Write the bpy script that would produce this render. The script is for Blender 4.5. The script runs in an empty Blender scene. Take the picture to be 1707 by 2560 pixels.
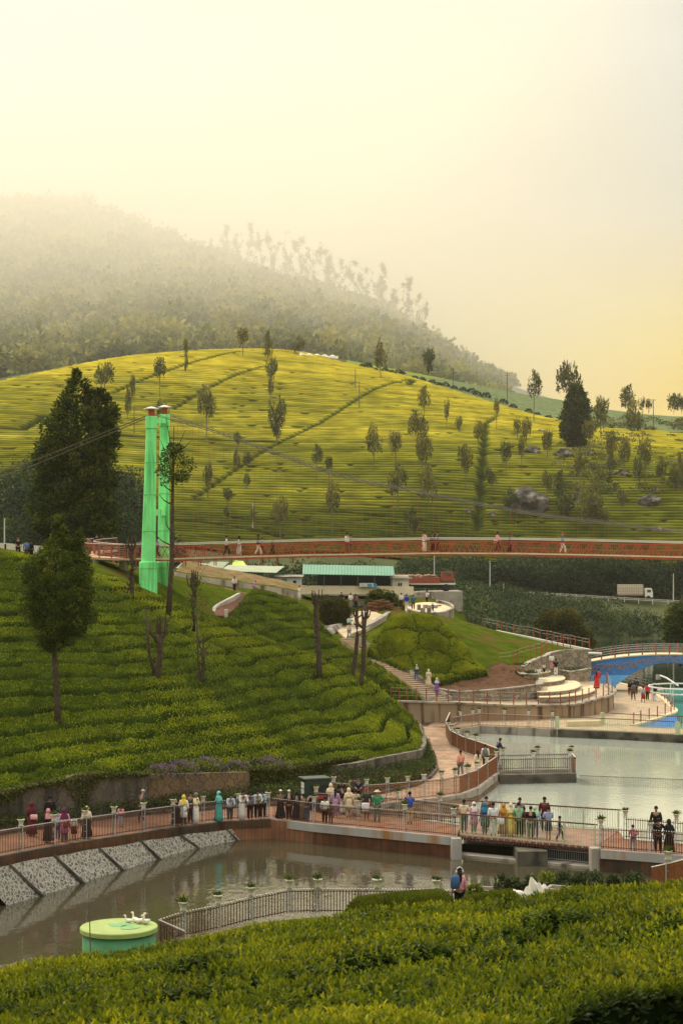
import bpy, bmesh, math, random
import numpy as np
from mathutils import Vector, Matrix
random.seed(7); RNG = np.random.default_rng(11)
SC = bpy.context.scene
COL = SC.collection
R = math.radians
# ---------------------------------------------------------------- camera, sky, sun, exposure
F = 4300.0; HOR = 1400.0; CX = 853.5; CZ = 14.2
cam_d = bpy.data.cameras.new('camera'); cam = bpy.data.objects.new('camera', cam_d); COL.objects.link(cam)
cam.location = (0, 0, CZ); cam.rotation_euler = (R(90), 0, 0)
cam_d.sensor_fit = 'VERTICAL'; cam_d.sensor_height = 36; cam_d.sensor_width = 24
cam_d.lens = F / 2560 * 36; cam_d.shift_y = 120 / 2560
cam_d.clip_start = 0.5; cam_d.clip_end = 20000
cam_d.dof.use_dof = True; cam_d.dof.focus_distance = 110; cam_d.dof.aperture_fstop = 6.3
SC.camera = cam
SC.view_settings.view_transform = 'Standard'; SC.view_settings.look = 'None'
SC.view_settings.exposure = 0.52; SC.view_settings.gamma = 1.0
SC.cycles.volume_bounces = 3; SC.cycles.max_bounces = 6; SC.cycles.transparent_max_bounces = 8
SC.cycles.use_denoising = True
SUN_EL, SUN_AZ = 48, -40          # the sun stands behind thin cloud, ahead of the camera and to the left
w = bpy.data.worlds.new('World'); SC.world = w; w.use_nodes = True
wn = w.node_tree.nodes; wl = w.node_tree.links
bg = wn['Background']
sky = wn.new('ShaderNodeTexSky'); sky.sky_type = 'NISHITA'; sky.sun_disc = False
sky.sun_elevation = R(SUN_EL); sky.sun_rotation = R(SUN_AZ); sky.dust_density = 4
tc = wn.new('ShaderNodeTexCoord'); sep = wn.new('ShaderNodeSeparateXYZ'); wl.new(tc.outputs['Generated'], sep.inputs[0])
rp = wn.new('ShaderNodeValToRGB'); wl.new(sep.outputs['Z'], rp.inputs[0])
cr = rp.color_ramp; stops_ = []
def set_ramp(cr, stops):
    cr.elements[0].position = stops[0][0]; cr.elements[1].position = stops[-1][0]
    cr.elements[0].color = (*stops[0][1], 1); cr.elements[1].color = (*stops[-1][1], 1)
    for p_, c_ in stops[1:-1]: cr.elements.new(p_).color = (*c_, 1)
for pos, c in ((0.0, (.80, .47, .06)), (.06, (.79, .51, .085)), (.12, (.73, .57, .21)), (.2, (.66, .60, .47)), (.28, (.68, .65, .55)), (.34, (.69, .66, .56)), (.6, (.75, .73, .69)), (1, (.79, .77, .73))):
    stops_.append((pos, c))
set_ramp(cr, stops_)
nz = wn.new('ShaderNodeTexNoise'); nz.inputs['Scale'].default_value = 3.0; nz.inputs['Detail'].default_value = 3
mpn = wn.new('ShaderNodeMapping'); mpn.inputs['Scale'].default_value = (1, 1, 3.5)
wl.new(tc.outputs['Generated'], mpn.inputs[0]); wl.new(mpn.outputs[0], nz.inputs['Vector'])
mr = wn.new('ShaderNodeMapRange'); mr.inputs[1].default_value = .3; mr.inputs[2].default_value = .7; mr.inputs[3].default_value = .9; mr.inputs[4].default_value = 1.06
wl.new(nz.outputs[0], mr.inputs[0])
mul = wn.new('ShaderNodeMix'); mul.data_type = 'RGBA'; mul.blend_type = 'MULTIPLY'; mul.inputs[0].default_value = 1
wl.new(rp.outputs[0], mul.inputs[6]); wl.new(mr.outputs[0], mul.inputs[7])
# thin overcast over a physical sky: the cloud layer lets a little of the blue sky light through
sc_ = wn.new('ShaderNodeMix'); sc_.data_type = 'RGBA'; sc_.blend_type = 'MULTIPLY'; sc_.inputs[0].default_value = 1
sc_.inputs[7].default_value = (.1, .1, .1, 1); wl.new(sky.outputs[0], sc_.inputs[6])
mx = wn.new('ShaderNodeMix'); mx.data_type = 'RGBA'; mx.inputs[0].default_value = .93
wl.new(sc_.outputs[2], mx.inputs[6]); wl.new(mul.outputs[2], mx.inputs[7])
wl.new(mx.outputs[2], bg.inputs[0]); zb = wn.new('ShaderNodeMapRange'); zb.interpolation_type = 'SMOOTHSTEP'; zb.inputs[1].default_value = .33; zb.inputs[2].default_value = .85; zb.inputs[3].default_value = .93; zb.inputs[4].default_value = 2.0
wl.new(sep.outputs['Z'], zb.inputs[0]); wl.new(zb.outputs[0], bg.inputs[1])        # overcast sky: the zenith is brighter than the horizon
sun_d = bpy.data.lights.new('sun', 'SUN'); sun_d.energy = 2.0; sun_d.angle = R(14); sun_d.color = (1, .86, .6)
sun = bpy.data.objects.new('sun', sun_d); COL.objects.link(sun)
# direction towards the sun
az = R(SUN_AZ); el = R(SUN_EL)
sd = Vector((math.sin(az) * math.cos(el), math.cos(az) * math.cos(el), math.sin(el)))
sun.rotation_euler = sd.to_track_quat('Z', 'Y').to_euler()

# ---------------------------------------------------------------- helpers
def P(px, py, D):
    return Vector(((px - CX) / F * D, D, CZ - (py - HOR) / F * D))
def G(px, py, z=0.0):                       # where the ray of a photo pixel meets height z
    D = (CZ - z) * F / (py - HOR)
    return P(px, py, D)
# frames of enlarged photo regions: (x0, y0, scale)
FR = dict(a=(0, 480, .5485), b=(850, 600, .5466), c=(0, 900, .38265), d=(1100, 1000, .3871), e=(0, 1280, .38265), g=(500, 1280, .38265),
          h=(1050, 1280, .4190), i=(900, 1640, .5147), j=(0, 1900, .4464), k=(620, 1880, .3380), l=(1100, 1880, .3871), m=(0, 2150, 1.0887), q=(1380, 1600, .20855), r=(740, 1380, .28061), s=(180, 1330, .28061), t=(860, 1540, .35714), u=(900, 2150, .5147), v=(300, 900, .5102), f=(0, 0, 1.0887), p=(0, 0, 1))
def Z(fr, x, y):
    a = FR[fr]; return (a[0] + x * a[2], a[1] + y * a[2])
def GZ(fr, x, y, z=0.0): return G(*Z(fr, x, y), z)
def PZ(fr, x, y, D): return P(*Z(fr, x, y), D)

def link(o, parent=None):
    COL.objects.link(o)
    if parent is not None: o.parent = parent
    return o
def obj(name, me, parent=None, mat=None):
    o = bpy.data.objects.new(name, me)
    if mat is not None and len(me.materials) == 0: me.materials.append(mat)
    return link(o, parent)
def empty(name, loc=(0, 0, 0), rz=0.0, s=1.0):
    o = bpy.data.objects.new(name, None); o.location = loc; o.rotation_euler = (0, 0, rz); o.scale = (s, s, s); o.empty_display_size = .3
    return link(o)
def tag(o, label=None, cat=None, group=None, kind=None):
    if label: o['label'] = label
    if cat: o['category'] = cat
    if group: o['group'] = group
    if kind: o['kind'] = kind
    return o
def mesh_np(name, V, Q=None, T=None, mat=None, attrs=None, smooth=False):
    me = bpy.data.meshes.new(name)
    V = np.asarray(V, np.float32); nq = 0 if Q is None else len(Q); nt = 0 if T is None else len(T)
    me.vertices.add(len(V)); me.vertices.foreach_set('co', V.ravel())
    idx = []; 
    if nq: idx.append(np.asarray(Q, np.int32).ravel())
    if nt: idx.append(np.asarray(T, np.int32).ravel())
    idx = np.concatenate(idx)
    me.loops.add(len(idx)); me.loops.foreach_set('vertex_index', idx)
    me.polygons.add(nq + nt)
    st = np.concatenate([np.arange(nq) * 4, nq * 4 + np.arange(nt) * 3]).astype(np.int32)
    me.polygons.foreach_set('loop_start', st)
    try: me.polygons.foreach_set('loop_total', np.concatenate([np.full(nq, 4), np.full(nt, 3)]).astype(np.int32))
    except Exception: pass
    if smooth: me.polygons.foreach_set('use_smooth', np.ones(nq + nt, bool))
    if attrs:
        for k, v in attrs.items():
            a = me.attributes.new(k, 'FLOAT', 'POINT'); a.data.foreach_set('value', np.asarray(v, np.float32))
    if mat: me.materials.append(mat)
    me.update(calc_edges=True); me.validate()
    return me
def vnoise(x, y, seed=0):
    x = np.asarray(x, float); y = np.asarray(y, float)
    xi = np.floor(x).astype(np.int64); yi = np.floor(y).astype(np.int64); fx = x - xi; fy = y - yi
    def h(a, b):
        n = (a * 374761393 + b * 668265263 + seed * 974711) & 0x7fffffff
        n = ((n ^ (n >> 13)) * 1274126177) & 0x7fffffff
        return ((n ^ (n >> 16)) & 0xffff) / 65535.0
    u = fx * fx * (3 - 2 * fx); v = fy * fy * (3 - 2 * fy)
    return (h(xi, yi) * (1 - u) + h(xi + 1, yi) * u) * (1 - v) + (h(xi, yi + 1) * (1 - u) + h(xi + 1, yi + 1) * u) * v
def fnoise(x, y, seed=0, oct=3):
    s = 0; a = .5; t = 0
    for k in range(oct):
        s = s + a * vnoise(x * 2 ** k, y * 2 ** k, seed + k * 17); t += a; a *= .5
    return s / t
class TPS:
    def __init__(s, pts, lam=.0):
        p = np.array([tuple(q) for q in pts], float); s.c = p[:, :2]; n = len(p); s.sc = 50.0
        K = s.U(s.c, s.c) + lam * np.eye(n); A = np.c_[np.ones(n), s.c / s.sc]
        M = np.block([[K, A], [A.T, np.zeros((3, 3))]])
        s.w = np.linalg.solve(M, np.r_[p[:, 2], 0, 0, 0])
    def U(s, a, b):
        d2 = ((a[:, None, :] - b[None, :, :]) ** 2).sum(-1) / s.sc ** 2
        return np.where(d2 > 0, d2 * np.log(d2 + 1e-12), 0)
    def __call__(s, x, y):
        sh = np.shape(x); q = np.c_[np.ravel(x), np.ravel(y)].astype(float); out = np.empty(len(q))
        for i in range(0, len(q), 40000):
            b = q[i:i + 40000]
            out[i:i + 40000] = s.U(b, s.c) @ s.w[:-3] + np.c_[np.ones(len(b)), b / s.sc] @ s.w[-3:]
        return out.reshape(sh)
def inpoly(x, y, poly):
    x = np.asarray(x); y = np.asarray(y); r = np.zeros(x.shape, bool); n = len(poly)
    for i in range(n):
        x0, y0 = poly[i][0], poly[i][1]; x1, y1 = poly[i - 1][0], poly[i - 1][1]
        if y0 == y1: continue
        c = ((y0 > y) != (y1 > y)) & (x < (x1 - x0) * (y - y0) / (y1 - y0) + x0)
        r ^= c
    return r
def dist_line(x, y, line):
    d = np.full(np.shape(x), 1e9)
    for a, b in zip(line[:-1], line[1:]):
        ax, ay, bx, by = a[0], a[1], b[0], b[1]; L = (bx - ax) ** 2 + (by - ay) ** 2 + 1e-9
        t = np.clip(((x - ax) * (bx - ax) + (y - ay) * (by - ay)) / L, 0, 1)
        d = np.minimum(d, np.hypot(x - ax - t * (bx - ax), y - ay - t * (by - ay)))
    return d
def grid_faces(nu, nv, keep=None):
    i, j = np.meshgrid(np.arange(nu - 1), np.arange(nv - 1), indexing='ij')
    a = (i * nv + j); q = np.stack([a, a + nv, a + nv + 1, a + 1], -1)
    if keep is not None:
        k = keep[:-1, :-1] & keep[1:, :-1] & keep[:-1, 1:] & keep[1:, 1:]; q = q[k]
    return q.reshape(-1, 4)

# ---------------------------------------------------------------- materials
MATS = {}
def nodes_of(m): return m.node_tree.nodes, m.node_tree.links
def mat(name, col, rough=.8, spec=.3, var=.18, scale=3.0, bump=0.0, metal=0.0, bscale=None, wear=None, vscale=None, stretch=(1, 1, 1)):
    """matte procedural material: colour broken up by noise, optional second colour as stains, optional bump"""
    if name in MATS: return MATS[name]
    m = bpy.data.materials.new(name); m.use_nodes = True; n, l = nodes_of(m); b = n['Principled BSDF']
    b.inputs['Roughness'].default_value = rough; b.inputs['Specular IOR Level'].default_value = spec; b.inputs['Metallic'].default_value = metal
    tcn = n.new('ShaderNodeTexCoord'); mp = n.new('ShaderNodeMapping'); mp.inputs['Scale'].default_value = stretch
    l.new(tcn.outputs['Object'], mp.inputs[0])
    t = n.new('ShaderNodeTexNoise'); t.inputs['Scale'].default_value = scale; t.inputs['Detail'].default_value = 5
    l.new(mp.outputs[0], t.inputs['Vector'])
    r = n.new('ShaderNodeValToRGB'); l.new(t.outputs[0], r.inputs[0])
    c = np.array(col)
    r.color_ramp.elements[0].position = .3; r.color_ramp.elements[1].position = .72
    r.color_ramp.elements[0].color = (*np.clip(c * (1 - var), 0, 1), 1); r.color_ramp.elements[1].color = (*np.clip(c * (1 + var), 0, 1), 1)
    out = r.outputs[0]
    if wear:
        t2 = n.new('ShaderNodeTexNoise'); t2.inputs['Scale'].default_value = wear[1]; t2.inputs['Detail'].default_value = 6
        mp2 = n.new('ShaderNodeMapping'); mp2.inputs['Scale'].default_value = wear[3] if len(wear) > 3 else (1, 1, 1)
        l.new(tcn.outputs['Object'], mp2.inputs[0]); l.new(mp2.outputs[0], t2.inputs['Vector'])
        r2 = n.new('ShaderNodeValToRGB'); l.new(t2.outputs[0], r2.inputs[0])
        r2.color_ramp.elements[0].position = wear[2]; r2.color_ramp.elements[1].position = min(1, wear[2] + .15)
        mxn = n.new('ShaderNodeMix'); mxn.data_type = 'RGBA'; l.new(r2.outputs[0], mxn.inputs[0])
        l.new(out, mxn.inputs[6]); mxn.inputs[7].default_value = (*wear[0], 1); out = mxn.outputs[2]
    l.new(out, b.inputs['Base Color'])
    if bump:
        t3 = n.new('ShaderNodeTexNoise'); t3.inputs['Scale'].default_value = bscale or scale * 4; t3.inputs['Detail'].default_value = 6
        l.new(mp.outputs[0], t3.inputs['Vector'])
        bp = n.new('ShaderNodeBump'); bp.inputs['Strength'].default_value = bump; bp.inputs['Distance'].default_value = .05
        l.new(t3.outputs[0], bp.inputs['Height']); l.new(bp.outputs[0], b.inputs['Normal'])
    MATS[name] = m; return m
def leafmat(name, stops, rough=.55, spec=.08, trans=.25, nscale=.4, nvar=.35):
    """foliage: colour ramp over the per-leaf attribute 'rnd', broken by large noise; part of the light passes through"""
    if name in MATS: return MATS[name]
    m = bpy.data.materials.new(name); m.use_nodes = True; n, l = nodes_of(m); b = n['Principled BSDF']
    at = n.new('ShaderNodeAttribute'); at.attribute_name = 'rnd'
    r = n.new('ShaderNodeValToRGB'); cr = r.color_ramp
    set_ramp(cr, stops)
    l.new(at.outputs['Fac'], r.inputs[0])
    tcn = n.new('ShaderNodeTexCoord'); t = n.new('ShaderNodeTexNoise'); t.inputs['Scale'].default_value = nscale; t.inputs['Detail'].default_value = 4
    l.new(tcn.outputs['Object'], t.inputs['Vector'])
    mrn = n.new('ShaderNodeMapRange'); mrn.inputs[1].default_value = .3; mrn.inputs[2].default_value = .7; mrn.inputs[3].default_value = 1 - nvar; mrn.inputs[4].default_value = 1 + nvar
    l.new(t.outputs[0], mrn.inputs[0])
    mm = n.new('ShaderNodeMix'); mm.data_type = 'RGBA'; mm.blend_type = 'MULTIPLY'; mm.inputs[0].default_value = 1
    l.new(r.outputs[0], mm.inputs[6]); l.new(mrn.outputs[0], mm.inputs[7])
    l.new(mm.outputs[2], b.inputs['Base Color']); b.inputs['Roughness'].default_value = rough; b.inputs['Specular IOR Level'].default_value = spec * .4
    if trans:
        tr = n.new('ShaderNodeBsdfTranslucent'); l.new(mm.outputs[2], tr.inputs[0])
        ms = n.new('ShaderNodeMixShader'); ms.inputs[0].default_value = trans
        l.new(b.outputs[0], ms.inputs[1]); l.new(tr.outputs[0], ms.inputs[2]); l.new(ms.outputs[0], n['Material Output'].inputs[0])
    MATS[name] = m; return m

# ---------------------------------------------------------------- foliage builders (numpy)
def leaf_cloud(C, N, L, W, rng, droop=.0, spread=.8):
    """one two-quad folded leaf per centre: C centres (n,3), N outward directions, L lengths, W widths -> verts, quads"""
    n = len(C)
    d = N + rng.normal(0, spread, (n, 3)); d[:, 2] -= droop; d /= np.linalg.norm(d, axis=1, keepdims=True) + 1e-9
    r = rng.normal(0, 1, (n, 3)); s = np.cross(d, r); s /= np.linalg.norm(s, axis=1, keepdims=True) + 1e-9
    u = np.cross(s, d)
    L = np.broadcast_to(np.asarray(L, float), (n,))[:, None]; W = np.broadcast_to(np.asarray(W, float), (n,))[:, None]
    v0 = C; v1 = C + d * L * .45 + s * W * .5 + u * W * .18; v2 = C + d * L; v3 = C + d * L * .45 - s * W * .5 + u * W * .18
    V = np.stack([v0, v1, v2, v3], 1).reshape(-1, 3); Q = np.arange(n * 4).reshape(n, 4)
    return V, Q
def bm_obj(name, bm, m, parent=None, smooth=False):
    me = bpy.data.meshes.new(name); bmesh.ops.recalc_face_normals(bm, faces=bm.faces[:])
    bm.to_mesh(me); bm.free()
    if smooth: me.polygons.foreach_set('use_smooth', np.ones(len(me.polygons), bool))
    me.materials.append(m)
    return obj(name, me, parent)
def b_box(bm, c, s, rz=0.0, mtx=None, bev=0.0):
    """box with centre c and full size s, turned rz about z"""
    M = Matrix.Translation(c) @ Matrix.Rotation(rz, 4, 'Z') @ Matrix.Diagonal((*s, 1))
    if mtx is not None: M = mtx @ M
    r = bmesh.ops.create_cube(bm, size=1, matrix=M)
    if bev:
        ed = list({e for v in r['verts'] for e in v.link_edges})
        bmesh.ops.bevel(bm, geom=ed, offset=bev, segments=1, affect='EDGES')
def b_tube(bm, pts, r, n=6, cap=True):
    """tube along pts; r is one radius or one per point"""
    pts = [Vector(p) for p in pts]; rs = r if isinstance(r, (list, tuple)) else [r] * len(pts); rings = []
    for i, p in enumerate(pts):
        t = (pts[min(i + 1, len(pts) - 1)] - pts[max(i - 1, 0)]).normalized()
        a = t.cross(Vector((0, 0, 1))); a = a.normalized() if a.length > 1e-3 else Vector((1, 0, 0)); b = t.cross(a).normalized()
        rings.append([bm.verts.new(p + (a * math.cos(2 * math.pi * k / n) + b * math.sin(2 * math.pi * k / n)) * rs[i]) for k in range(n)])
    for u, v in zip(rings[:-1], rings[1:]):
        for k in range(n): bm.faces.new((u[k], u[(k + 1) % n], v[(k + 1) % n], v[k]))
    if cap:
        bm.faces.new(rings[0][::-1]); bm.faces.new(rings[-1])
def b_beam(bm, a, b, w, h):
    """rectangular bar from a to b, w wide (horizontally) and h high"""
    a = Vector(a); b = Vector(b); t = (b - a).normalized(); s = t.cross(Vector((0, 0, 1)))
    s = s.normalized() if s.length > 1e-3 else Vector((1, 0, 0)); u = s.cross(t).normalized()
    q = [[bm.verts.new(p + s * sx * w / 2 + u * sy * h / 2) for sx, sy in ((-1, -1), (1, -1), (1, 1), (-1, 1))] for p in (a, b)]
    for k in range(4): bm.faces.new((q[0][k], q[0][(k + 1) % 4], q[1][(k + 1) % 4], q[1][k]))
    bm.faces.new(q[0][::-1]); bm.faces.new(q[1])
def b_lathe(bm, prof, n=12, c=(0, 0, 0), sx=1, sy=1):
    rings = [[bm.verts.new((c[0] + sx * r * math.cos(2 * math.pi * k / n), c[1] + sy * r * math.sin(2 * math.pi * k / n), c[2] + z)) for k in range(n)] for r, z in prof]
    for u, v in zip(rings[:-1], rings[1:]):
        for k in range(n): bm.faces.new((u[k], u[(k + 1) % n], v[(k + 1) % n], v[k]))
    if prof[0][0] > 1e-4: bm.faces.new(rings[0][::-1])
    if prof[-1][0] > 1e-4: bm.faces.new(rings[-1])
def slab(name, pts, th, m, kind='structure', parent=None):
    """paved slab: polygon of 3-D points, extruded down by th"""
    bm = bmesh.new(); vs = [bm.verts.new(p) for p in pts]; f = bm.faces.new(vs)
    r = bmesh.ops.extrude_face_region(bm, geom=[f])
    bmesh.ops.translate(bm, verts=[v for v in r['geom'] if isinstance(v, bmesh.types.BMVert)], vec=(0, 0, -th))
    bmesh.ops.triangulate(bm, faces=[q for q in bm.faces if len(q.verts) > 4])
    o = bm_obj(name, bm, m, parent)
    if kind: o['kind'] = kind
    return o
def densify(pts, step):
    pts = [Vector(p) for p in pts]; out = [pts[0]]
    for a, b in zip(pts[:-1], pts[1:]):
        n = max(1, round((b - a).length / step))
        out += [a.lerp(b, k / n) for k in range(1, n + 1)]
    return out
def smooth_line(pts, n=6):
    """Catmull-Rom through the points"""
    p = [Vector(q) for q in pts]; p = [p[0] * 2 - p[1]] + p + [p[-1] * 2 - p[-2]]; out = []
    for k in range(1, len(p) - 2):
        for t in range(n):
            t /= n; a, b, c, d = p[k - 1:k + 3]
            out.append(.5 * ((2 * b) + (c - a) * t + (2 * a - 5 * b + 4 * c - d) * t * t + (3 * b - a - 3 * c + d) * t ** 3))
    return out + [p[-2]]
def wall_strip(name, top, bot, th, m, parent=None, kind=None):
    """wall between a top and a bottom polyline (same count), th thick"""
    top = [Vector(p) for p in top]; bot = [Vector(p) for p in bot]; bm = bmesh.new(); rows = []
    for i, (a, b) in enumerate(zip(top, bot)):
        t = top[min(i + 1, len(top) - 1)] - top[max(i - 1, 0)]; s = Vector((-t.y, t.x, 0)).normalized() * th
        rows.append([bm.verts.new(v) for v in (b, a, a + s, b + s)])
    for u, v in zip(rows[:-1], rows[1:]):
        for k in range(4): bm.faces.new((u[k], u[(k + 1) % 4], v[(k + 1) % 4], v[k]))
    bm.faces.new(rows[0]); bm.faces.new(rows[-1][::-1])
    o = bm_obj(name, bm, m, parent)
    if kind: o['kind'] = kind
    return o
ORD = ['first', 'second', 'third', 'fourth', 'fifth', 'sixth', 'seventh', 'eighth', 'ninth', 'tenth', 'eleventh', 'twelfth', 'thirteenth', 'fourteenth', 'fifteenth', 'sixteenth',
       'seventeenth', 'eighteenth', 'nineteenth', 'twentieth', 'twenty-first', 'twenty-second', 'twenty-third', 'twenty-fourth', 'twenty-fifth', 'twenty-sixth']
# ================================================================ SETTING: ground, water, hills
M_lawn = mat('lawn_grass', (.055, .076, .006), .95, 0, .35, .8, .6, bscale=14, wear=((.095, .058, .020), .30, .53))
M_soil = mat('bare_soil', (.075, .045, .026), .95, .1, .35, 1.2, .7, bscale=9)
M_valley = mat('valley_ground', (.05, .06, .018), .95, .1, .4, .05, .4, bscale=1.5)
M_conc = mat('weathered_concrete', (.30, .27, .22), .85, .2, .25, .7, .25, bscale=12, wear=((.075, .06, .045), 1.1, .52, (1, 1, .28)))
M_concpale = mat('pale_concrete', (.50, .45, .36), .85, .2, .18, .9, .2, bscale=12, wear=((.2, .16, .11), .9, .6))
M_white = mat('white_paint', (.58, .55, .47), .6, .3, .08, 1.5, .1, wear=((.38, .33, .26), .8, .64))

def watermat(name, base, scale, strength, rough=.06):
    m = bpy.data.materials.new(name); m.use_nodes = True; n, l = nodes_of(m); b = n['Principled BSDF']
    b.inputs['Base Color'].default_value = (*base, 1); b.inputs['Roughness'].default_value = rough; b.inputs['IOR'].default_value = 1.8
    b.inputs['Specular IOR Level'].default_value = .5
    tcn = n.new('ShaderNodeTexCoord'); mp = n.new('ShaderNodeMapping'); mp.inputs['Scale'].default_value = (1, .55, 1)
    mp.inputs['Rotation'].default_value = (0, 0, .25)
    l.new(tcn.outputs['Object'], mp.inputs[0])
    t = n.new('ShaderNodeTexNoise'); t.inputs['Scale'].default_value = scale; t.inputs['Detail'].default_value = 2.5; l.new(mp.outputs[0], t.inputs['Vector'])
    t2 = n.new('ShaderNodeTexNoise'); t2.inputs['Scale'].default_value = scale * .12; t2.inputs['Detail'].default_value = 2; l.new(mp.outputs[0], t2.inputs['Vector'])
    mr2 = n.new('ShaderNodeMapRange'); mr2.inputs[1].default_value = .38; mr2.inputs[2].default_value = .62; mr2.inputs[3].default_value = .35; l.new(t2.outputs[0], mr2.inputs[0])
    mu = n.new('ShaderNodeMath'); mu.operation = 'MULTIPLY'; l.new(t.outputs[0], mu.inputs[0]); l.new(mr2.outputs[0], mu.inputs[1])
    bp = n.new('ShaderNodeBump'); bp.inputs['Strength'].default_value = strength; bp.inputs['Distance'].default_value = .05
    l.new(mu.outputs[0], bp.inputs['Height']); l.new(bp.outputs[0], b.inputs['Normal'])
    return m
M_pond = watermat('murky_pond_water', (.052, .045, .025), 3.2, .26)
M_pool = watermat('turquoise_pool_water', (.10, .36, .33), 2.0, .25, .1)
M_res = watermat('dark_reservoir_water', (.010, .022, .014), .6, .3)

# one big sheet under everything, out to the horizon
gb = bmesh.new()
for q in ((-9000, -200), (9000, -200), (9000, 14000), (-9000, 14000)): gb.verts.new((*q, -4.0))
gb.faces.new(gb.verts[:]); g_o = bm_obj('ground', gb, M_valley); g_o['kind'] = 'structure'

def sheet(name, pts, z, m):
    bm = bmesh.new(); f = bm.faces.new([bm.verts.new((p[0], p[1], z)) for p in pts]); bmesh.ops.triangulate(bm, faces=[f])
    o = bm_obj(name, bm, m); o['kind'] = 'structure'; return o
sheet('pond_water', [(-30, 55), (45, 55), (45, 82), (14, 86.5), (5.8, 90), (-4, 97), (-8, 97), (-30, 84)], -1.0, M_pond)
M_pond2 = watermat('green_pond_water', (.34, .37, .31), 4.0, .13)
sheet('basin_water', [(45, 82), (45, 142), (20, 149), (9.5, 150), (6, 140), (-3, 100), (-2, 96), (5.8, 90), (14, 86.5)], -.6, M_pond2)
sheet('pool_water', [(19, 146), (29, 143.5), (60, 141), (60, 205), (34, 205), (27, 190), (24, 180), (26, 168)], -1.0, M_pool)
sheet('reservoir_water', [(10, 205), (140, 205), (160, 340), (40, 340)], -1.5, M_res)

# ---------------------------------------------------------------- park terrain: tea spur, stairs valley, tea mound, lawn, canteen terrace
TEA = .75
def tp(px, py, D): v = P(px, py, D); return (v.x, v.y, v.z - TEA)
def gp(px, py, D): return tuple(P(px, py, D))
park_pts = [tp(*q) for q in (
    (-60, 1960, 84), (0, 1958, 86), (200, 1928, 91), (360, 1915, 97), (500, 1915, 101), (630, 1925, 104.5), (790, 1905, 111.5), (940, 1885, 114.5), (1030, 1868, 118), (1058, 1845, 128), (1040, 1805, 141), (990, 1755, 149),
    (-60, 1360, 127), (0, 1370, 128), (60, 1385, 129), (150, 1402, 131), (230, 1425, 134), (348, 1462, 136), (421, 1494, 137), (480, 1520, 139), (536, 1535, 141), (580, 1555, 141),
    (500, 1578, 133), (650, 1612, 136), (760, 1642, 138), (860, 1678, 140), (930, 1695, 142), (980, 1745, 146),
    (145, 1798, 98), (400, 1700, 107), (300, 1600, 115), (600, 1750, 114), (800, 1800, 119), (950, 1800, 128), (700, 1685, 126), (450, 1580, 125), (100, 1650, 108), (100, 1500, 119), (-40, 1640, 108),
    (672, 1598, 147), (737, 1615, 150), (867, 1617, 156), (997, 1684, 158), (1055, 1729, 155.5), (930, 1670, 151), (664, 1481, 166), (752, 1498, 168), (620, 1545, 154), (700, 1540, 160), (800, 1560, 163),
    (1017, 1534, 173), (1110, 1565, 172), (1190, 1640, 167), (1224, 1678, 165.5), (1104, 1700, 161), (1000, 1640, 166), (940, 1570, 171), (938, 1612, 168.5))]
def gq(px, py, D, dz): v = P(px, py, D); return (v.x, v.y, v.z + dz)
SA = P(1103, 1754, 154.6); SB_ = P(866, 1596, 174.5)
park_pts += [tuple(SA.lerp(SB_, t) + Vector((dx, 0, -.65))) for t in (.12, .35, .6, .85) for dx in (-.5, .6)]
park_pts += [gq(*q, -.3) for q in ((838, 1574, 181), (863, 1560, 185), (875, 1537, 190), (897, 1529, 195), (920, 1526, 199), (981, 1526, 199), (964, 1546, 188), (920, 1571, 181.5), (886, 1582, 178), (863, 1596, 175))]
park_pts += [gq(*q, -.12) for q in ((532, 1541, 147.5), (560, 1541, 148), (612, 1508, 160), (600, 1484, 163), (650, 1500, 178), (565, 1505, 155))]
park_pts += [gp(*q) for q in (
    (1135, 1700, 162.5), (1180, 1720, 161), (1300, 1690, 164.5), (1239, 1577, 190), (1415, 1624, 181), (1272, 1661, 168.5), (1063, 1541, 186), (1301, 1636, 174.5), (1160, 1580, 179), (1477, 1630, 180), (1340, 1600, 186), (1130, 1545, 196),
    (450, 1465, 150), (400, 1440, 148), (300, 1415, 145), (500, 1500, 146), (540, 1478, 165), (590, 1482, 190), (480, 1447, 191), (640, 1492, 186), (660, 1476, 192), (749, 1500, 196),
    (800, 1560, 182), (980, 1522, 196), (1050, 1530, 196), (870, 1527, 200), (780, 1510, 200), (1000, 1500, 212), (800, 1500, 214), (740, 1470, 214), (1150, 1500, 225), (1060, 1500, 225),
    (50, 1395, 150), (-60, 1390, 150), (150, 1400, 160), (300, 1415, 170), (-60, 1405, 220), (200, 1420, 220), (500, 1440, 230), (700, 1460, 235),
    (1200, 1640, 225), (1300, 1665, 215), (1480, 1700, 205), (1600, 1720, 215))]
PARK = TPS(park_pts, lam=.004)
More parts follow.
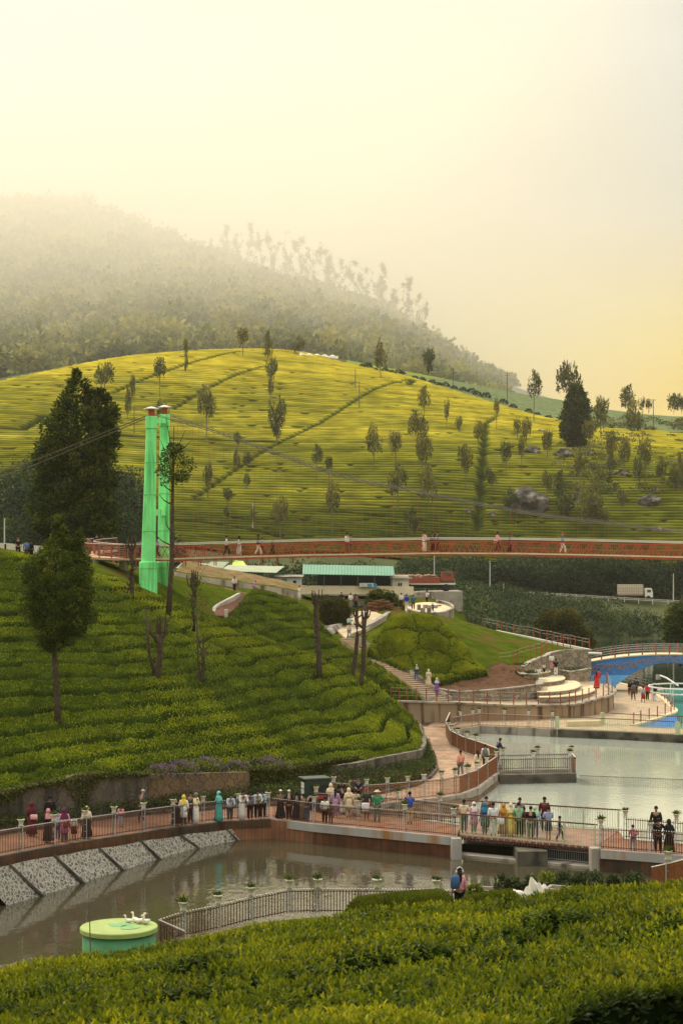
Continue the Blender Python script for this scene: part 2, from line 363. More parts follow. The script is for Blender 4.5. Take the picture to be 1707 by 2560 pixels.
# plan polygons
def plan(lst): return [P(*q).xy for q in lst]
WALLTOP = [(-70, 1975, 83), (0, 1985, 84.8), (110, 1965, 88), (210, 1940, 90.3), (370, 1942, 95.8), (372, 1942, 96.2), (500, 1938, 100), (630, 1935, 103.2), (720, 1932, 106), (782, 1924, 109.5), (890, 1910, 112.2), (958, 1895, 114.2), (1019, 1883, 116.5), (1056, 1876, 119.5), (1066, 1858, 126), (1063, 1838, 134), (1049, 1815, 144), (1010, 1770, 148.5), (967, 1757, 149.2)]
WT = [P(*q) for q in WALLTOP]
park_poly = [v.xy for v in WT] + plan([(1000, 1748, 152), (1070, 1750, 155.4), (1106, 1757, 155.6), (1150, 1722, 158.6), (1215, 1722, 159.6), (1330, 1714, 160.6), (1345, 1690, 166), (1290, 1668, 168), (1345, 1640, 174), (1390, 1625, 178), (1477, 1626, 179), (1500, 1630, 184), (1420, 1612, 190), (1250, 1575, 196), (1180, 1560, 230), (1150, 1510, 240), (-200, 1400, 240), (-200, 1400, 84)])
u = np.arange(-36, 30, .3); v = np.arange(80, 238, .35)
X, Y = np.meshgrid(u, v, indexing='ij')
ZP = PARK(X, Y)
keep = inpoly(X, Y, park_poly)
Vp = np.stack([X, Y, ZP], -1).reshape(-1, 3)
me = mesh_np('hillside', Vp, grid_faces(len(u), len(v), keep), mat=M_lawn, smooth=True)
hs = obj('hillside', me); hs['kind'] = 'structure'

# ---------------------------------------------------------------- tea bushes of the park
M_tea = leafmat('tea_leaves', ((0, (.018, .036, .003)), (.35, (.070, .104, .006)), (.7, (.165, .202, .008)), (1, (.31, .33, .012))), .55, .25, .2, .35, .35)
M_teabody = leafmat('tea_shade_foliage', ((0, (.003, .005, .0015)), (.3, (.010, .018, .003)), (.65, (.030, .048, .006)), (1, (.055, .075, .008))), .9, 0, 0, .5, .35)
def tea_field(name, polys, surf, step, row, n_leaf, leaf, label, height=TEA, bump=.13, seed=0, gaps=(), gapw=.4, tint=0.0, extra=None, drop=0, cells=0):
    """clipped bushes in rows along the contours: surface mesh with troughs + leaves on it"""
    allp = np.array([q for p in polys for q in p]); x0, y0 = allp.min(0); x1, y1 = allp.max(0)
    u = np.arange(x0 - .5, x1 + .5, step); v = np.arange(y0 - .5, y1 + .5, step); X, Y = np.meshgrid(u, v, indexing='ij')
    Zg = surf(X, Y)
    wob = (fnoise(X * .16, Y * .16, seed, 3) - .5) * row[1] + (fnoise(X * .5, Y * .5, seed + 5, 2) - .5) * row[2]
    ph = (Zg + row[3] * X + row[4] * Y + wob) / row[0]
    t = ph - np.floor(ph)
    prof = np.clip(1.08 - np.abs(2 * t - 1) ** row[5] * 1.15, 0, 1)
    # single bushes: cuts across the row now and then
    if cells:                         # separate rounded bushes instead of rows
        rc_ = np.random.default_rng(seed + 77); cs = np.array([(x + rc_.uniform(-.8, .8), y + rc_.uniform(-.9, .9)) for x in np.arange(x0, x1, cells) for y in np.arange(y0, y1, cells * 1.15)])
        d1 = np.full(X.shape, 1e9); d2 = np.full(X.shape, 1e9)
        for cx_, cy_ in cs:
            d = np.hypot(X - cx_ + .5 * (fnoise(X, Y, 3, 2) - .5), (Y - cy_) / 1.15); d2 = np.minimum(d2, np.maximum(d1, d)); d1 = np.minimum(d1, d)
        prof = (.74 + .26 * np.clip((d2 - d1) / .5, 0, 1) ** .6) * np.clip(1.1 - .16 * (d1 / (cells * .62)) ** 2, .5, 1.15)
    cut = fnoise(X * 1.1 + np.floor(ph) * 17.3, Y * .25, seed + 9, 2); prof = prof * np.clip(.8 + (cut - .3) * 1.6, .9, 1)
    inside = np.zeros(X.shape, bool)
    edge = np.full(X.shape, 1e9)
    for p in polys:
        inside |= inpoly(X, Y, p); edge = np.minimum(edge, dist_line(X, Y, list(p) + [p[0]]))
    for gl, gw in gaps:
        d = dist_line(X, Y, gl); prof = prof * np.clip((d - gw * .4) / (gw * .8), 0, 1)
    ed = np.clip(edge / .5, 0, 1); prof = prof * (1 - (1 - ed) ** 2.2)
    H = (height + .35) * prof - .35 + bump * (fnoise(X * 1.1, Y * 1.1, seed + 3, 3) - .5) * np.clip(prof * 2, 0, 1)
    Zs = Zg + H - .12
    V = np.stack([X, Y, Zs], -1)
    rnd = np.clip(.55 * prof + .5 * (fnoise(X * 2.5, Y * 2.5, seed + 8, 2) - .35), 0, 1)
    me = mesh_np(name, V.reshape(-1, 3), grid_faces(len(u), len(v), inside), mat=M_teabody, attrs={'rnd': rnd.ravel()}, smooth=True)
    o = obj(name, me); tag(o, label, 'tea bushes', kind='stuff')
    # leaves: more of them near the camera
    gi, gj = np.nonzero(inside[1:-1, 1:-1]); gi += 1; gj += 1
    rng = np.random.default_rng(seed + 1)
    pw = (.012 + prof[gi, gj] ** 3); pw /= pw.sum(); k = rng.choice(len(gi), n_leaf, p=pw); a = gi[k]; b = gj[k]
    dx = (Zs[a + 1, b] - Zs[a - 1, b]) / (2 * step); dy = (Zs[a, b + 1] - Zs[a, b - 1]) / (2 * step)
    # steeper ground carries more leaves: thin out the flats
    N = np.stack([-dx, -dy, np.ones(len(k))], -1); L = np.linalg.norm(N, axis=1, keepdims=True); N /= L
    C = V[a, b] + np.c_[rng.uniform(-.5, .5, (len(k), 2)) * step, np.zeros(len(k))]; C[:, 2] += dx * (C[:, 0] - V[a, b, 0]) + dy * (C[:, 1] - V[a, b, 1]) - .02
    s = rng.uniform(.7, 1.3, len(k)) * leaf
    N2 = N * .6 + np.array([0, 0, .7])
    LV, LQ = leaf_cloud(C, N2, s, s * .5, rng, 0, .55)
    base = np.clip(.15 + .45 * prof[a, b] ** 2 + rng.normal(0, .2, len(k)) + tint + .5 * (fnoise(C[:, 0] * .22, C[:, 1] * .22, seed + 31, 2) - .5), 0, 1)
    if extra is not None: base = np.clip(base + extra(C[:, 0], C[:, 1]), 0, 1)
    me2 = mesh_np('leaves', LV, LQ, mat=M_tea, attrs={'rnd': np.repeat(base, 4)})
    o2 = obj('leaves', me2, o); o2['kind'] = 'stuff'
    return o
def tplan(lst): return [tuple(P(*q).xy) for q in lst]
spur = [tuple(v.xy) for v in WT[:17]] + tplan([(1010, 1768, 148), (980, 1747, 148), (932, 1696, 143), (930, 1690, 145)]) + \
    tplan([(1062, 1741, 154.4), (1000, 1697, 157.3), (940, 1664, 159.5), (880, 1630, 161.5), (820, 1600, 164), (790, 1560, 170), (752, 1500, 176), (664, 1480, 173), (634, 1492, 170), (602, 1515, 160), (574, 1531, 153), (556, 1548, 145), (536, 1540, 139.5), (421, 1494, 137.5), (348, 1462, 136.5), (230, 1425, 135), (150, 1402, 132), (60, 1385, 130), (0, 1372, 129.5), (-80, 1362, 129), (-80, 1950, 83)])
ridge = tplan([(500, 1578, 133), (650, 1612, 136), (760, 1642, 138), (860, 1678, 140), (930, 1695, 142)])
def ridge_extra(x, y):
    d = dist_line(x, y, ridge); e = np.exp(-(d / 2.2) ** 2) * .32
    low = np.exp(-(dist_line(x, y, tplan([(200, 1900, 92), (420, 1830, 101), (640, 1850, 110), (900, 1850, 118), (1030, 1830, 128)])) / 3.5) ** 2) * .28
    top = np.exp(-(dist_line(x, y, tplan([(0, 1375, 127), (230, 1430, 133), (421, 1500, 136), (520, 1545, 138)])) / 2.5) ** 2) * .3
    return e + low + top - .08  # light on ridge and crest painted into leaf colour; low band lightened too
tea_field('tea_bushes', [spur], PARK, .2, (.76, .42, .10, .0, .012, 6.0), 300000, .11, 'rows of clipped dark green tea bushes covering the spur left of the stone stairs', seed=3, extra=ridge_extra)
mound = tplan([(912, 1612, 167.5), (930, 1588, 171), (958, 1570, 174), (985, 1546, 177.5), (1017, 1536, 179), (1075, 1545, 177), (1110, 1565, 173), (1190, 1640, 167), (1226, 1680, 164.5), (1180, 1695, 162.5), (1104, 1706, 160.5), (1060, 1690, 161), (1000, 1660, 163.5), (960, 1640, 165.5)])
tea_field('tea_bushes', [mound], PARK, .2, (1.15, 2.0, .9, -.06, .0, 4), 90000, .12, 'rounded bright green tea bushes on the mound right of the stone stairs', height=.95, bump=.5, seed=21, tint=.22, cells=3.3)

# ---------------------------------------------------------------- near slope: foreground tea, pond bank
fg_pts = [gp(*q) for q in ((-150, 2560, 10.2), (0, 2560, 10.2), (425, 2560, 9.8), (850, 2560, 9.6), (1280, 2560, 9.4), (1707, 2560, 9.2), (1850, 2560, 9.2),
    (-100, 2415, 20), (0, 2405, 20.5), (218, 2384, 21.5), (435, 2338, 23), (675, 2304, 24.5), (870, 2312, 25.5), (1090, 2308, 26.5), (1284, 2298, 28), (1520, 2284, 29), (1707, 2258, 30), (1850, 2250, 30),
    (425, 2470, 13.5), (1280, 2430, 13.5), (850, 2440, 13.8))]
fg_pts += [(p[0] * 1.25, p[1] + 6, p[2] - 2.6) for p in fg_pts[7:18]]
FG = TPS(fg_pts, lam=.002)
bank_pts = [(-30, 60, -1.4), (-12, 62, -.9), (-8, 64, -.6), (-4, 66, -.3), (0, 66, .2), (4, 60, 1.2), (8, 58, 1.5), (14, 58, 2.0), (22, 56, 2.6),
            (-20, 45, 2.5), (0, 45, 4.0), (14, 44, 5.0), (-14, 28, 6), (0, 32, 6.8), (14, 36, 7), (-30, 72, -3), (-10, 71.5, -2.6), (-5, 72.5, -2.4), (0, 73, -2.2), (5, 73, -2.2), (12, 72, -2.2), (24, 72, -2.2), (-6, 68, -.8), (-3, 69, -.3), (2, 69.2, .05), (5, 68.5, .1)]
BANK = TPS(bank_pts)
u = np.arange(-32, 30, .4); v = np.arange(26, 75, .4); X, Y = np.meshgrid(u, v, indexing='ij')
Zb = BANK(X, Y) + .12 * (fnoise(X, Y, 77, 3) - .5)
me = mesh_np('pond_bank', np.stack([X, Y, Zb], -1).reshape(-1, 3), grid_faces(len(u), len(v)), mat=M_lawn, smooth=True)
o = obj('pond_bank', me); o['kind'] = 'structure'
M_fgtea = leafmat('foreground_tea_leaves', ((0, (.010, .020, .002)), (.3, (.045, .070, .003)), (.6, (.13, .16, .005)), (.85, (.28, .275, .007)), (1, (.42, .38, .014))), .5, .28, .3, .8, .3)
def foreground():
    st = .06
    u = np.arange(-9, 9.6, st); v = np.arange(7.8, 37, st * 1.5); X, Y = np.meshgrid(u, v, indexing='ij')
    inside = (np.abs(X) < Y * .235 + 2.0)
    # skirt of the slope under the plants
    T = FG(X[::4, ::4], Y[::4, ::4])
    # bilinear upsample of the smooth base
    iu = np.clip(np.arange(len(u)) / 4, 0, T.shape[0] - 1.001); iv = np.clip(np.arange(len(v)) / 4, 0, T.shape[1] - 1.001)
    a0 = iu.astype(int); b0 = iv.astype(int); fa = (iu - a0)[:, None]; fb = (iv - b0)[None, :]
    Zt = (T[a0][:, b0] * (1 - fa) * (1 - fb) + T[a0 + 1][:, b0] * fa * (1 - fb) + T[a0][:, b0 + 1] * (1 - fa) * fb + T[a0 + 1][:, b0 + 1] * fa * fb)
    def plan2(l): return [tuple(P(*q).xy) for q in l]
    lines = [
             (plan2([(800, 2400, 15.6), (1010, 2378, 16.3), (1160, 2362, 17), (1330, 2345, 17.6), (1520, 2330, 18)]), .4, .25),
             (plan2([(600, 2345, 20.5), (900, 2318, 21.3), (1200, 2290, 22.5), (1500, 2262, 23.5), (1750, 2240, 24)]), .35, .15),
             (plan2([(-50, 2465, 14.5), (200, 2450, 15.2), (420, 2420, 16.2), (560, 2390, 17.5)]), .35, .2)]
    dep = np.zeros(X.shape)
    for ln, wd, dp in lines:
        d = dist_line(X + .25 * (fnoise(X * 1.5, Y * 1.5, 5, 2) - .5), Y + .5 * (fnoise(X * 1.2, Y * 1.2, 6, 2) - .5), ln); dep = np.maximum(dep, dp * np.exp(-(d / wd) ** 4))
    # at the lower right the row ends: the near plants stand lower and the side of the bush behind is seen
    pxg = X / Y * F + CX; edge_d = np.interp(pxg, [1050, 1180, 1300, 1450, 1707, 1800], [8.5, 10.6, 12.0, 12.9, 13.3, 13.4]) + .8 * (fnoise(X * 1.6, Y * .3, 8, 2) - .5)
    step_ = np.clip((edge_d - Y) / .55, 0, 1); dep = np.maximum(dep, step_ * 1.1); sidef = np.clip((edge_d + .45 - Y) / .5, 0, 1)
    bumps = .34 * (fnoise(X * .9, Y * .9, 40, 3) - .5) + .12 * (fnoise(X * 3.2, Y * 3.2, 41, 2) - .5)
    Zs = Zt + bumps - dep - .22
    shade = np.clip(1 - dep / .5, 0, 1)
    V = np.stack([X, Y, Zs - .10], -1)
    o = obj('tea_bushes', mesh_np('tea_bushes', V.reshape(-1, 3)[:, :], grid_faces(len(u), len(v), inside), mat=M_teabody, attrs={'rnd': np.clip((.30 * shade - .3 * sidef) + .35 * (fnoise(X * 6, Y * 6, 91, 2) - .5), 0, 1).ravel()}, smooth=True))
    tag(o, 'bright yellow-green tea bushes filling the foreground slope, leafy shoots upright', 'tea bushes', kind='stuff')
    rng = np.random.default_rng(5)
    gi, gj = np.nonzero(inside[1:-1, 1:-1]); gi += 1; gj += 1
    n = 88000
    # density per ground area, more per area near the lens
    gyy = (Zs[gi, gj + 1] - Zs[gi, gj - 1]) / (3 * st); pr = (1 - .55 * np.clip((gyy - .5) * 2, 0, 1)) * (1 + 2.5 * sidef[gi, gj]) / (Y[gi, gj] + 2) ** .9; pr /= pr.sum()
    k = rng.choice(len(gi), n, p=pr); a = gi[k]; b = gj[k]
    base = V[a, b] + np.c_[rng.uniform(-.5, .5, (n, 2)) * st, np.full(n, .02)]
    gx = (Zs[a + 1, b] - Zs[a - 1, b]) / (2 * st); gy = (Zs[a, b + 1] - Zs[a, b - 1]) / (3 * st)
    vig = np.clip(.5 + .8 * (fnoise(base[:, 0] * .8, base[:, 1] * .8, 51, 3) - .5) + rng.normal(0, .12, n), 0, 1)
    up = np.stack([-gx * .5, -gy * .5, np.ones(n)], -1) + rng.normal(0, .28, (n, 3)); up /= np.linalg.norm(up, axis=1, keepdims=True)
    VV = []; RR = []; h = rng.uniform(.05, .13, n)
    for lf in range(7):
        fr = lf / 6.0; ang = rng.uniform(0, 2 * np.pi, n) if lf == 0 else ang + 2.4 + rng.normal(0, .3, n)
        side = np.stack([np.cos(ang), np.sin(ang), np.zeros(n)], -1)
        out = 1.25 - 1.0 * fr
        d = up * (.35 + .75 * fr) + side * out; d /= np.linalg.norm(d, axis=1, keepdims=True)
        C = base + up * (h * fr)[:, None]
        L = rng.uniform(.055, .095, n) * (1.1 - .45 * fr)
        sd_ = np.cross(d, up + rng.normal(0, .2, (n, 3))); sd_ /= np.linalg.norm(sd_, axis=1, keepdims=True) + 1e-9; nn = np.cross(sd_, d)
        Lc = L[:, None]; W = Lc * .42
        # six-vertex leaf: folded along the midrib, tip bent
        p0 = C; p1 = C + d * Lc * .45 + sd_ * W * .5 + nn * W * .22; p2 = C + d * Lc * .5 - nn * Lc * .02; p3 = C + d * Lc * .45 - sd_ * W * .5 + nn * W * .22; p4 = C + d * Lc - nn * Lc * .16
        VV.append(np.stack([p0, p1, p4, p2, p3], 1))
        RR.append(np.clip(.10 + .55 * fr * (.4 + vig) + .25 * vig + rng.normal(0, .08, n), 0, 1) * (.25 + .75 * shade[a, b]) * (1 - .8 * np.clip((gy - .5) * 2.2, 0, 1)) * (1 - .4 * sidef[a, b]))  # leaf colour darkened in gaps and on near-facing sides: painted shade
    VV = np.concatenate(VV).reshape(-1, 3); RR = np.repeat(np.concatenate(RR), 5); m_ = len(VV) // 5; i0 = np.arange(m_)[:, None] * 5
    Q = np.concatenate([i0 + np.array([[0, 1, 2, 3]]), i0 + np.array([[0, 3, 2, 4]])])
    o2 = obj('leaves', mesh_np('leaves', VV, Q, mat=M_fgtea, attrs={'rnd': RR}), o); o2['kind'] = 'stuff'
foreground()

# ---------------------------------------------------------------- far side of the valley
far_pts = [gp(*q) for q in (
    (-300, 1470, 260), (0, 1440, 260), (400, 1460, 270), (700, 1480, 270), (1000, 1560, 270), (1250, 1610, 275), (1400, 1640, 290), (1560, 1635, 330), (1750, 1640, 330),
    (-300, 1385, 330), (0, 1385, 330), (300, 1400, 340), (800, 1425, 350), (1200, 1482, 375), (1310, 1487, 378), (1500, 1500, 378), (1690, 1512, 378), (1900, 1516, 378), (1050, 1500, 330), (1250, 1520, 335), (1500, 1560, 345), (1150, 1500, 320), (1350, 1570, 335), (1650, 1590, 350), (1150, 1560, 290),
    (1310, 1478, 388), (1690, 1500, 388), (1000, 1462, 385), (1900, 1505, 388),
    (-300, 1330, 420), (0, 1330, 410), (300, 1345, 405), (600, 1385, 402), (850, 1395, 405), (1000, 1400, 415), (1250, 1410, 420), (1500, 1420, 425), (1800, 1425, 425),
    (-300, 1100, 500), (0, 1130, 490), (200, 1150, 482), (600, 1150, 500), (1000, 1150, 500), (1300, 1170, 492), (1500, 1200, 485), (1700, 1210, 480), (1900, 1215, 480),
    (0, 1030, 530), (300, 1010, 555), (650, 990, 580), (1000, 1030, 570), (1300, 1090, 550), (1500, 1110, 540), (1700, 1130, 535),
    (-300, 1020, 545), (0, 964, 570), (200, 922, 595), (330, 896, 615), (500, 881, 640), (650, 877, 660), (760, 885, 665), (900, 920, 655), (1000, 940, 640), (1130, 980, 620), (1330, 1040, 600), (1500, 1075, 590), (1707, 1090, 590), (1900, 1100, 590),
    (900, 906, 690), (1000, 926, 690), (1130, 951, 690), (1300, 985, 690), (1400, 1000, 690), (1500, 1026, 690), (1707, 1042, 690), (1900, 1050, 690),
    (-300, 1020, 640), (0, 990, 660), (300, 930, 700), (650, 905, 740), (900, 935, 760), (1300, 1020, 760), (1707, 1080, 760))]
FAR = TPS(far_pts, lam=.0005)
HILL = [P(*q).xy for q in ((-250, 1400, 400), (600, 1400, 400), (1000, 1400, 414), (1250, 1400, 419), (1800, 1400, 424), (1800, 1100, 600), (1500, 1075, 592), (1330, 1040, 601), (1130, 980, 621), (1000, 940, 641), (900, 920, 656), (760, 885, 668), (650, 877, 668), (500, 881, 648), (330, 896, 624), (200, 922, 604), (0, 964, 578), (-250, 1015, 556))]
def far_terrain():
    u = np.arange(-150, 200, 2.0); v = np.arange(240, 780, 2.0); X, Y = np.meshgrid(u, v, indexing='ij'); Zf = FAR(X, Y)
    inn = inpoly(X, Y, HILL) & (dist_line(X, Y, list(HILL) + [HILL[0]]) > 3)
    Zf = Zf - np.where(inn, .9, 0) + .5 * (fnoise(X * .1, Y * .1, 9, 3) - .5) * (~inn)
    # materials: rough valley below, pale vegetable field and green meadow over the shoulder
    me = mesh_np('valley', np.stack([X, Y, Zf], -1).reshape(-1, 3), grid_faces(len(u), len(v)), mat=M_valley, smooth=True)
    me.materials.append(mat('vegetable_field', (.115, .15, .055), .9, .1, .35, .5, .6, bscale=1.4)); me.materials.append(mat('bright_meadow', (.17, .21, .018), .9, .1, .12, .03, .3, bscale=1.5))
    nv = len(v) - 1; ii, jj = np.meshgrid(np.arange(len(u) - 1), np.arange(nv), indexing='ij')
    # polygon order is the same as grid_faces
    xc = u[ii] + 1; yc = v[jj] + 1
    fieldp = [P(*q).xy for q in ((880, 903, 652), (1000, 940, 641), (1130, 980, 621), (1330, 1040, 601), (1500, 1075, 598), (1800, 1085, 600), (1900, 1040, 760), (880, 900, 760))]
    meadow = [P(*q).xy for q in ((870, 903, 652), (1000, 932, 655), (1120, 960, 670), (1240, 983, 690), (1300, 983, 760), (870, 900, 760))]
    k = np.where(inpoly(xc, yc, meadow), 2, np.where(inpoly(xc, yc, fieldp), 1, 0)).astype(np.int32)
    me.polygons.foreach_set('material_index', k.ravel())
    o = obj('valley', me); o['kind'] = 'structure'
    # the tea plantation itself
    u = np.arange(-140, 165, 1.25); v = np.arange(396, 672, .22); X, Y = np.meshgrid(u, v, indexing='ij'); ins = inpoly(X, Y, HILL)
    Zc = FAR(u[:, None].repeat(len(v[::8]), 1), np.tile(v[::8], (len(u), 1)))
    Zh = np.stack([np.interp(v, v[::8], Zc[i]) for i in range(len(u))])
    # rows follow the contours; two fields with slightly different row directions
    wob = (fnoise(X * .02, Y * .02, 3, 2) - .5) * 3.5 + (fnoise(X * .10, Y * .08, 4, 2) - .5) * .22
    slope = np.gradient(Zh, axis=1) / .22
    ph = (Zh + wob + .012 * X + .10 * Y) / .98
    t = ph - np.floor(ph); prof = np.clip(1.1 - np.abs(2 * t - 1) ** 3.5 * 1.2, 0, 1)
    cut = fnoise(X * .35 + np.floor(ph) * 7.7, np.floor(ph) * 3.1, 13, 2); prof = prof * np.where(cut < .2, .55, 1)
    def PL(l): return [tuple(P(*q).xy) for q in l]
    def on(l):                                      # photo pixels -> points on the hill surface
        out = []
        for px, py in l:
            Ds = np.arange(402, 690, 1.0); xs = (px - CX) / F * Ds; zr = CZ - (py - HOR) / F * Ds
            hh = FAR(xs, Ds); kk = np.nonzero(hh >= zr)[0]; D = Ds[kk[0]] if len(kk) else 640
            out.append(((px - CX) / F * D, D))
        return out
    dark = np.zeros(X.shape)
    for l, wd in (([(480, 1255), (560, 1200), (640, 1145), (700, 1112), (800, 1062), (880, 1010), (940, 975), (1030, 952)], .6), ([(1030, 955), (1020, 965)], 1.2),
                  ([(1212, 1065), (1210, 1110), (1204, 1180), (1198, 1260), (1192, 1330)], .95), ([(280, 988), (330, 965), (420, 930), (520, 900), (600, 882)], .7),
                  ([(430, 1030), (500, 985), (580, 945), (660, 920)], .6), ([(200, 1085), (320, 1096), (420, 1100), (560, 1106), (700, 1110)], .9), ([(0, 1075), (60, 1080), (110, 1045)], 1.2),
                  ([(1465, 1155), (1490, 1185), (1545, 1225)], .6), ([(430, 1305), (560, 1320), (700, 1345)], .6), ([(1212, 1065), (1240, 1045)], .6), ([(840, 1285), (980, 1300), (1190, 1322)], .5)):
        d = dist_line(X, Y, on(l)); dark = np.maximum(dark, np.exp(-(d / wd) ** 4))
    prof = prof * (1 - dark)
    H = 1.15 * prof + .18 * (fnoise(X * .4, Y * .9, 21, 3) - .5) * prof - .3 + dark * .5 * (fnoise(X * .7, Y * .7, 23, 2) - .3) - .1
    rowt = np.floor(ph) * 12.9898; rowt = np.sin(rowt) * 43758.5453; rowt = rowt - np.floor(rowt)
    tone_and_light = .5 * (fnoise(X * .02 + 4, Y * .03, 31, 3) - .5) + .22 * (rowt - .5) * (.4 + fnoise(X * .03 + np.floor(ph) * 3.3, Y * 0, 71, 2)) + .34 * (fnoise(X * .25, Y * .5, 33, 2) - .5) + .78 * np.clip((Y - 405) / 220, 0, 1) - .37  # patch and row tone, plus painted light: dark base, golden crest
    rnd = np.clip((.05 + .55 * prof ** 2 + tone_and_light) * (1 - .85 * dark), 0, 1)
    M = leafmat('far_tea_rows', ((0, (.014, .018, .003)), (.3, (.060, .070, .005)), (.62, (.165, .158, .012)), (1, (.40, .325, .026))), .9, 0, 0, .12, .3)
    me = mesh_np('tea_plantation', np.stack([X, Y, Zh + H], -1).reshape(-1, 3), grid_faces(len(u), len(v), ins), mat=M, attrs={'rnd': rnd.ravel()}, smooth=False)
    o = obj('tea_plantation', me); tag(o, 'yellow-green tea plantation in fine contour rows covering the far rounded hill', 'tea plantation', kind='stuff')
    return on
on_hill = far_terrain()

# ---------------------------------------------------------------- forest mountain behind
for_pts = [gp(*q) for q in ((-400, 1000, 740), (0, 985, 740), (300, 930, 770), (650, 900, 800), (900, 920, 800), (1150, 960, 830), (1300, 985, 850), (1700, 1060, 900),
    (-400, 590, 1250), (0, 590, 1250), (200, 585, 1250), (300, 632, 1230), (430, 672, 1200), (560, 700, 1150), (650, 745, 1110), (800, 790, 1060), (900, 822, 1020), (1000, 868, 980), (1060, 893, 960), (1130, 928, 930), (1200, 962, 910), (1290, 985, 900), (1500, 1050, 900),
    (0, 760, 960), (300, 760, 970), (600, 800, 930), (850, 860, 880), (1050, 910, 860), (-400, 760, 960), (-400, 660, 1500), (300, 700, 1500), (900, 900, 1300), (1300, 1030, 1150))]
FOR = TPS(for_pts, lam=.0005)
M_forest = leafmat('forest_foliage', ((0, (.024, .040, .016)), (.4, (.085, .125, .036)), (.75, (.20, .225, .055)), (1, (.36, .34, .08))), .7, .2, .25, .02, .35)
def forest():
    u = np.arange(-330, 220, 8.0); v = np.arange(735, 1500, 8.0); X, Y = np.meshgrid(u, v, indexing='ij')
    Zf = FOR(X, Y) + 3 * (fnoise(X * .05, Y * .05, 3, 2) - .5)
    o = obj('mountain', mesh_np('mountain', np.stack([X, Y, Zf], -1).reshape(-1, 3), grid_faces(len(u), len(v)), mat=mat('forest_floor', (.02, .026, .012), .9, .1, .3, .1), smooth=True)); o['kind'] = 'structure'
    rng = np.random.default_rng(17); C = []; N = []; S = []; RN = []
    n = 0
    xs = rng.uniform(-300, 130, 9000); ys = rng.uniform(745, 1290, 9000)
    # skip what the ridge hides
    ok = (np.abs((xs / ys) * F + CX - 640) < 760)
    xs = xs[ok]; ys = ys[ok]; ok = xs / ys * F + CX < 1250 + rng.uniform(-40, 30, len(xs)); xs = xs[ok]; ys = ys[ok]; zs = FOR(xs, ys); pxx = xs / ys * F + CX
    rid = np.interp(pxx, [-400, 0, 200, 300, 430, 560, 650, 800, 900, 1000, 1060, 1130, 1200, 1290], [1250, 1250, 1250, 1230, 1200, 1150, 1110, 1060, 1020, 980, 960, 930, 910, 900])
    ok = ys < rid + 12; xs = xs[ok]; ys = ys[ok]; zs = zs[ok]
    big = np.array([(px_, rng.uniform(1235, 1255)) for px_ in (8, 35, 75, 100, 120, 150, 165, 190, 215, 235, 270, 330, 360, 425)]); bx = (big[:, 0] - CX) / F * big[:, 1]
    xs = np.r_[bx, xs]; ys = np.r_[big[:, 1], ys]; zs = np.r_[FOR(bx, big[:, 1]), zs]
    sel = np.r_[np.arange(14), 14 + rng.permutation(len(xs) - 14)[:3300]]
    for i in sel:
        r = rng.uniform(3.5, 8.5) * (1.0 if ys[i] < 1180 else 1.35) * np.interp(xs[i] / ys[i] * F + CX, [950, 1250], [1, .5]); hgt = r * rng.uniform(.8, 1.5); m = int(60 + r * 13)
        d = rng.normal(0, 1, (m, 3)); d[:, 2] = np.abs(d[:, 2]) * .9 - .15; d /= np.linalg.norm(d, axis=1, keepdims=True)
        if i < 14: r *= .95; hgt = r
        lump = 1 + .28 * np.sin(d[:, 0] * 5 + i) * np.cos(d[:, 1] * 6 + i * 2) + rng.normal(0, .08, m)
        c = np.c_[xs[i], ys[i], zs[i] + r * .9] + d * lump[:, None] * np.array([r, r, hgt])
        C.append(c); N.append(d); S.append(np.full(m, 1.3 + r * .16)); RN.append(np.clip(rng.uniform(.1, .8) + .38 * d[:, 2] + rng.normal(0, .1, m), 0, 1))  # upward leaves coloured lighter: top light painted into each crown
    C = np.concatenate(C); N = np.concatenate(N); S = np.concatenate(S); RN = np.concatenate(RN)
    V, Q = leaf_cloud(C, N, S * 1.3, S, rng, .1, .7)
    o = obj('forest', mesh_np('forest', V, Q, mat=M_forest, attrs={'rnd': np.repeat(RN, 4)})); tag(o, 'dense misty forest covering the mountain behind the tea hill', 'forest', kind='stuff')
forest()
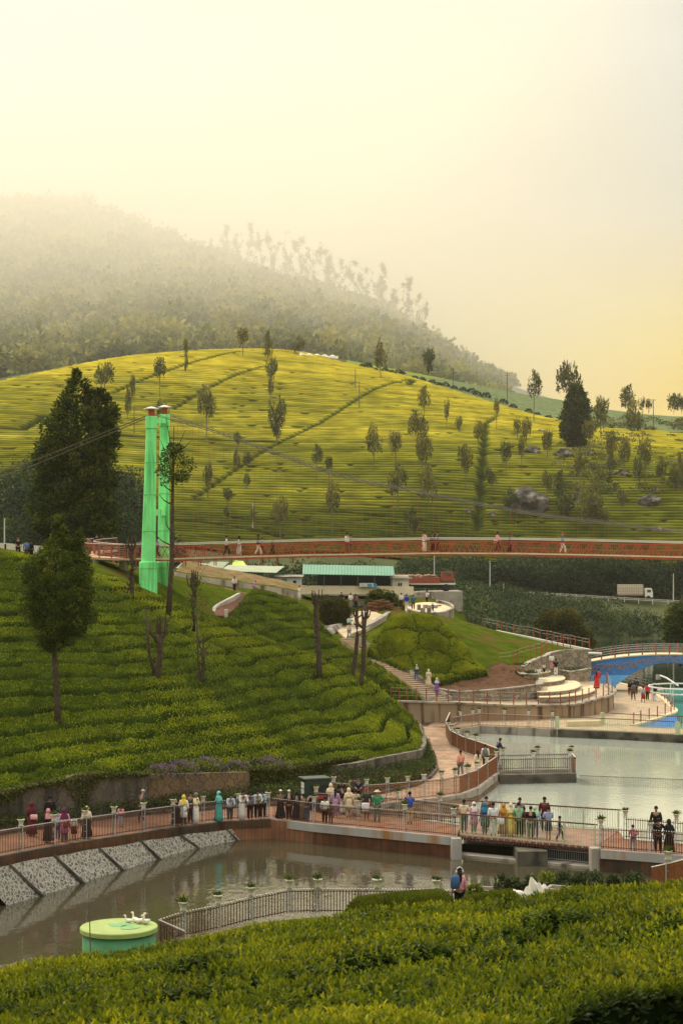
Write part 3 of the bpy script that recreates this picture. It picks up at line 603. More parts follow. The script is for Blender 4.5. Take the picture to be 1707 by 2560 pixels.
# ================================================================ walks, walls, decks, fences
def stonemat(name, stones, mortar, scale, width, bump=.5, stretch=(1, 1, 1), rnd=1.0, dirt=None):
    if name in MATS: return MATS[name]
    m = bpy.data.materials.new(name); m.use_nodes = True; n, l = nodes_of(m); b = n['Principled BSDF']; b.inputs['Roughness'].default_value = .85; b.inputs['Specular IOR Level'].default_value = .2
    tcn = n.new('ShaderNodeTexCoord'); mp = n.new('ShaderNodeMapping'); mp.inputs['Scale'].default_value = stretch; l.new(tcn.outputs['Object'], mp.inputs[0])
    dn = n.new('ShaderNodeTexNoise'); dn.inputs['Scale'].default_value = scale * 1.3; l.new(mp.outputs[0], dn.inputs['Vector'])
    ad = n.new('ShaderNodeMix'); ad.data_type = 'RGBA'; ad.blend_type = 'ADD'; ad.inputs[0].default_value = .35 / scale * rnd; l.new(mp.outputs[0], ad.inputs[6]); l.new(dn.outputs['Color'], ad.inputs[7])
    v1 = n.new('ShaderNodeTexVoronoi'); v1.feature = 'DISTANCE_TO_EDGE'; v1.inputs['Scale'].default_value = scale; l.new(ad.outputs[2], v1.inputs['Vector'])
    v2 = n.new('ShaderNodeTexVoronoi'); v2.feature = 'F1'; v2.inputs['Scale'].default_value = scale; l.new(ad.outputs[2], v2.inputs['Vector'])
    sp = n.new('ShaderNodeSeparateColor'); l.new(v2.outputs['Color'], sp.inputs[0])
    r = n.new('ShaderNodeValToRGB'); set_ramp(r.color_ramp, [(i / (len(stones) - 1), c) for i, c in enumerate(stones)]); l.new(sp.outputs[0], r.inputs[0])
    fn = n.new('ShaderNodeTexNoise'); fn.inputs['Scale'].default_value = scale * 5; fn.inputs['Detail'].default_value = 4; l.new(mp.outputs[0], fn.inputs['Vector'])
    fm = n.new('ShaderNodeMapRange'); fm.inputs[1].default_value = .3; fm.inputs[2].default_value = .7; fm.inputs[3].default_value = .7; fm.inputs[4].default_value = 1.25; l.new(fn.outputs[0], fm.inputs[0])
    mm = n.new('ShaderNodeMix'); mm.data_type = 'RGBA'; mm.blend_type = 'MULTIPLY'; mm.inputs[0].default_value = 1; l.new(r.outputs[0], mm.inputs[6]); l.new(fm.outputs[0], mm.inputs[7])
    r2 = n.new('ShaderNodeValToRGB'); set_ramp(r2.color_ramp, [(width * .55, (0, 0, 0)), (width, (1, 1, 1))]); l.new(v1.outputs['Distance'], r2.inputs[0])
    mx_ = n.new('ShaderNodeMix'); mx_.data_type = 'RGBA'; l.new(r2.outputs[0], mx_.inputs[0]); mx_.inputs[6].default_value = (*mortar, 1); l.new(mm.outputs[2], mx_.inputs[7])
    out = mx_.outputs[2]
    if dirt:
        t2 = n.new('ShaderNodeTexNoise'); t2.inputs['Scale'].default_value = dirt[1]; t2.inputs['Detail'].default_value = 6
        m2 = n.new('ShaderNodeMapping'); m2.inputs['Scale'].default_value = dirt[3]; l.new(tcn.outputs['Object'], m2.inputs[0]); l.new(m2.outputs[0], t2.inputs['Vector'])
        r3 = n.new('ShaderNodeValToRGB'); set_ramp(r3.color_ramp, [(dirt[2], (0, 0, 0)), (dirt[2] + .18, (.85, .85, .85))]); l.new(t2.outputs[0], r3.inputs[0])
        m3 = n.new('ShaderNodeMix'); m3.data_type = 'RGBA'; l.new(r3.outputs[0], m3.inputs[0]); l.new(out, m3.inputs[6]); m3.inputs[7].default_value = (*dirt[0], 1); out = m3.outputs[2]
    l.new(out, b.inputs['Base Color'])
    bp = n.new('ShaderNodeBump'); bp.inputs['Strength'].default_value = bump; bp.inputs['Distance'].default_value = .04; l.new(r2.outputs[0], bp.inputs['Height']); l.new(bp.outputs[0], b.inputs['Normal'])
    MATS[name] = m; return m
def brickmat(name, c1, c2, mortar, scale, bw=.5, rh=.25, rot=0.0, msize=.03):
    if name in MATS: return MATS[name]
    m = bpy.data.materials.new(name); m.use_nodes = True; n, l = nodes_of(m); b = n['Principled BSDF']; b.inputs['Roughness'].default_value = .8; b.inputs['Specular IOR Level'].default_value = .25
    tcn = n.new('ShaderNodeTexCoord'); mp = n.new('ShaderNodeMapping'); mp.inputs['Rotation'].default_value = (0, 0, rot); l.new(tcn.outputs['Object'], mp.inputs[0])
    t = n.new('ShaderNodeTexBrick'); l.new(mp.outputs[0], t.inputs['Vector']); t.inputs['Scale'].default_value = scale; t.inputs['Brick Width'].default_value = bw; t.inputs['Row Height'].default_value = rh; t.inputs['Mortar Size'].default_value = msize
    t.inputs['Color1'].default_value = (*c1, 1); t.inputs['Color2'].default_value = (*c2, 1); t.inputs['Mortar'].default_value = (*mortar, 1)
    fn = n.new('ShaderNodeTexNoise'); fn.inputs['Scale'].default_value = .9; fn.inputs['Detail'].default_value = 6; l.new(tcn.outputs['Object'], fn.inputs['Vector'])
    fm = n.new('ShaderNodeMapRange'); fm.inputs[1].default_value = .3; fm.inputs[2].default_value = .7; fm.inputs[3].default_value = .6; fm.inputs[4].default_value = 1.3; l.new(fn.outputs[0], fm.inputs[0])
    mm = n.new('ShaderNodeMix'); mm.data_type = 'RGBA'; mm.blend_type = 'MULTIPLY'; mm.inputs[0].default_value = 1; l.new(t.outputs[0], mm.inputs[6]); l.new(fm.outputs[0], mm.inputs[7])
    l.new(mm.outputs[2], b.inputs['Base Color'])
    bp = n.new('ShaderNodeBump'); bp.inputs['Strength'].default_value = .3; bp.inputs['Distance'].default_value = .01; l.new(t.outputs['Fac'], bp.inputs['Height']); bp.invert = True; l.new(bp.outputs[0], b.inputs['Normal'])
    MATS[name] = m; return m
M_redpave = brickmat('red_brick_paving', (.26, .105, .048), (.19, .080, .038), (.12, .075, .045), 2.2, rot=.3)
M_tanpave = brickmat('tan_brick_paving', (.42, .27, .165), (.33, .205, .125), (.17, .12, .08), 1.6, rot=.5)
M_plaza = stonemat('plaza_stone', [(.36, .27, .165), (.44, .33, .21), (.30, .225, .14)], (.24, .19, .13), 1.6, .03, .2)
M_cream = mat('cream_stone', (.56, .46, .29), .85, .2, .14, 1.2, .15, wear=((.30, .23, .14), .9, .6))
M_slope = stonemat('stone_pitching', [(.075, .074, .068), (.12, .112, .10), (.20, .18, .15)], (.33, .305, .245), 4.8, .15, .5, (1, 1, 1), 2.0)
M_rub = stonemat('rubble_wall', [(.23, .18, .12), (.34, .28, .20), (.27, .24, .20), (.19, .16, .12)], (.13, .105, .075), 2.0, .05, .6)
M_rubwarm = stonemat('warm_rubble_wall', [(.15, .10, .055), (.20, .135, .07), (.12, .09, .055)], (.10, .065, .035), 1.5, .04, .6, dirt=((.035, .03, .02), .6, .56, (1, 1, .4)))
M_rubdark = stonemat('dark_mossy_wall', [(.085, .072, .050), (.12, .10, .075), (.07, .062, .045)], (.045, .04, .03), 1.6, .035, .5, dirt=((.022, .022, .014), 1.0, .46, (1, 1, .22)))
M_rubgrey = stonemat('streaked_wall', [(.17, .15, .11), (.22, .19, .14), (.14, .125, .095)], (.08, .07, .05), 1.7, .035, .4, dirt=((.03, .027, .02), 1.5, .47, (1, 1, .15)))
M_darkconc = mat('dark_wet_concrete', (.085, .075, .055), .8, .3, .35, 1.2, .3, wear=((.025, .024, .018), 1.0, .5))
M_rust = mat('rust_stained_concrete', (.30, .29, .26), .8, .25, .22, .5, .2, wear=((.27, .13, .04), .7, .53, (1, 1, .1)))
M_redwall = mat('red_lower_wall', (.20, .075, .04), .85, .2, .3, .6, .2, wear=((.09, .05, .03), .6, .55))
M_bar = mat('maroon_bar_paint', (.075, .028, .018), .5, .4, .2, 4)
M_barbrown = mat('brown_bar_paint', (.20, .075, .028), .5, .4, .2, 4)
M_redpost = mat('red_oxide_post', (.27, .060, .026), .55, .4, .2, 3)
M_tip = mat('white_bar_tip', (.62, .58, .50), .5, .4, .05, 4)
M_steel = mat('pale_grey_steel', (.36, .37, .36), .5, .4, .15, 3, metal=.2)
M_lgreen = mat('pale_green_paint', (.40, .47, .27), .5, .4, .12, 3, wear=((.22, .2, .1), 1.2, .66))
M_brownrail = mat('brown_handrail', (.13, .05, .03), .45, .4, .2, 3)
M_pot = mat('white_pot', (.66, .62, .52), .6, .3, .08, 6)
M_potplant = leafmat('pot_plant_leaves', ((0, (.02, .035, .008)), (.5, (.06, .09, .015)), (1, (.14, .17, .03))), .6, .3, .2, 2, .2)
M_bed = leafmat('bed_plants', ((0, (.010, .020, .006)), (.5, (.035, .055, .010)), (.86, (.07, .09, .016)), (.90, (.24, .03, .07)), (1, (.36, .06, .13))), .6, .3, .2, .5, .35)

def wz(px): return max(0.0, 1 - px / 560.0)
LWF = [(-70, 2155), (0, 2143), (129, 2119), (286, 2094), (428, 2072), (558, 2056), (678, 2050)]
def WG(px, py): return G(px, py, wz(px))
FRONT_L = [WG(*q) for q in LWF]
DECKF = [G(*q) for q in ((681, 2049), (782, 2062), (958, 2079), (1140, 2096))]
REAR_DECK = [G(*q) for q in ((1150, 2063), (1099, 2056), (992, 2043), (880, 2036), (790, 2031))]
PATHF = [G(*q) for q in ((792, 2022), (823, 2006), (870, 2010), (911, 2014), (968, 2010), (1019, 2005), (1060, 2000), (1103, 1996), (1150, 1988), (1193, 1972), (1244, 1934))]
CURB = [G(*q) for q in ((1244, 1915), (1216, 1903), (1188, 1893), (1157, 1882), (1126, 1866), (1114, 1841), (1124, 1816), (1142, 1805), (1147, 1803))]
BEDF = [G(*q) for q in ((1052, 1818), (1060, 1850), (1085, 1900), (1092, 1925), (1075, 1945), (1040, 1965), (950, 1985), (850, 2000), (760, 2013), (650, 2015))] + [WG(*q) for q in ((402, 2034), (268, 2047), (0, 2087), (-70, 2098))]
red = FRONT_L + DECKF[1:] + REAR_DECK + [PATHF[0], PATHF[1]] + [BEDF[7]] + BEDF[8:]
slab('brick_walkway', red, 1.8, M_redpave)
tan = [BEDF[7]] + [p + Vector((0, 0, -.004)) for p in PATHF[1:]] + CURB + [G(1052, 1806)] + BEDF[:7]
slab('brick_path', tan, 1.4, M_tanpave)
# dark kerb face under the left walk, then the pitched stone slope down to the water
k_top = [p + Vector((0, 0, .05)) for p in FRONT_L]
tw = wall_strip('kerb_wall', k_top, [p + Vector((0, 0, -.42)) for p in FRONT_L], .25, M_darkconc); tag(tw, 'dark stained kerb wall under the left walkway railing', 'wall')
SL_T = [P(*q, 0) if False else None for q in ()]
top_px = [(-60, 2176), (27, 2158), (129, 2143), (245, 2121), (357, 2101), (446, 2085), (567, 2072), (687, 2060)]
bot_px = [(30, 2262), (116, 2239), (222, 2206), (318, 2175), (410, 2146), (480, 2126), (602, 2101), (706, 2085)]
def on_front(px, dz):
    t = np.interp(px, [q[0] for q in LWF], range(len(LWF))); i = min(int(t), len(LWF) - 2); p = FRONT_L[i].lerp(FRONT_L[i + 1], t - i); return p + Vector((0, 0, dz))
ST = [on_front(a, -.40) + Vector((.05, -.06, 0)) for a, b in top_px]; SB = [G(a, b, -1.0) + Vector((0, 0, -.3)) for a, b in bot_px]
bm = bmesh.new(); rows = []
T2 = smooth_line(ST, 5); B2 = smooth_line(SB, 5)
for a, b in zip(T2, B2): rows.append([bm.verts.new(a.lerp(b, t / 5) + Vector((0, 0, .03 * math.sin(a.x * 3 + t)))) for t in range(6)])
for q, r_ in zip(rows[:-1], rows[1:]):
    for k in range(5): bm.faces.new((q[k], q[k + 1], r_[k + 1], r_[k]))
so = bm_obj('stone_slope', bm, M_slope, smooth=True); tag(so, 'sloping bank of dark stones set in pale mortar under the left walkway', 'stone bank')
for (tx, ty, bx, by) in ((45, 598, 260, 760), (300, 548, 495, 690), (545, 497, 710, 615), (780, 455, 915, 553), (1000, 415, 1130, 490), (1265, 397, 1350, 450)):
    a = on_front(Z('j', tx, ty)[0], -.36); b = G(*Z('j', bx, by), -1.0) + Vector((0, 0, -.2))
    bm = bmesh.new(); b_beam(bm, a + Vector((0, 0, .02)), b + Vector((0, 0, .04)), .25, .10); bm_obj('rib', bm, M_darkconc, so)
# deck fascia with rust streaks, red wall below, end pillar
def fascia(name, label, line, th, h, m, z0=0.0):
    o = wall_strip(name, [p + Vector((0, 0, z0)) for p in line], [p + Vector((0, 0, z0 - h)) for p in line], th, m); tag(o, label, 'wall'); return o
off = Vector((0, -.12, 0))
fascia('deck_edge_wall', 'long grey concrete deck edge with rust stains above the lower pond', [p + off for p in DECKF], .3, .42, M_rust, .06)
fascia('deck_base_wall', 'low red wall under the grey concrete deck edge', [p for p in DECKF], .2, 1.0, M_redwall, -.36)
bm = bmesh.new(); p = G(1139, 2097); b_box(bm, (p.x, p.y - .1, -.55), (.5, .6, 1.25), .1, bev=.02)
tag(bm_obj('concrete_pillar', bm, M_rust), 'stubby rust stained concrete pillar where the deck meets the green railed footbridge', 'pillar')
# sloping brown bank between rear deck railing and the path fence, down to the basin
bm = bmesh.new()
up = [PATHF[0], PATHF[2], PATHF[4], PATHF[6], PATHF[8], PATHF[9], PATHF[10]]
lo = [REAR_DECK[4], REAR_DECK[3], REAR_DECK[2], REAR_DECK[1], REAR_DECK[0], G(1215, 2010, -.6), G(1280, 1963, -.6)]
ra = [[bm.verts.new(a.lerp(b, t / 4) + Vector((0, .1, -.12 - (1.1 * t / 4 if i > 0 else .2)))) for t in range(5)] for i, (a, b) in enumerate(zip(up, lo))]
for q, r_ in zip(ra[:-1], ra[1:]):
    for k in range(4): bm.faces.new((q[k], q[k + 1], r_[k + 1], r_[k]))
tag(bm_obj('basin_bank', bm, mat('brown_bank', (.13, .085, .05), .9, .15, .4, 1.5, .6, wear=((.05, .04, .025), 1.2, .5)), smooth=True), 'brown stone bank sloping from the path fence to the basin', 'stone bank')
fascia('path_kerb', 'worn concrete kerb under the brown fence of the curving path', [p + Vector((.1, -.1, 0)) for p in PATHF[1:]], .3, .5, M_conc, .06)
fascia('basin_kerb', 'curved concrete kerb under the fence at the left end of the basin', [p + Vector((0, .02, 0)) for p in CURB[::-1]], .3, .75, M_conc, .08)
# right walkway
RWF = [G(*q) for q in ((1488, 2119), (1499, 2127), (1600, 2134), (1707, 2142), (1800, 2149))]; RWB = [G(*q) for q in ((1800, 2116), (1707, 2109), (1561, 2097), (1545, 2078))]
slab('right_walkway', RWF + RWB, 1.7, M_redpave)
fascia('deck_edge_wall', 'short grey and rust concrete edge of the walkway at the right of the footbridge', [p + off for p in RWF[1:]], .3, .42, M_rust, .06)
fascia('deck_base_wall', 'dark wet wall below the right walkway edge', RWF[1:], .2, 1.1, M_darkconc, -.36)
bm = bmesh.new(); p = G(1487, 2123); b_box(bm, (p.x, p.y - .1, -.5), (.55, .6, 1.2), .1, bev=.02)
tag(bm_obj('concrete_pillar', bm, M_conc), 'pale concrete pillar at the right end of the green railed footbridge', 'pillar')

# ---------------------------------------------------------------- fences
def railing_mesh(bm, tips, line, h, sp, bar=.018, rails=(.12, .92)):
    for a, b in zip(line[:-1], line[1:]):
        L = (b - a).length; n = max(1, round(L / sp)); d = (b - a).normalized()
        for rz in rails: b_beam(bm, a + Vector((0, 0, rz * h)), b + Vector((0, 0, rz * h)), .03, .035)
        for k in range(n):
            p = a.lerp(b, (k + .5) / n); b_beam(bm, p + Vector((0, 0, .04)), p + Vector((0, 0, h)), bar, bar)
            if tips:
                n0 = len(bm.faces); b_beam(bm, p + Vector((0, 0, h)), p + Vector((0, 0, h + .035)), bar * 1.7, bar * 1.7); bm.faces.ensure_lookup_table()
                for q in range(n0, len(bm.faces)): bm.faces[q].material_index = 1
def post_mesh(bm, p, h, w=.14):
    for s in (-1, 1): b_beam(bm, p + Vector((s * w * .5, 0, 0)), p + Vector((s * w * .5, 0, h)), .035, .05)
    for k in range(4): b_beam(bm, p + Vector((-w * .5, 0, .12 + k * (h - .2) / 3)), p + Vector((w * .5, 0, .12 + k * (h - .2) / 3)), .03, .03)
    b_box(bm, (p.x, p.y, p.z + h), (w + .1, .16, .03))
POT_ME = []
def pot_meshes():
    bm = bmesh.new(); b_lathe(bm, [(.085, 0), (.09, .02), (.135, .24), (.165, .245), (.165, .29), (.14, .29), (.13, .25), (.0, .25)], 14)
    me = bpy.data.meshes.new('pot'); bm.to_mesh(me); bm.free(); me.materials.append(M_pot); me.polygons.foreach_set('use_smooth', np.ones(len(me.polygons), bool)); pl = []
    for k in range(4):
        rng = np.random.default_rng(200 + k); n = 70; C = rng.normal(0, .05, (n, 3)); C[:, 2] = .27 + np.abs(C[:, 2]) * .6; N = C * np.array([1, 1, 0]) * 6 + np.array([0, 0, .7])
        V, Q = leaf_cloud(C, N, rng.uniform(.08, .17, n) * (1 + .25 * k), .05, rng, .1, .5); pl.append(mesh_np('plant', V, Q, mat=M_potplant, attrs={'rnd': np.repeat(rng.uniform(0, 1, n), 4)}))
    return me, pl
POT_ME = pot_meshes()
POT_N = [0]
def pot(p, label, group, s=1.0):
    k = POT_N[0]; POT_N[0] += 1
    e = empty('flower_pot', p, k * 1.3, s); tag(e, label, 'flower pot', group)
    obj('pot', POT_ME[0], e); obj('plant', POT_ME[1][k % 4], e)
def fence(label, line, posts, h=1.08, sp=.125, m=None, tips=True, pots=None, post_h=1.16, pm=None, rails=(.12, .92), bar=.026, name='fence', pot_s=1.0):
    """line: base polyline; posts: base points; pots: (label pattern, group) put a pot on every post"""
    e = empty(name, line[0]); tag(e, label, 'fence'); inv = Matrix.Translation(-Vector(line[0]))
    bm = bmesh.new()
    railing_mesh(bm, tips, line, h, sp, bar, rails); bm.transform(inv); ro = bm_obj('railing', bm, m or M_bar, e); ro.data.materials.append(M_tip)
    for p in posts:
        bm = bmesh.new(); post_mesh(bm, Vector(p), post_h); bm.transform(inv); bm_obj('post', bm, pm or M_steel, e)
    if pots:
        for i, p in enumerate(posts): pot(Vector(p) + Vector((0, 0, post_h + .016)), pots[0] % ORD[i], pots[1], pot_s)
    return e
def at_px(line, px):
    """point of a base polyline that stands at photo column px"""
    for a, b in zip(line[:-1], line[1:]):
        pa = a.x / a.y * F + CX; pb = b.x / b.y * F + CX
        if min(pa, pb) - .5 <= px <= max(pa, pb) + .5 and abs(pa - pb) > 1e-6: return a.lerp(b, min(1, max(0, (px - pa) / (pb - pa))))
    return min(line, key=lambda q: abs(q.x / q.y * F + CX - px))
LF = smooth_line(FRONT_L, 4); LFi = [p + Vector((-.08, .14, .05)) for p in LF]
fence('long maroon fence with white tips along the left walkway above the stone bank', LFi, [at_px(LFi, Z('j', x, 0)[0]) for x in (120, 303, 478, 640, 805, 970, 1138, 1335, 1502)],
      pots=('white flower pot, %s from left on the fence above the stone bank', 'white pots on the fence above the stone bank'))
DF = densify([p + Vector((0, .12, .06)) for p in DECKF], 2)
fence('maroon fence with white tips along the front edge of the concrete deck', DF, [at_px(DF, Z('k', x, 0)[0]) for x in (488, 820, 1160, 1518)],
      pots=('white flower pot, %s from left on the front fence of the deck', 'white pots on the front fence of the deck'))
RD = densify([p + Vector((0, -.05, .0)) for p in REAR_DECK[::-1]], 2)
fence('maroon fence with white tips along the rear edge of the deck behind the visitors', RD, [at_px(RD, Z('k', x, 0)[0]) for x in (490, 1107, 1420)],
      pots=('white flower pot, %s from left on the rear fence of the deck', 'white pots on the rear fence of the deck'))
PFL = densify([p + Vector((-.05, .1, .06)) for p in PATHF], 2)
fence('brown fence with flower pots winding along the path above the basin bank', PFL, [at_px(PFL, q) for q in (834, 916, 968, 1019, 1059, 1103, 1137, 1168, 1192, 1216, 1240)], m=M_barbrown, sp=.1, bar=.03,
      pots=('white flower pot, %s from left on the winding brown path fence', 'white pots on the winding path fence'))
CFL = [p + Vector((0, .15, .08)) for p in CURB]
fence('rust brown panel fence around the rounded left end of the basin', CFL[:-2], [at_px(CFL, q) for q in (1121, 1129, 1144, 1166, 1190)], m=M_barbrown, sp=.06, bar=.045,
      pots=('white flower pot, %s from left on the rust panel fence at the basin end', 'white pots on the rust panel fence'))
FARW = [G(*q) for q in ((1130, 1826), (1147, 1823), (1199, 1815), (1290, 1819), (1392, 1824))]
FARR = [G(*q) for q in ((1392, 1824), (1540, 1830), (1693, 1838), (1800, 1844))]
fence('brown fence with white tips and pots along the far side of the basin', FARW[:], [at_px(FARW, q) for q in (1150, 1181, 1197, 1260, 1321, 1380)], m=M_barbrown, sp=.12,
      pots=('white flower pot, %s from left on the far fence of the basin', 'white pots on the far fence of the basin'))
def wallthing(name, label, top, hgt, th, m):
    o = wall_strip(name, top, [p - Vector((0, 0, hgt)) for p in top], th, m); tag(o, label, 'wall'); return o
wallthing('basin_wall', 'grey concrete wall of the basin below the brown far fence', [p + Vector((0, -.25, .02)) for p in FARW], 1.0, .4, M_conc)
wallthing('basin_wall', 'darker concrete wall of the basin below the pale green railing', [p + Vector((0, -.25, .02)) for p in FARR], 1.0, .4, M_darkconc)
def rail_green(name, label, line, posts, h, sp, thick=.05, rail=None, mat_=None, postw=.1, pname='post'):
    e = empty(name, line[0]); tag(e, label, 'railing'); inv = Matrix.Translation(-Vector(line[0]))
    bm = bmesh.new(); railing_mesh(bm, None, line, h - .04, sp, .022, (.08,)); bm.transform(inv); bm_obj('bars', bm, mat_ or M_lgreen, e)
    bm = bmesh.new()
    for a, b in zip(line[:-1], line[1:]): b_beam(bm, a + Vector((0, 0, h)), b + Vector((0, 0, h)), .06, .06)
    bm.transform(inv); bm_obj('handrail', bm, rail or M_brownrail, e)
    for p in posts:
        bm = bmesh.new(); b_box(bm, (p.x, p.y, p.z + h / 2), (postw, postw, h + .04), bev=.008); bm.transform(inv); bm_obj(pname, bm, mat_ or M_lgreen, e)
    return e
FR2 = [p + Vector((0, .05, .02)) for p in FARR]
rail_green('railing', 'pale green railing with thick end posts along the far right side of the basin', FR2, [FR2[0], FR2[2]], 1.05, .17, postw=.32)
R2 = [G(*q) for q in ((1505, 1812), (1600, 1818), (1707, 1823), (1800, 1828))]
rail_green('railing', 'second pale green railing behind the basin railing, with a thick left post', R2, [R2[0]], 1.05, .17, postw=.32)
# platform in the basin
PLF = [G(*q) for q in ((1248, 1938), (1440, 1934))]; PLB = [PLF[1] + Vector((.1, 2.6, 0)), PLF[0] + Vector((-.6, 2.4, 0))]
o = slab('basin_platform', [PLF[0], PLF[1], PLB[0], PLB[1]], 1.6, M_darkconc, kind=None); tag(o, 'dark concrete platform jutting into the basin', 'platform')
pl = [p + Vector((0, .1, .01)) for p in PLF]; 
fence('maroon fence on the front edge of the basin platform', pl, [at_px(pl, Z('l', x, 0)[0]) for x in (600, 835)], tips=True,
      pots=('white flower pot on the front fence of the basin platform, %s from left', 'pots on the platform front fence'), sp=.13)
plr = [PLF[1] + Vector((-.08, .12, .01)), PLB[0] + Vector((-.1, -.1, .01))]
fence('short rust brown fence at the right end of the basin platform', plr, [plr[1]], m=M_barbrown, sp=.06, bar=.045, pots=('white flower pot at the right end fence of the basin platform (%s)', 'pot on the platform end fence'))
plb = [PLB[1] + Vector((.1, -.1, .01)), PLB[0] + Vector((-.2, -.1, .01))]
fence('maroon fence along the rear edge of the basin platform', plb, [at_px(plb, q) for q in (1256, 1343)], pots=('white flower pot on the rear fence of the basin platform, %s from left', 'pots on the platform rear fence'), sp=.13)
# grated weir across the basin
WR = [P(1447, 1974, 113.4), P(1568, 1979, 112.6), P(1707, 1985, 111.6), P(1850, 1991, 110.5)]
e = empty('weir_grating', WR[0]); tag(e, 'long low grey grating across the basin at the right of the platform', 'grating'); inv = Matrix.Translation(-WR[0])
bm = bmesh.new()
railing_mesh(bm, None, [p + Vector((0, 0, .0)) for p in WR], .95, .11, .02, (.98,)); bm.transform(inv); bm_obj('bars', bm, mat('grating_steel', (.12, .11, .09), .5, .4, .2), e)
bm = bmesh.new()
for a, b in zip(WR[:-1], WR[1:]): b_beam(bm, a + Vector((0, 0, -.02)), b + Vector((0, 0, -.02)), .3, .12)
bm.transform(inv); bm_obj('beam', bm, M_concpale, e)
# footbridge over the sluice
FBF = [G(1150, 2088), G(1487, 2118)]; FBB = [G(1545, 2077), G(1160, 2050)]
e = empty('footbridge', FBF[0]); tag(e, 'short wooden footbridge with pale green railings, crowded with visitors', 'footbridge'); inv = Matrix.Translation(-FBF[0])
M_plank = brickmat('plank_deck', (.20, .085, .055), (.15, .065, .045), (.34, .25, .19), 3.2, 1.2, .22, .72, .03)
bm = bmesh.new(); vs = [bm.verts.new(p + Vector((0, 0, -.0))) for p in FBF + FBB]; f = bm.faces.new(vs); r_ = bmesh.ops.extrude_face_region(bm, geom=[f])
bmesh.ops.translate(bm, verts=[v_ for v_ in r_['geom'] if isinstance(v_, bmesh.types.BMVert)], vec=(0, 0, -.1)); bm.transform(inv); bm_obj('deck', bm, M_plank, e)
bm = bmesh.new(); nb = 46
for k in range(nb):
    a = FBF[0].lerp(FBF[1], (k + .5) / nb); b = FBB[1].lerp(FBB[0], (k + .5) / nb); d = (b - a).normalized(); b_beam(bm, a - d * .06 + Vector((0, 0, -.17)), b + Vector((0, 0, -.17)), .1, .14)
bm.transform(inv); bm_obj('joists', bm, M_bar, e)
fl = [p + Vector((0, .06, 0)) for p in FBF]; bl = [p + Vector((0, -.06, 0)) for p in FBB[::-1]]
for nm, ln in (('front_railing', fl), ('rear_railing', bl)):
    bm = bmesh.new(); railing_mesh(bm, None, ln, 1.06, .135, .02, (.06,)); 
    for t in (0, .25, .5, .78, 1): q = ln[0].lerp(ln[1], t); b_box(bm, (q.x, q.y, q.z + .55), (.06, .06, 1.1))
    bm.transform(inv); ro = bm_obj(nm, bm, M_lgreen, e)
    bm = bmesh.new(); b_beam(bm, ln[0] + Vector((-.1, 0, 1.1)), ln[1] + Vector((.1, 0, 1.1)), .07, .07); bm.transform(inv); bm_obj('handrail', bm, M_brownrail, ro)
bm = bmesh.new(); q = G(1330, 2112); b_box(bm, (q.x, q.y + 1.2, -.72), (1.5, 2.6, .8)); bm.transform(inv); bm_obj('pier', bm, M_darkconc, e)
bm = bmesh.new(); b_beam(bm, FBF[0] + Vector((-.2, -.15, -.98)), FBF[1] + Vector((0, -.15, -.98)), .9, .2); bm.transform(inv); bm_obj('sill', bm, M_conc, e)
bm = bmesh.new(); railing_mesh(bm, None, [FBF[0].lerp(FBF[1], .56) + Vector((0, .4, -.85)), FBF[1] + Vector((0, .3, -.85))], .5, .1, .018, (.05, .98)); bm.transform(inv); bm_obj('sluice_grating', bm, M_steel, e)
# right walkway fences
rf = [p + Vector((0, .12, .06)) for p in RWF[1:]]; rb = [p + Vector((0, -.1, .02)) for p in RWB[::-1]][1:]
fence('maroon fence with white tips along the front of the right walkway', rf, [at_px(rf, q) for q in (1501, 1625)], pots=('white flower pot, %s from left on the front fence of the right walkway', 'pots on the right walkway front fence'))
fence('maroon fence along the rear of the right walkway by the basin', rb, [at_px(rb, q) for q in (1562, 1690)], pots=('white flower pot, %s from left on the rear fence of the right walkway', 'pots on the right walkway rear fence'))
# near bank fence and its front return
NB = [P(400, 2362, 68.0), P(450, 2345, 68.3), P(545, 2325, 69), P(632, 2303, 69.6), P(720, 2285, 70), P(800, 2283, 69.8), P(945, 2284, 69.6), P(1140, 2287, 69.2)]
fence('dark maroon fence with potted posts along the near bank of the lower pond', NB, [at_px(NB, q) for q in (458, 546, 627, 723, 795, 942, 1091)], h=.98, post_h=1.06, pot_s=1.15, bar=.034,
      pots=('terracotta topped white pot, %s from left on the near bank fence'.replace('terracotta topped ', ''), 'white pots on the near bank fence'))
fence('short maroon fence with white tips beside the round green tank', [P(397, 2362, 68.0), P(462, 2393, 65.6)], [], h=.98)
NR = [P(1628, 2240, 60.5), P(1670, 2232, 59.5), P(1760, 2212, 57)]
fence('brown fence end with one pot at the far right of the near bank', NR, [at_px(NR, 1669)], h=1.0, m=M_barbrown, sp=.08, bar=.035, pots=('white flower pot on the fence end at the right edge (%s)', 'pot on the right edge fence'))

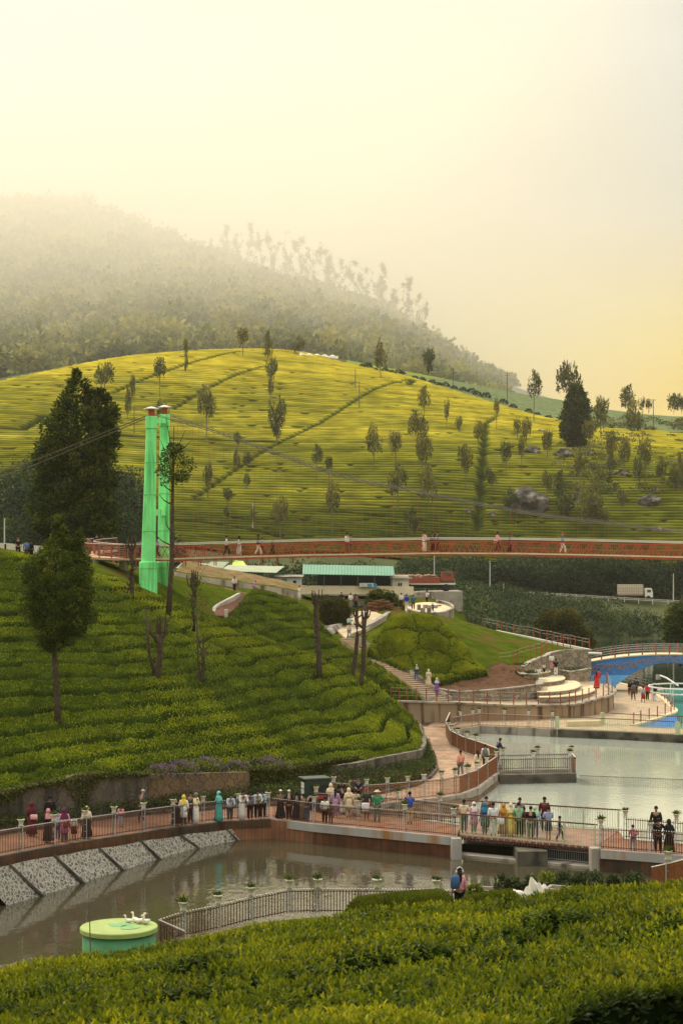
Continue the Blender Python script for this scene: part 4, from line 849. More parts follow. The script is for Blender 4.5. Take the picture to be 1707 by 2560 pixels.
# ---------------------------------------------------------------- retaining walls under the tea spur
def wbot(p):
    px = p.x / p.y * F + CX; return Vector((p.x, p.y, (wz(px) if px < 560 else 0) + .02))
def seg(i0, i1, name, label, m, extra=.12):
    t = [p + Vector((0, 0, extra)) for p in WT[i0:i1 + 1]]; b = [wbot(p) for p in WT[i0:i1 + 1]]
    o = wall_strip(name, densify(t, 1.5), densify_like(t, b, 1.5), .45, m); tag(o, label, 'wall'); return o
def densify_like(t, b, step):
    out = [b[0]]
    for (a, c), (d, e_) in zip(zip(t[:-1], t[1:]), zip(b[:-1], b[1:])):
        n = max(1, round((Vector(c) - Vector(a)).length / step)); out += [Vector(d).lerp(Vector(e_), k / n) for k in range(1, n + 1)]
    return out
seg(0, 4, 'retaining_wall', 'dark mossy retaining wall with trailing plants at the left under the tea slope', M_rubdark)
seg(5, 7, 'retaining_wall', 'low warm brown rubble stone wall below the purple shrubs', M_rubwarm)
seg(7, 9, 'retaining_wall', 'wall overgrown with creeper behind the dark green kiosk', M_rubdark, .2)
seg(9, 18, 'retaining_wall', 'curved streaked stone wall around the right foot of the tea spur', M_rubgrey, .05)
# flower bed between wall and walk
bedpoly = [p + Vector((0, 0, .06)) for p in BEDF[:]] + [wbot(p) + Vector((0, .2, .08)) for p in WT[:15]]
slab('flower_bed', bedpoly, .5, M_soil)
bm = bmesh.new()
for a, b in zip(BEDF[:-1], BEDF[1:]): b_beam(bm, a + Vector((0, 0, .05)), b + Vector((0, 0, .05)), .2, .22)
tag(bm_obj('bed_kerb', bm, M_darkconc), 'low dark kerb edging the flower bed along the walkway', 'kerb')
def scatter_poly(poly, n, rng):
    q = np.array([p[:2] for p in poly]); lo_ = q.min(0); hi_ = q.max(0); out = np.zeros((0, 2))
    while len(out) < n:
        s = rng.uniform(lo_, hi_, (n * 4, 2)); s = s[inpoly(s[:, 0], s[:, 1], q)]; out = np.r_[out, s]
    return out[:n]
rng = np.random.default_rng(61)
xy = scatter_poly(bedpoly, 26000, rng); pxs = xy[:, 0] / xy[:, 1] * F + CX
hh = rng.uniform(0, 1, len(xy)) ** .7 * (.35 + .5 * fnoise(xy[:, 0] * .6, xy[:, 1] * .6, 2, 2)); C = np.c_[xy, np.clip(1 - pxs / 560, 0, 1.2) + .05 + hh]
V, Q = leaf_cloud(C, np.tile([0, -.2, .8], (len(C), 1)), rng.uniform(.08, .17, len(C)), .07, rng, 0, .8)
rn = np.clip(.12 + hh * .9 + rng.normal(0, .12, len(C)), 0, .85); fl_ = rng.uniform(0, 1, len(C)) < .05 * (fnoise(xy[:, 0] * .35, xy[:, 1] * .35, 5, 2) > .47); rn[fl_] = rng.uniform(.92, 1, fl_.sum())
o = obj('bed_plants', mesh_np('bed_plants', V, Q, mat=M_bed, attrs={'rnd': np.repeat(rn, 4)})); tag(o, 'low green plants with pink flowers in the bed along the walkway', 'plants', kind='stuff')
# creepers over walls and the purple shrubs on the wall top
M_vine = leafmat('creeper_leaves', ((0, (.018, .028, .006)), (.5, (.075, .085, .014)), (1, (.17, .16, .03))), .65, .25, .2, .6, .3)
def curtain(name, label, line_t, drop, n, m, seed, size=.13, thick=.25, back=.35):
    rng = np.random.default_rng(seed); L = densify(line_t, .25); k = rng.integers(0, len(L), n); A = np.array([tuple(p) for p in L])[k]
    u_ = rng.uniform(0, 1, n) ** 1.2; w_ = fnoise(A[:, 0] * .9, A[:, 1] * .4, seed, 2); dz = drop(A[:, 0] / A[:, 1] * F + CX) * u_ * np.clip(w_ * 1.7, .15, 1.2)
    C = A + np.c_[rng.normal(0, .08, n), rng.uniform(-thick, back, n) * (1 - .4 * u_) - .05, .15 - dz + rng.uniform(0, .15, n)]; C[:, 1] = np.where(dz > .2, A[:, 1] - rng.uniform(.02, .12, n), C[:, 1])
    V, Q = leaf_cloud(C, np.tile([0, -.8, -.1], (n, 1)), rng.uniform(.7, 1.3, n) * size, size * .6, rng, .3, .6)
    o = obj(name, mesh_np(name, V, Q, mat=m, attrs={'rnd': np.repeat(np.clip(rng.normal(.5, .25, n), 0, 1), 4)})); tag(o, label, 'creeper', kind='stuff'); return o
curtain('creeper', 'yellowish creepers hanging over the dark retaining wall at the left', WT[0:5], lambda px: np.interp(px, [-70, 60, 160, 190, 215, 235, 260, 370], [.5, .6, .3, 1.2, 1.5, .9, .2, .1]), 6000, M_vine, 3)
curtain('creeper', 'dense yellow-green creeper covering the wall behind the kiosk', [p + Vector((0, 0, .25)) for p in WT[7:11]], lambda px: np.interp(px, [625, 640, 770, 800, 830], [1.0, 2.0, 1.9, .7, .2]), 15000, M_vine, 5, .14)
M_purple = leafmat('purple_flower_shrub', ((0, (.025, .032, .014)), (.45, (.075, .075, .035)), (.6, (.16, .11, .15)), (1, (.30, .21, .29))), .7, .2, .2, .8, .2)
def shrub(name, label, cat, p, r, h, m, n, leaf, seed, shape=1.0, group=None, stem=True, lump=.25, tilt=.7):
    """round bush: leaf shell with lumps, a few stems"""
    rng = np.random.default_rng(seed); d = rng.normal(0, 1, (n, 3)); d[:, 2] = np.abs(d[:, 2]) * shape - .15; d /= np.linalg.norm(d, axis=1, keepdims=True)
    lm = 1 + lump * np.sin(d[:, 0] * 6 + seed) * np.cos(d[:, 1] * 7 + seed * 2) * np.sin(d[:, 2] * 5 + 1) - rng.uniform(0, .35, n) ** 2
    C = d * lm[:, None] * np.array([r, r, h]) + np.array([0, 0, h * .08]); C[:, 2] = np.maximum(C[:, 2], .02)
    V, Q = leaf_cloud(C, d + np.array([0, 0, .3]), rng.uniform(.7, 1.3, n) * leaf, leaf * .5, rng, 0, tilt)
    e = empty(name, p); tag(e, label, cat, group)
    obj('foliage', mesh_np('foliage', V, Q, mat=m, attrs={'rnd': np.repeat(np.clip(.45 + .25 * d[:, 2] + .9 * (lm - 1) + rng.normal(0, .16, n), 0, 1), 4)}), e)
    if stem:
        bm = bmesh.new()
        for k in range(5): a = k * 1.26 + seed; b_tube(bm, [(0, 0, -.05), (r * .3 * math.cos(a), r * .3 * math.sin(a), h * .4), (r * .55 * math.cos(a), r * .55 * math.sin(a), h * .75)], [.04, .03, .01], 5)
        bm_obj('stem', bm, M_bark if 'M_bark' in globals() else M_soil, e)
    return e
for i, (px, py, D, r, h, lb) in enumerate(((405, 1935, 97.2, .95, .75, 'purple flowering shrub at the left end of the stone wall top'), (455, 1930, 99.2, 1.0, .85, 'grey-purple flowering shrub in the middle of the stone wall top'), (520, 1925, 101.8, 1.1, .9, 'tall purple flowering shrub above the right half of the stone wall'), (590, 1925, 103.6, .9, .7, 'pale purple shrub at the right end of the stone wall top'), (670, 1918, 106, 1.2, .75, 'purple flowering shrub above the creeper covered wall'), (715, 1925, 107.5, .8, .6, 'small grey-purple shrub just left above the kiosk'))):
    p = P(px, py, D); shrub('flowering_shrub', lb, 'shrub', (p.x, p.y, p.z - .25), r, h, M_purple, 900, .12, 70 + i, 1.0)
# ================================================================ terrace, steps, plaza, bridges, buildings, vehicles
M_bark = mat('tree_bark', (.070, .054, .038), .95, .02, .4, 5, .6, bscale=18, wear=((.19, .165, .13), 2.5, .62))
# curved terrace wall
CW = [(960, 1753, 149), (976, 1754, 149.3), (1089, 1758, 150.5), (1181, 1761, 151.5), (1281, 1766, 152.5), (1367, 1765, 153.6), (1426, 1764, 154.6), (1484, 1751, 157.6), (1518, 1742, 160.6), (1533, 1732, 164), (1528, 1722, 168), (1515, 1712, 171.5)]
CWP = smooth_line([P(*q) for q in CW], 5)
M_curved = mat('stained_render_wall', (.30, .22, .145), .85, .2, .25, .35, .25, bscale=10, wear=((.085, .055, .035), 1.6, .5, (1, 1, .06)))
o = wall_strip('terrace_wall', CWP, [Vector((p.x, p.y, -.3)) for p in CWP], .4, M_curved); tag(o, 'long curved water stained wall carrying the stepped terrace', 'wall')
bm = bmesh.new()
for a, b in zip(CWP[:-1], CWP[1:]): b_beam(bm, a + Vector((0, .12, .06)), b + Vector((0, .12, .06)), .55, .16)
bm_obj('coping', bm, M_conc, o)
W2 = [P(*q) for q in ((1096, 1724, 157.0), (1146, 1732, 156.2), (1200, 1729, 156), (1253, 1724, 156.2), (1300, 1719, 157), (1338, 1714, 158.2), (1352, 1712, 160))]
ter = [p + Vector((0, .2, -.02)) for p in CWP] + [P(1480, 1703, 173), P(1415, 1695, 174.5), P(1350, 1700, 172)] + [Vector((p.x, p.y + .5, 1.4)) for p in W2[::-1]] + [P(1070, 1752, 157.5), P(970, 1748, 152)]
slab('terrace', ter, .5, M_plaza)
o = wall_strip('rubble_wall', W2, [Vector((p.x, p.y, 1.2)) for p in W2], .45, M_rub); tag(o, 'low curved rubble stone wall holding the bare earth slope beside the stairs', 'wall')
bm = bmesh.new()
for a, b in zip(W2[:-1], W2[1:]): b_beam(bm, a + Vector((0, .2, .05)), b + Vector((0, .2, .05)), .55, .13)
bm_obj('coping', bm, M_conc, o)
W3 = [P(*q) for q in ((963, 1739, 152), (1000, 1739, 153), (1050, 1739.5, 154.2), (1088, 1740, 155))]
o = wall_strip('rubble_wall', W3, [Vector((p.x, p.y, 1.3)) for p in W3], .35, M_conc); tag(o, 'low grey wall left of the foot of the stairs below tea bushes', 'wall')
# bare earth slope between mound and wall: ground patch
ep = tplan([(1096, 1724, 157.6), (1150, 1731, 156.7), (1253, 1724, 156.8), (1338, 1714, 158.6), (1345, 1700, 164), (1300, 1672, 168), (1240, 1668, 168.2), (1215, 1672, 166.5), (1120, 1700, 161.5), (1065, 1700, 161)])
u = np.arange(7.0, 20.5, .25); v = np.arange(155.5, 170, .3); X, Y = np.meshgrid(u, v, indexing='ij')
ZE = PARK(X, Y) + .22 + .18 * (fnoise(X * 1.3, Y * 1.3, 88, 3) - .4); ZE = np.maximum(ZE, np.interp(X, [7, 9, 18.5, 20], [2.6, 2.35, 2.65, 2.7]) - .12)
M_earth = mat('red_brown_earth', (.085, .042, .020), .95, .1, .45, 2.2, .9, bscale=7, wear=((.13, .075, .03), 2.5, .6))
o = obj('earth_slope', mesh_np('earth_slope', np.stack([X, Y, ZE], -1).reshape(-1, 3), grid_faces(len(u), len(v), inpoly(X, Y, ep)), mat=M_earth, smooth=True)); o['kind'] = 'structure'
# stepped seating: stacked half ellipses
e = empty('stepped_seating', (18, 170, 1.3)); tag(e, 'curved cream steps with stone risers rising at the end of the terrace', 'steps')
M_riser = stonemat('riser_stone', [(.22, .18, .12), (.32, .27, .20), (.17, .14, .10)], (.11, .09, .06), 3.2, .05, .5)
for i, (a_, b_, cy, z0, z1) in enumerate(((7.0, 14.6, 170.2, 1.25, 1.72), (5.6, 13.0, 170.2, 1.66, 2.08), (4.45, 8.6, 172, 2.0, 2.5), (3.35, 4.5, 174, 2.4, 2.95))):
    pts = [Vector((17.7 + a_ * math.sin(t), cy - b_ * math.cos(t), z1)) for t in np.linspace(0.03, 1.75, 22)] + [Vector((17.7, cy + 2, z1))]
    bm = bmesh.new(); vs = [bm.verts.new(p) for p in pts]; f = bm.faces.new(vs); r_ = bmesh.ops.extrude_face_region(bm, geom=[f]); bmesh.ops.translate(bm, verts=[q for q in r_['geom'] if isinstance(q, bmesh.types.BMVert)], vec=(0, 0, z0 - z1))
    bm.transform(Matrix.Translation((-18, -170, -1.3))); so = bm_obj('step', bm, M_riser, e)
    # cream tread sits on the riser with a small nosing
    pts2 = [Vector((17.7 + (a_ + .06) * math.sin(t), cy - (b_ + .08) * math.cos(t), z1 + .07)) for t in np.linspace(0.03, 1.75, 22)] + [Vector((17.7, cy + 2, z1 + .07))]
    bm = bmesh.new(); f = bm.faces.new([bm.verts.new(p) for p in pts2]); r_ = bmesh.ops.extrude_face_region(bm, geom=[f]); bmesh.ops.translate(bm, verts=[q for q in r_['geom'] if isinstance(q, bmesh.types.BMVert)], vec=(0, 0, -.066))
    bm.transform(Matrix.Translation((-18, -170, -1.3))); bm_obj('tread', bm, M_cream, so)
# stone wall left of the steps with planter tops, and the tall wall behind
def wall_poly(name, label, pts, zb, th, m, cap=None, capw=.5):
    P_ = [P(*q) for q in pts]; o = wall_strip(name, P_, [Vector((p.x, p.y, zb)) for p in P_], th, m); tag(o, label, 'wall')
    if cap:
        bm = bmesh.new()
        for a, b in zip(P_[:-1], P_[1:]): b_beam(bm, a + Vector((0, th * .5, .04)), b + Vector((0, th * .5, .04)), capw, .11)
        bm_obj('coping', bm, cap, o)
    return o
wall_poly('rubble_wall', 'stone end wall at the left edge of the curved steps', [(1338, 1713, 158.3), (1351, 1712, 158.6), (1352, 1700, 164)], 1.2, .5, M_rub, M_conc)
wall_poly('planter', 'grey rimmed stone planter stepping up left of the curved steps', [(1294, 1680, 165.5), (1310, 1687, 163.8), (1330, 1688, 163.6), (1345, 1686, 164.5), (1346, 1676, 168)], 1.9, .4, M_rub, M_conc, .6)
wall_poly('planter', 'low grey planter edge at the corner of the lawn above the steps', [(1271, 1664, 168.5), (1285, 1668, 167.6), (1304, 1668, 167.8), (1313, 1664, 169)], 3.1, .4, M_conc, M_conc, .5)
wall_poly('rubble_wall', 'tall stone wall behind the curved steps at the end of the lawn', [(1308, 1663, 169.5), (1340, 1648, 172), (1366, 1640, 173.5), (1372, 1634, 176), (1400, 1628, 177), (1440, 1625, 177.2), (1477, 1625.5, 177)], 2.0, .5, M_rub, M_conc)
wall_poly('planter', 'low curved stone planter at the foot of the tall stone wall', [(1400, 1676, 173.5), (1425, 1681, 172), (1450, 1677, 172.3), (1476, 1672, 173)], 1.5, .4, M_rub, M_conc, .45)
rng = np.random.default_rng(71)
for (px, py, D, n_, lb) in ((1320, 1686, 164.6, 260, 'small plants growing in the stepped stone planter'), (1290, 1667, 168.6, 200, 'small plants in the planter at the lawn corner'), (1438, 1677, 173.2, 220, 'small plants along the foot of the tall stone wall')):
    p = P(px, py, D); C = np.c_[rng.normal(p.x, .8, n_), rng.normal(p.y + .3, .3, n_), p.z + rng.uniform(-.05, .28, n_)]
    V, Q = leaf_cloud(C, np.tile([0, 0, 1.0], (n_, 1)), .22, .1, rng, 0, .7); o = obj('planter_plants', mesh_np('planter_plants', V, Q, mat=M_potplant, attrs={'rnd': np.repeat(rng.uniform(0, .8, n_), 4)})); tag(o, lb, 'plants', kind='stuff')
# thin post fences
def post_fence(label, pts, hgt, n_rails, m=M_redpost, pw=.09, wires=True):
    e = empty('post_fence', pts[0]); tag(e, label, 'fence'); inv = Matrix.Translation(-Vector(pts[0]))
    for p in pts:
        bm = bmesh.new(); b_box(bm, (p.x, p.y, p.z + hgt / 2 - .05), (pw, pw, hgt + .1), bev=.01); bm.transform(inv); bm_obj('post', bm, m, e)
    if wires:
        for k in range(n_rails):
            bm = bmesh.new(); b_tube(bm, [p + Vector((0, 0, hgt * (.95 - .28 * k))) for p in pts], .010, 4); bm.transform(inv); bm_obj('wire', bm, M_steel, e)
    return e
top = [p + Vector((0, .15, .12)) for p in CWP]
post_fence('red-brown post fence standing on the curved terrace wall', [at_px(top, q) for q in (977, 998, 1018, 1041, 1065, 1091, 1120, 1148, 1183, 1217, 1250, 1283, 1315, 1345, 1373, 1400, 1422, 1438, 1455, 1471, 1489, 1507, 1520, 1529)] + top[-2:], 1.15, 3)
post_fence('red-brown post fence along the lower edge of the lawn above the steps', [P(*q) for q in ((1245, 1666, 168), (1281, 1662, 168.4), (1292, 1657, 169.3), (1309, 1651, 170.5), (1325, 1647, 171.5), (1339, 1643, 172.2), (1352, 1640, 173), (1361, 1634, 175), (1366, 1627, 177.5), (1379, 1624, 178.5), (1393, 1622, 179), (1407, 1620, 179.5), (1425, 1618, 179.8))], 1.35, 2)
post_fence('red-brown post fence along the far upper edge of the lawn', [P(*q) for q in ((1205, 1570, 194), (1241, 1577, 192.5), (1253, 1579.5, 192), (1266, 1583, 191.4), (1283, 1587, 190.8), (1299, 1590, 190), (1315, 1591, 189.5), (1332, 1594, 189), (1349, 1600, 188), (1366, 1602, 187), (1384, 1606, 186), (1401, 1610, 185), (1419, 1613, 184), (1437, 1617, 183), (1455, 1621, 182), (1472, 1624, 181))], 1.15, 2)
wb = [P(*q) for q in ((1240, 1578, 191.8), (1320, 1594, 188.8), (1400, 1611, 184.6), (1475, 1626, 180))]
bm = bmesh.new()
for a, b in zip(wb[:-1], wb[1:]): b_beam(bm, a, b, .3, .25)
tag(bm_obj('lawn_kerb', bm, M_white), 'white painted kerb along the far edge of the lawn', 'kerb')
# stairs
e = empty('stone_stairs', (9, 154.5, 1.4)); tag(e, 'long flight of stone stairs climbing between the tea bushes', 'stairs')
A_ = P(1103, 1754, 154.6); B_ = P(866, 1596, 174.5); ns = 34
sidev = Vector((B_.y - A_.y, -(B_.x - A_.x), 0)).normalized() * .85
M_step = mat('stair_stone', (.33, .24, .15), .85, .2, .25, 1.2, .25)
bm = bmesh.new()
for k in range(ns):
    t0 = k / ns; t1 = (k + 1) / ns; a = A_.lerp(B_, t0); b = A_.lerp(B_, t1); zt = a.z + (B_.z - A_.z) / ns
    vs = [bm.verts.new((q.x, q.y, zz)) for zz in (zt - .6, zt) for q in (a - sidev, a + sidev, b + sidev * 1.0, b - sidev)]
    for f in ((4, 5, 6, 7), (0, 1, 5, 4), (1, 2, 6, 5), (3, 0, 4, 7)): bm.faces.new([vs[q] for q in f])
bm.transform(Matrix.Translation((-9, -154.5, -1.4))); bm_obj('steps', bm, M_step, e)
for s_ in (1,):
    bm = bmesh.new(); L_ = []
    for k in range(ns + 1):
        a = A_.lerp(B_, k / ns) + sidev * 1.12 * s_; L_.append(a)
    for k in range(ns):
        c = L_[k].lerp(L_[k + 1], .5); b_box(bm, (c.x, c.y, c.z + .05), (.28, (L_[k + 1] - L_[k]).length * .98, .7), math.atan2(-(B_.x - A_.x), B_.y - A_.y))
    bm.transform(Matrix.Translation((-9, -154.5, -1.4))); bm_obj('stringer', bm, M_conc, e)
# plaza with its blue basin edge and promenade strip
plz = [G(1046, 1816), G(1147, 1821), G(1199, 1813), G(1392, 1822), G(1540, 1828), G(1800, 1841), G(1800, 1826), G(1707, 1822), G(1605, 1818)] + [G(*q) for q in ((1580, 1814), (1640, 1796), (1684, 1781), (1687, 1775), (1676, 1766), (1655, 1746), (1639, 1736), (1622, 1727), (1601, 1720), (1565, 1712), (1530, 1705), (1510, 1709))] + [Vector((p.x, p.y, 0)) for p in CWP[-4:-30:-3]] + [G(1000, 1800)]
slab('plaza', plz, 1.3, M_plaza)
M_blue = mat('blue_pool_paint', (.03, .22, .62), .5, .4, .12, 1.0, .1, wear=((.02, .14, .42), .8, .6))
bl = [G(*q) for q in ((1575, 1815.5), (1640, 1797), (1685, 1782))]
o = wall_strip('pool_wall', [p + Vector((.03, -.05, -.05)) for p in bl], [p + Vector((.5, -.3, -1.4)) for p in bl], .1, M_blue); tag(o, 'bright blue painted pool wall below the plaza edge', 'pool wall')
bm = bmesh.new(); pe = [G(*q) for q in ((1580, 1814), (1640, 1796), (1684, 1781), (1687, 1775), (1676, 1766), (1655, 1746), (1639, 1736), (1622, 1727), (1601, 1720), (1565, 1712), (1530, 1705))]
for a, b in zip(pe[:-1], pe[1:]): b_beam(bm, a + Vector((0, 0, .0)), b + Vector((0, 0, .0)), .5, .16)
tag(bm_obj('plaza_kerb', bm, M_cream), 'cream kerb rounding the right edge of the plaza', 'kerb')
post_fence('red-brown post fence around the plaza edge by the turquoise pool', [at_px(pe[:4], q) for q in (1533 + 50, 1600, 1621, 1642, 1661, 1676)] + [G(*q) for q in ((1684, 1777), (1680, 1770), (1674, 1763), (1668, 1757), (1660, 1749), (1652, 1743), (1645, 1737), (1634, 1731), (1620, 1726), (1604, 1720), (1588, 1716), (1565, 1711), (1545, 1707), (1522, 1703))], 1.1, 3)
bm = bmesh.new(); p0_ = G(1417, 1817); p1_ = G(1502, 1816); b_beam(bm, p0_ + Vector((0, .3, .2)), p1_ + Vector((0, .5, .2)), .5, .5)
tag(bm_obj('white_block_seat', bm, M_cream), 'long cream block lying behind the pale green railing', 'block')
# fountain ring in the pool
rc = P(1712, 1722, 172); e = empty('fountain_ring', (rc.x, rc.y, -1)); tag(e, 'white pipe ring on legs standing in the turquoise pool', 'fountain')
M_pipe = mat('white_pipe', (.62, .62, .56), .45, .4, .08, 4, wear=((.3, .2, .12), 2, .68))
for nm, rr, z in (('pipe_ring', 3.6, 2.55), ('pipe_ring', 3.3, 2.0)):
    bm = bmesh.new(); b_tube(bm, [(rr * math.cos(t), rr * 1.2 * math.sin(t), z) for t in np.linspace(0, 2 * math.pi, 37)], .08, 6, cap=False); bm_obj(nm, bm, M_pipe, e)
for k in range(8):
    a = k * math.pi / 4 + .2; bm = bmesh.new(); b_tube(bm, [(3.5 * math.cos(a), 4.2 * math.sin(a), 0), (3.5 * math.cos(a), 4.2 * math.sin(a), 2.6)], .06, 6); bm_obj('leg', bm, M_pipe, e)
bm = bmesh.new(); b_tube(bm, [(0, 0, 0), (0, 0, 1.6)], .12, 8); b_lathe(bm, [(.12, 1.55), (.5, 1.7), (.45, 1.78), (0, 1.8)], 12); bm_obj('spout', bm, M_pipe, e)
e = empty('water_pipe', P(1649, 1691, 180)); tag(e, 'slanting white pipe on a grey box at the edge of the turquoise pool', 'pipe')
bm = bmesh.new(); b_tube(bm, [(0, 0, .1), (.5, -1, -.1), (1.3, -3, -.75)], .09, 6); bm_obj('pipe', bm, M_pipe, e)
bm = bmesh.new(); b_box(bm, (-.15, .2, -.1), (.5, .5, .5), bev=.03); bm_obj('pump_box', bm, M_conc, e)
bm = bmesh.new(); b_tube(bm, [P(1470, 1633, 176.5), P(1503, 1634, 176)], .12, 8); tag(bm_obj('drain_pipe', bm, M_pipe), 'white drain pipe poking out at the right end of the tall stone wall', 'pipe')

# ---------------------------------------------------------------- blue arch bridge
ab = P(1672, 1640, 186); e = empty('arch_bridge', (ab.x, 186, 0)); tag(e, 'blue arch bridge with orange scrollwork over the turquoise pool', 'bridge')
M_bblue = mat('bridge_blue', (.035, .165, .46), .55, .35, .15, 1.2, .1, wear=((.07, .26, .58), 1.1, .6)); M_lblue = mat('bridge_light_blue', (.11, .40, .78), .55, .35, .08, 1.2); M_orn = mat('orange_scroll', (.36, .20, .075), .6, .3, .2, 5)
def zt(x): return 3.98 - .0085 * x * x - .0007 * abs(x) ** 3 * .4          # deck line
def za(x): return 3.12 - .082 * abs(x) ** 1.95 if abs(x) < 6.2 else -1.2   # arch line
xs = np.linspace(-8.7, 8.7, 59); bm = bmesh.new(); g2 = bmesh.new()
for y0, y1 in ((0, .35), (2.65, 3.0)):
    rows = [[bm.verts.new((x, y, z)) for y, z in ((y0, max(za(x), -1.1) if abs(x) < 6.2 else -1.1), (y0, zt(x)), (y1, zt(x)), (y1, max(za(x), -1.1) if abs(x) < 6.2 else -1.1))] for x in xs]
    for a, b in zip(rows[:-1], rows[1:]):
        for k in range(4): bm.faces.new((a[k], b[k], b[(k + 1) % 4], a[(k + 1) % 4]))
    bm.faces.new(rows[0]); bm.faces.new(rows[-1][::-1])
bm_obj('arch_rib', bm, M_bblue, e)
bm = bmesh.new(); rows = [[bm.verts.new((x, y, zt(x) + dz)) for y, dz in ((-.1, -.06), (-.1, .06), (3.1, .06), (3.1, -.06))] for x in np.linspace(-8.9, 8.9, 41)]
for a, b in zip(rows[:-1], rows[1:]):
    for k in range(4): bm.faces.new((a[k], b[k], b[(k + 1) % 4], a[(k + 1) % 4]))
bm_obj('deck', bm, M_cream, e)
bm = bmesh.new(); rows = [[bm.verts.new((x, y, za(x) - .02 if abs(x) < 6 else -1.1)) for y in (.34, 2.66)] for x in np.linspace(-6.1, 6.1, 31)]
for a, b in zip(rows[:-1], rows[1:]): bm.faces.new((a[0], b[0], b[1], a[1]))
bm_obj('soffit', bm, mat('dark_soffit', (.05, .055, .05), .9), e)
for sx in (-1, 1):                                                          # light blue lower panels
    bm = bmesh.new(); pl_ = [(x, max(za(x), -1.05) if abs(x) < 6.2 else -1.05) for x in np.linspace(-8.6, -3.6, 22)]; up_ = [(x, min(1.75, 1.75)) for x in np.linspace(-3.72, -8.6, 12)]
    pts = [(x, z) for x, z in pl_ if z < 1.75] + up_; f = bm.faces.new([bm.verts.new((sx * x, -.004, z)) for x, z in pts]); r_ = bmesh.ops.extrude_face_region(bm, geom=[f]); bmesh.ops.translate(bm, verts=[q for q in r_['geom'] if isinstance(q, bmesh.types.BMVert)], vec=(0, -.03, 0)); bmesh.ops.triangulate(bm, faces=[q for q in bm.faces if len(q.verts) > 4]); bm_obj('lower_panel', bm, M_lblue, e)
bm = bmesh.new(); rng = np.random.default_rng(8)
for k in range(34):                                                         # scrolls
    x = -8.2 + 16.4 * k / 33; zc = (zt(x) + max(za(x), 1.8)) / 2 - .03; amp = min(.42, (zt(x) - max(za(x), 1.8)) * .38)
    t = np.linspace(0, 4.4, 16); s_ = 1 if k % 2 else -1
    b_tube(bm, [(x + amp * (.95 - .17 * q) * math.cos(q * s_ + k), -.03, zc + amp * (.95 - .17 * q) * math.sin(q * s_ + k)) for q in t], .035, 4)
    b_tube(bm, [(x - .24, -.03, zc + amp * .8 * s_), (x, -.03, zc), (x + .24, -.03, zc - amp * .9 * s_)], .03, 4)
bm_obj('ornament', bm, M_orn, e)
for nm, y in (('front_railing', -.02), ('rear_railing', 3.02)):
    bm = bmesh.new()
    for hgt in (.3, .55, .8, 1.05): b_tube(bm, [(x, y, zt(x) + hgt) for x in np.linspace(-8.9, 8.9, 25)], .018, 4)
    ro = bm_obj(nm, bm, M_steel, e)
    for k in range(13):
        x = -8.8 + 17.6 * k / 12; bm = bmesh.new(); b_box(bm, (x, y, zt(x) + .56), (.13, .13, 1.15), bev=.01); bm_obj('post', bm, M_redpost, ro)

# ---------------------------------------------------------------- suspension bridge
DB = 142.0; e = empty('suspension_bridge', (0, DB, 14.4)); tag(e, 'red suspension footbridge with bright green twin towers across the valley', 'suspension bridge'); SBI = Matrix.Translation((0, -DB, -14.4))
M_green = mat('tower_green', (.20, .80, .27), .6, .3, .2, .5, .2, bscale=9, wear=((.08, .45, .13), 1.2, .54, (1.8, 1.8, .14))); M_red = mat('bridge_red', (.31, .050, .022), .5, .4, .2, 2); M_rail = mat('pale_rail', (.50, .47, .40), .5, .4, .1, 2); M_hang = mat('hanger_rust', (.22, .065, .03), .6, .3, .2, 2); M_cable = mat('cable_grey', (.10, .085, .06), .5, .4, .2, 2)
DK = [(351, 1397), (441, 1397), (500, 1395), (640, 1391), (787, 1387), (950, 1385), (1100, 1383), (1300, 1384), (1500, 1388), (1707, 1393), (1900, 1399)]
def deck_pt(px, dy=0): return P(px, np.interp(px, [q[0] for q in DK], [q[1] for q in DK]), DB) + Vector((0, dy, 0))
def sb(name, bm, m, parent=None):
    bm.transform(SBI); return bm_obj(name, bm, m, parent or e)
dpx = np.arange(345, 1900, 19.35); dps = [deck_pt(q) for q in dpx]
bm = bmesh.new(); rows = [[bm.verts.new(p + Vector((0, y, z))) for y, z in ((-1.14, -.06), (-1.14, .06), (1.14, .06), (1.14, -.06))] for p in dps]
for a, b in zip(rows[:-1], rows[1:]):
    for k in range(4): bm.faces.new((a[k], b[k], b[(k + 1) % 4], a[(k + 1) % 4]))
sb('deck', bm, M_cream)
for nm, y in (('front_truss', -1.08), ('rear_truss', 1.08)):
    bm = bmesh.new()
    for k, (a, b) in enumerate(zip(dps[:-1], dps[1:])):
        o_ = Vector((0, y, 0)); u_ = Vector((0, 0, .98)); l_ = Vector((0, 0, -.16))
        b_beam(bm, a + o_ + u_, b + o_ + u_, .07, .09); b_beam(bm, a + o_ + l_, b + o_ + l_, .08, .1)
        if (k + (y > 0)) % 2: b_beam(bm, a + o_ + l_, b + o_ + u_, .05, .05)
        else: b_beam(bm, a + o_ + u_, b + o_ + l_, .05, .05)
        m_ = a.lerp(b, .5)
        if k % 2 == 0: b_beam(bm, a + o_ + l_, m_ + o_ + u_, .04, .04); b_beam(bm, m_ + o_ + u_, b + o_ + l_, .04, .04)
        for t in (.0, .25, .5, .75): q = a.lerp(b, t); b_beam(bm, q + o_ + l_, q + o_ + u_, .016, .016)
    tr = sb(nm, bm, M_red)
    bm = bmesh.new()
    for a, b in zip(dps[:-1], dps[1:]):
        for hgt in (1.17, 1.28): b_beam(bm, a + Vector((0, y, hgt)), b + Vector((0, y, hgt)), .06, .06)
    sb('handrail', bm, M_rail, tr)
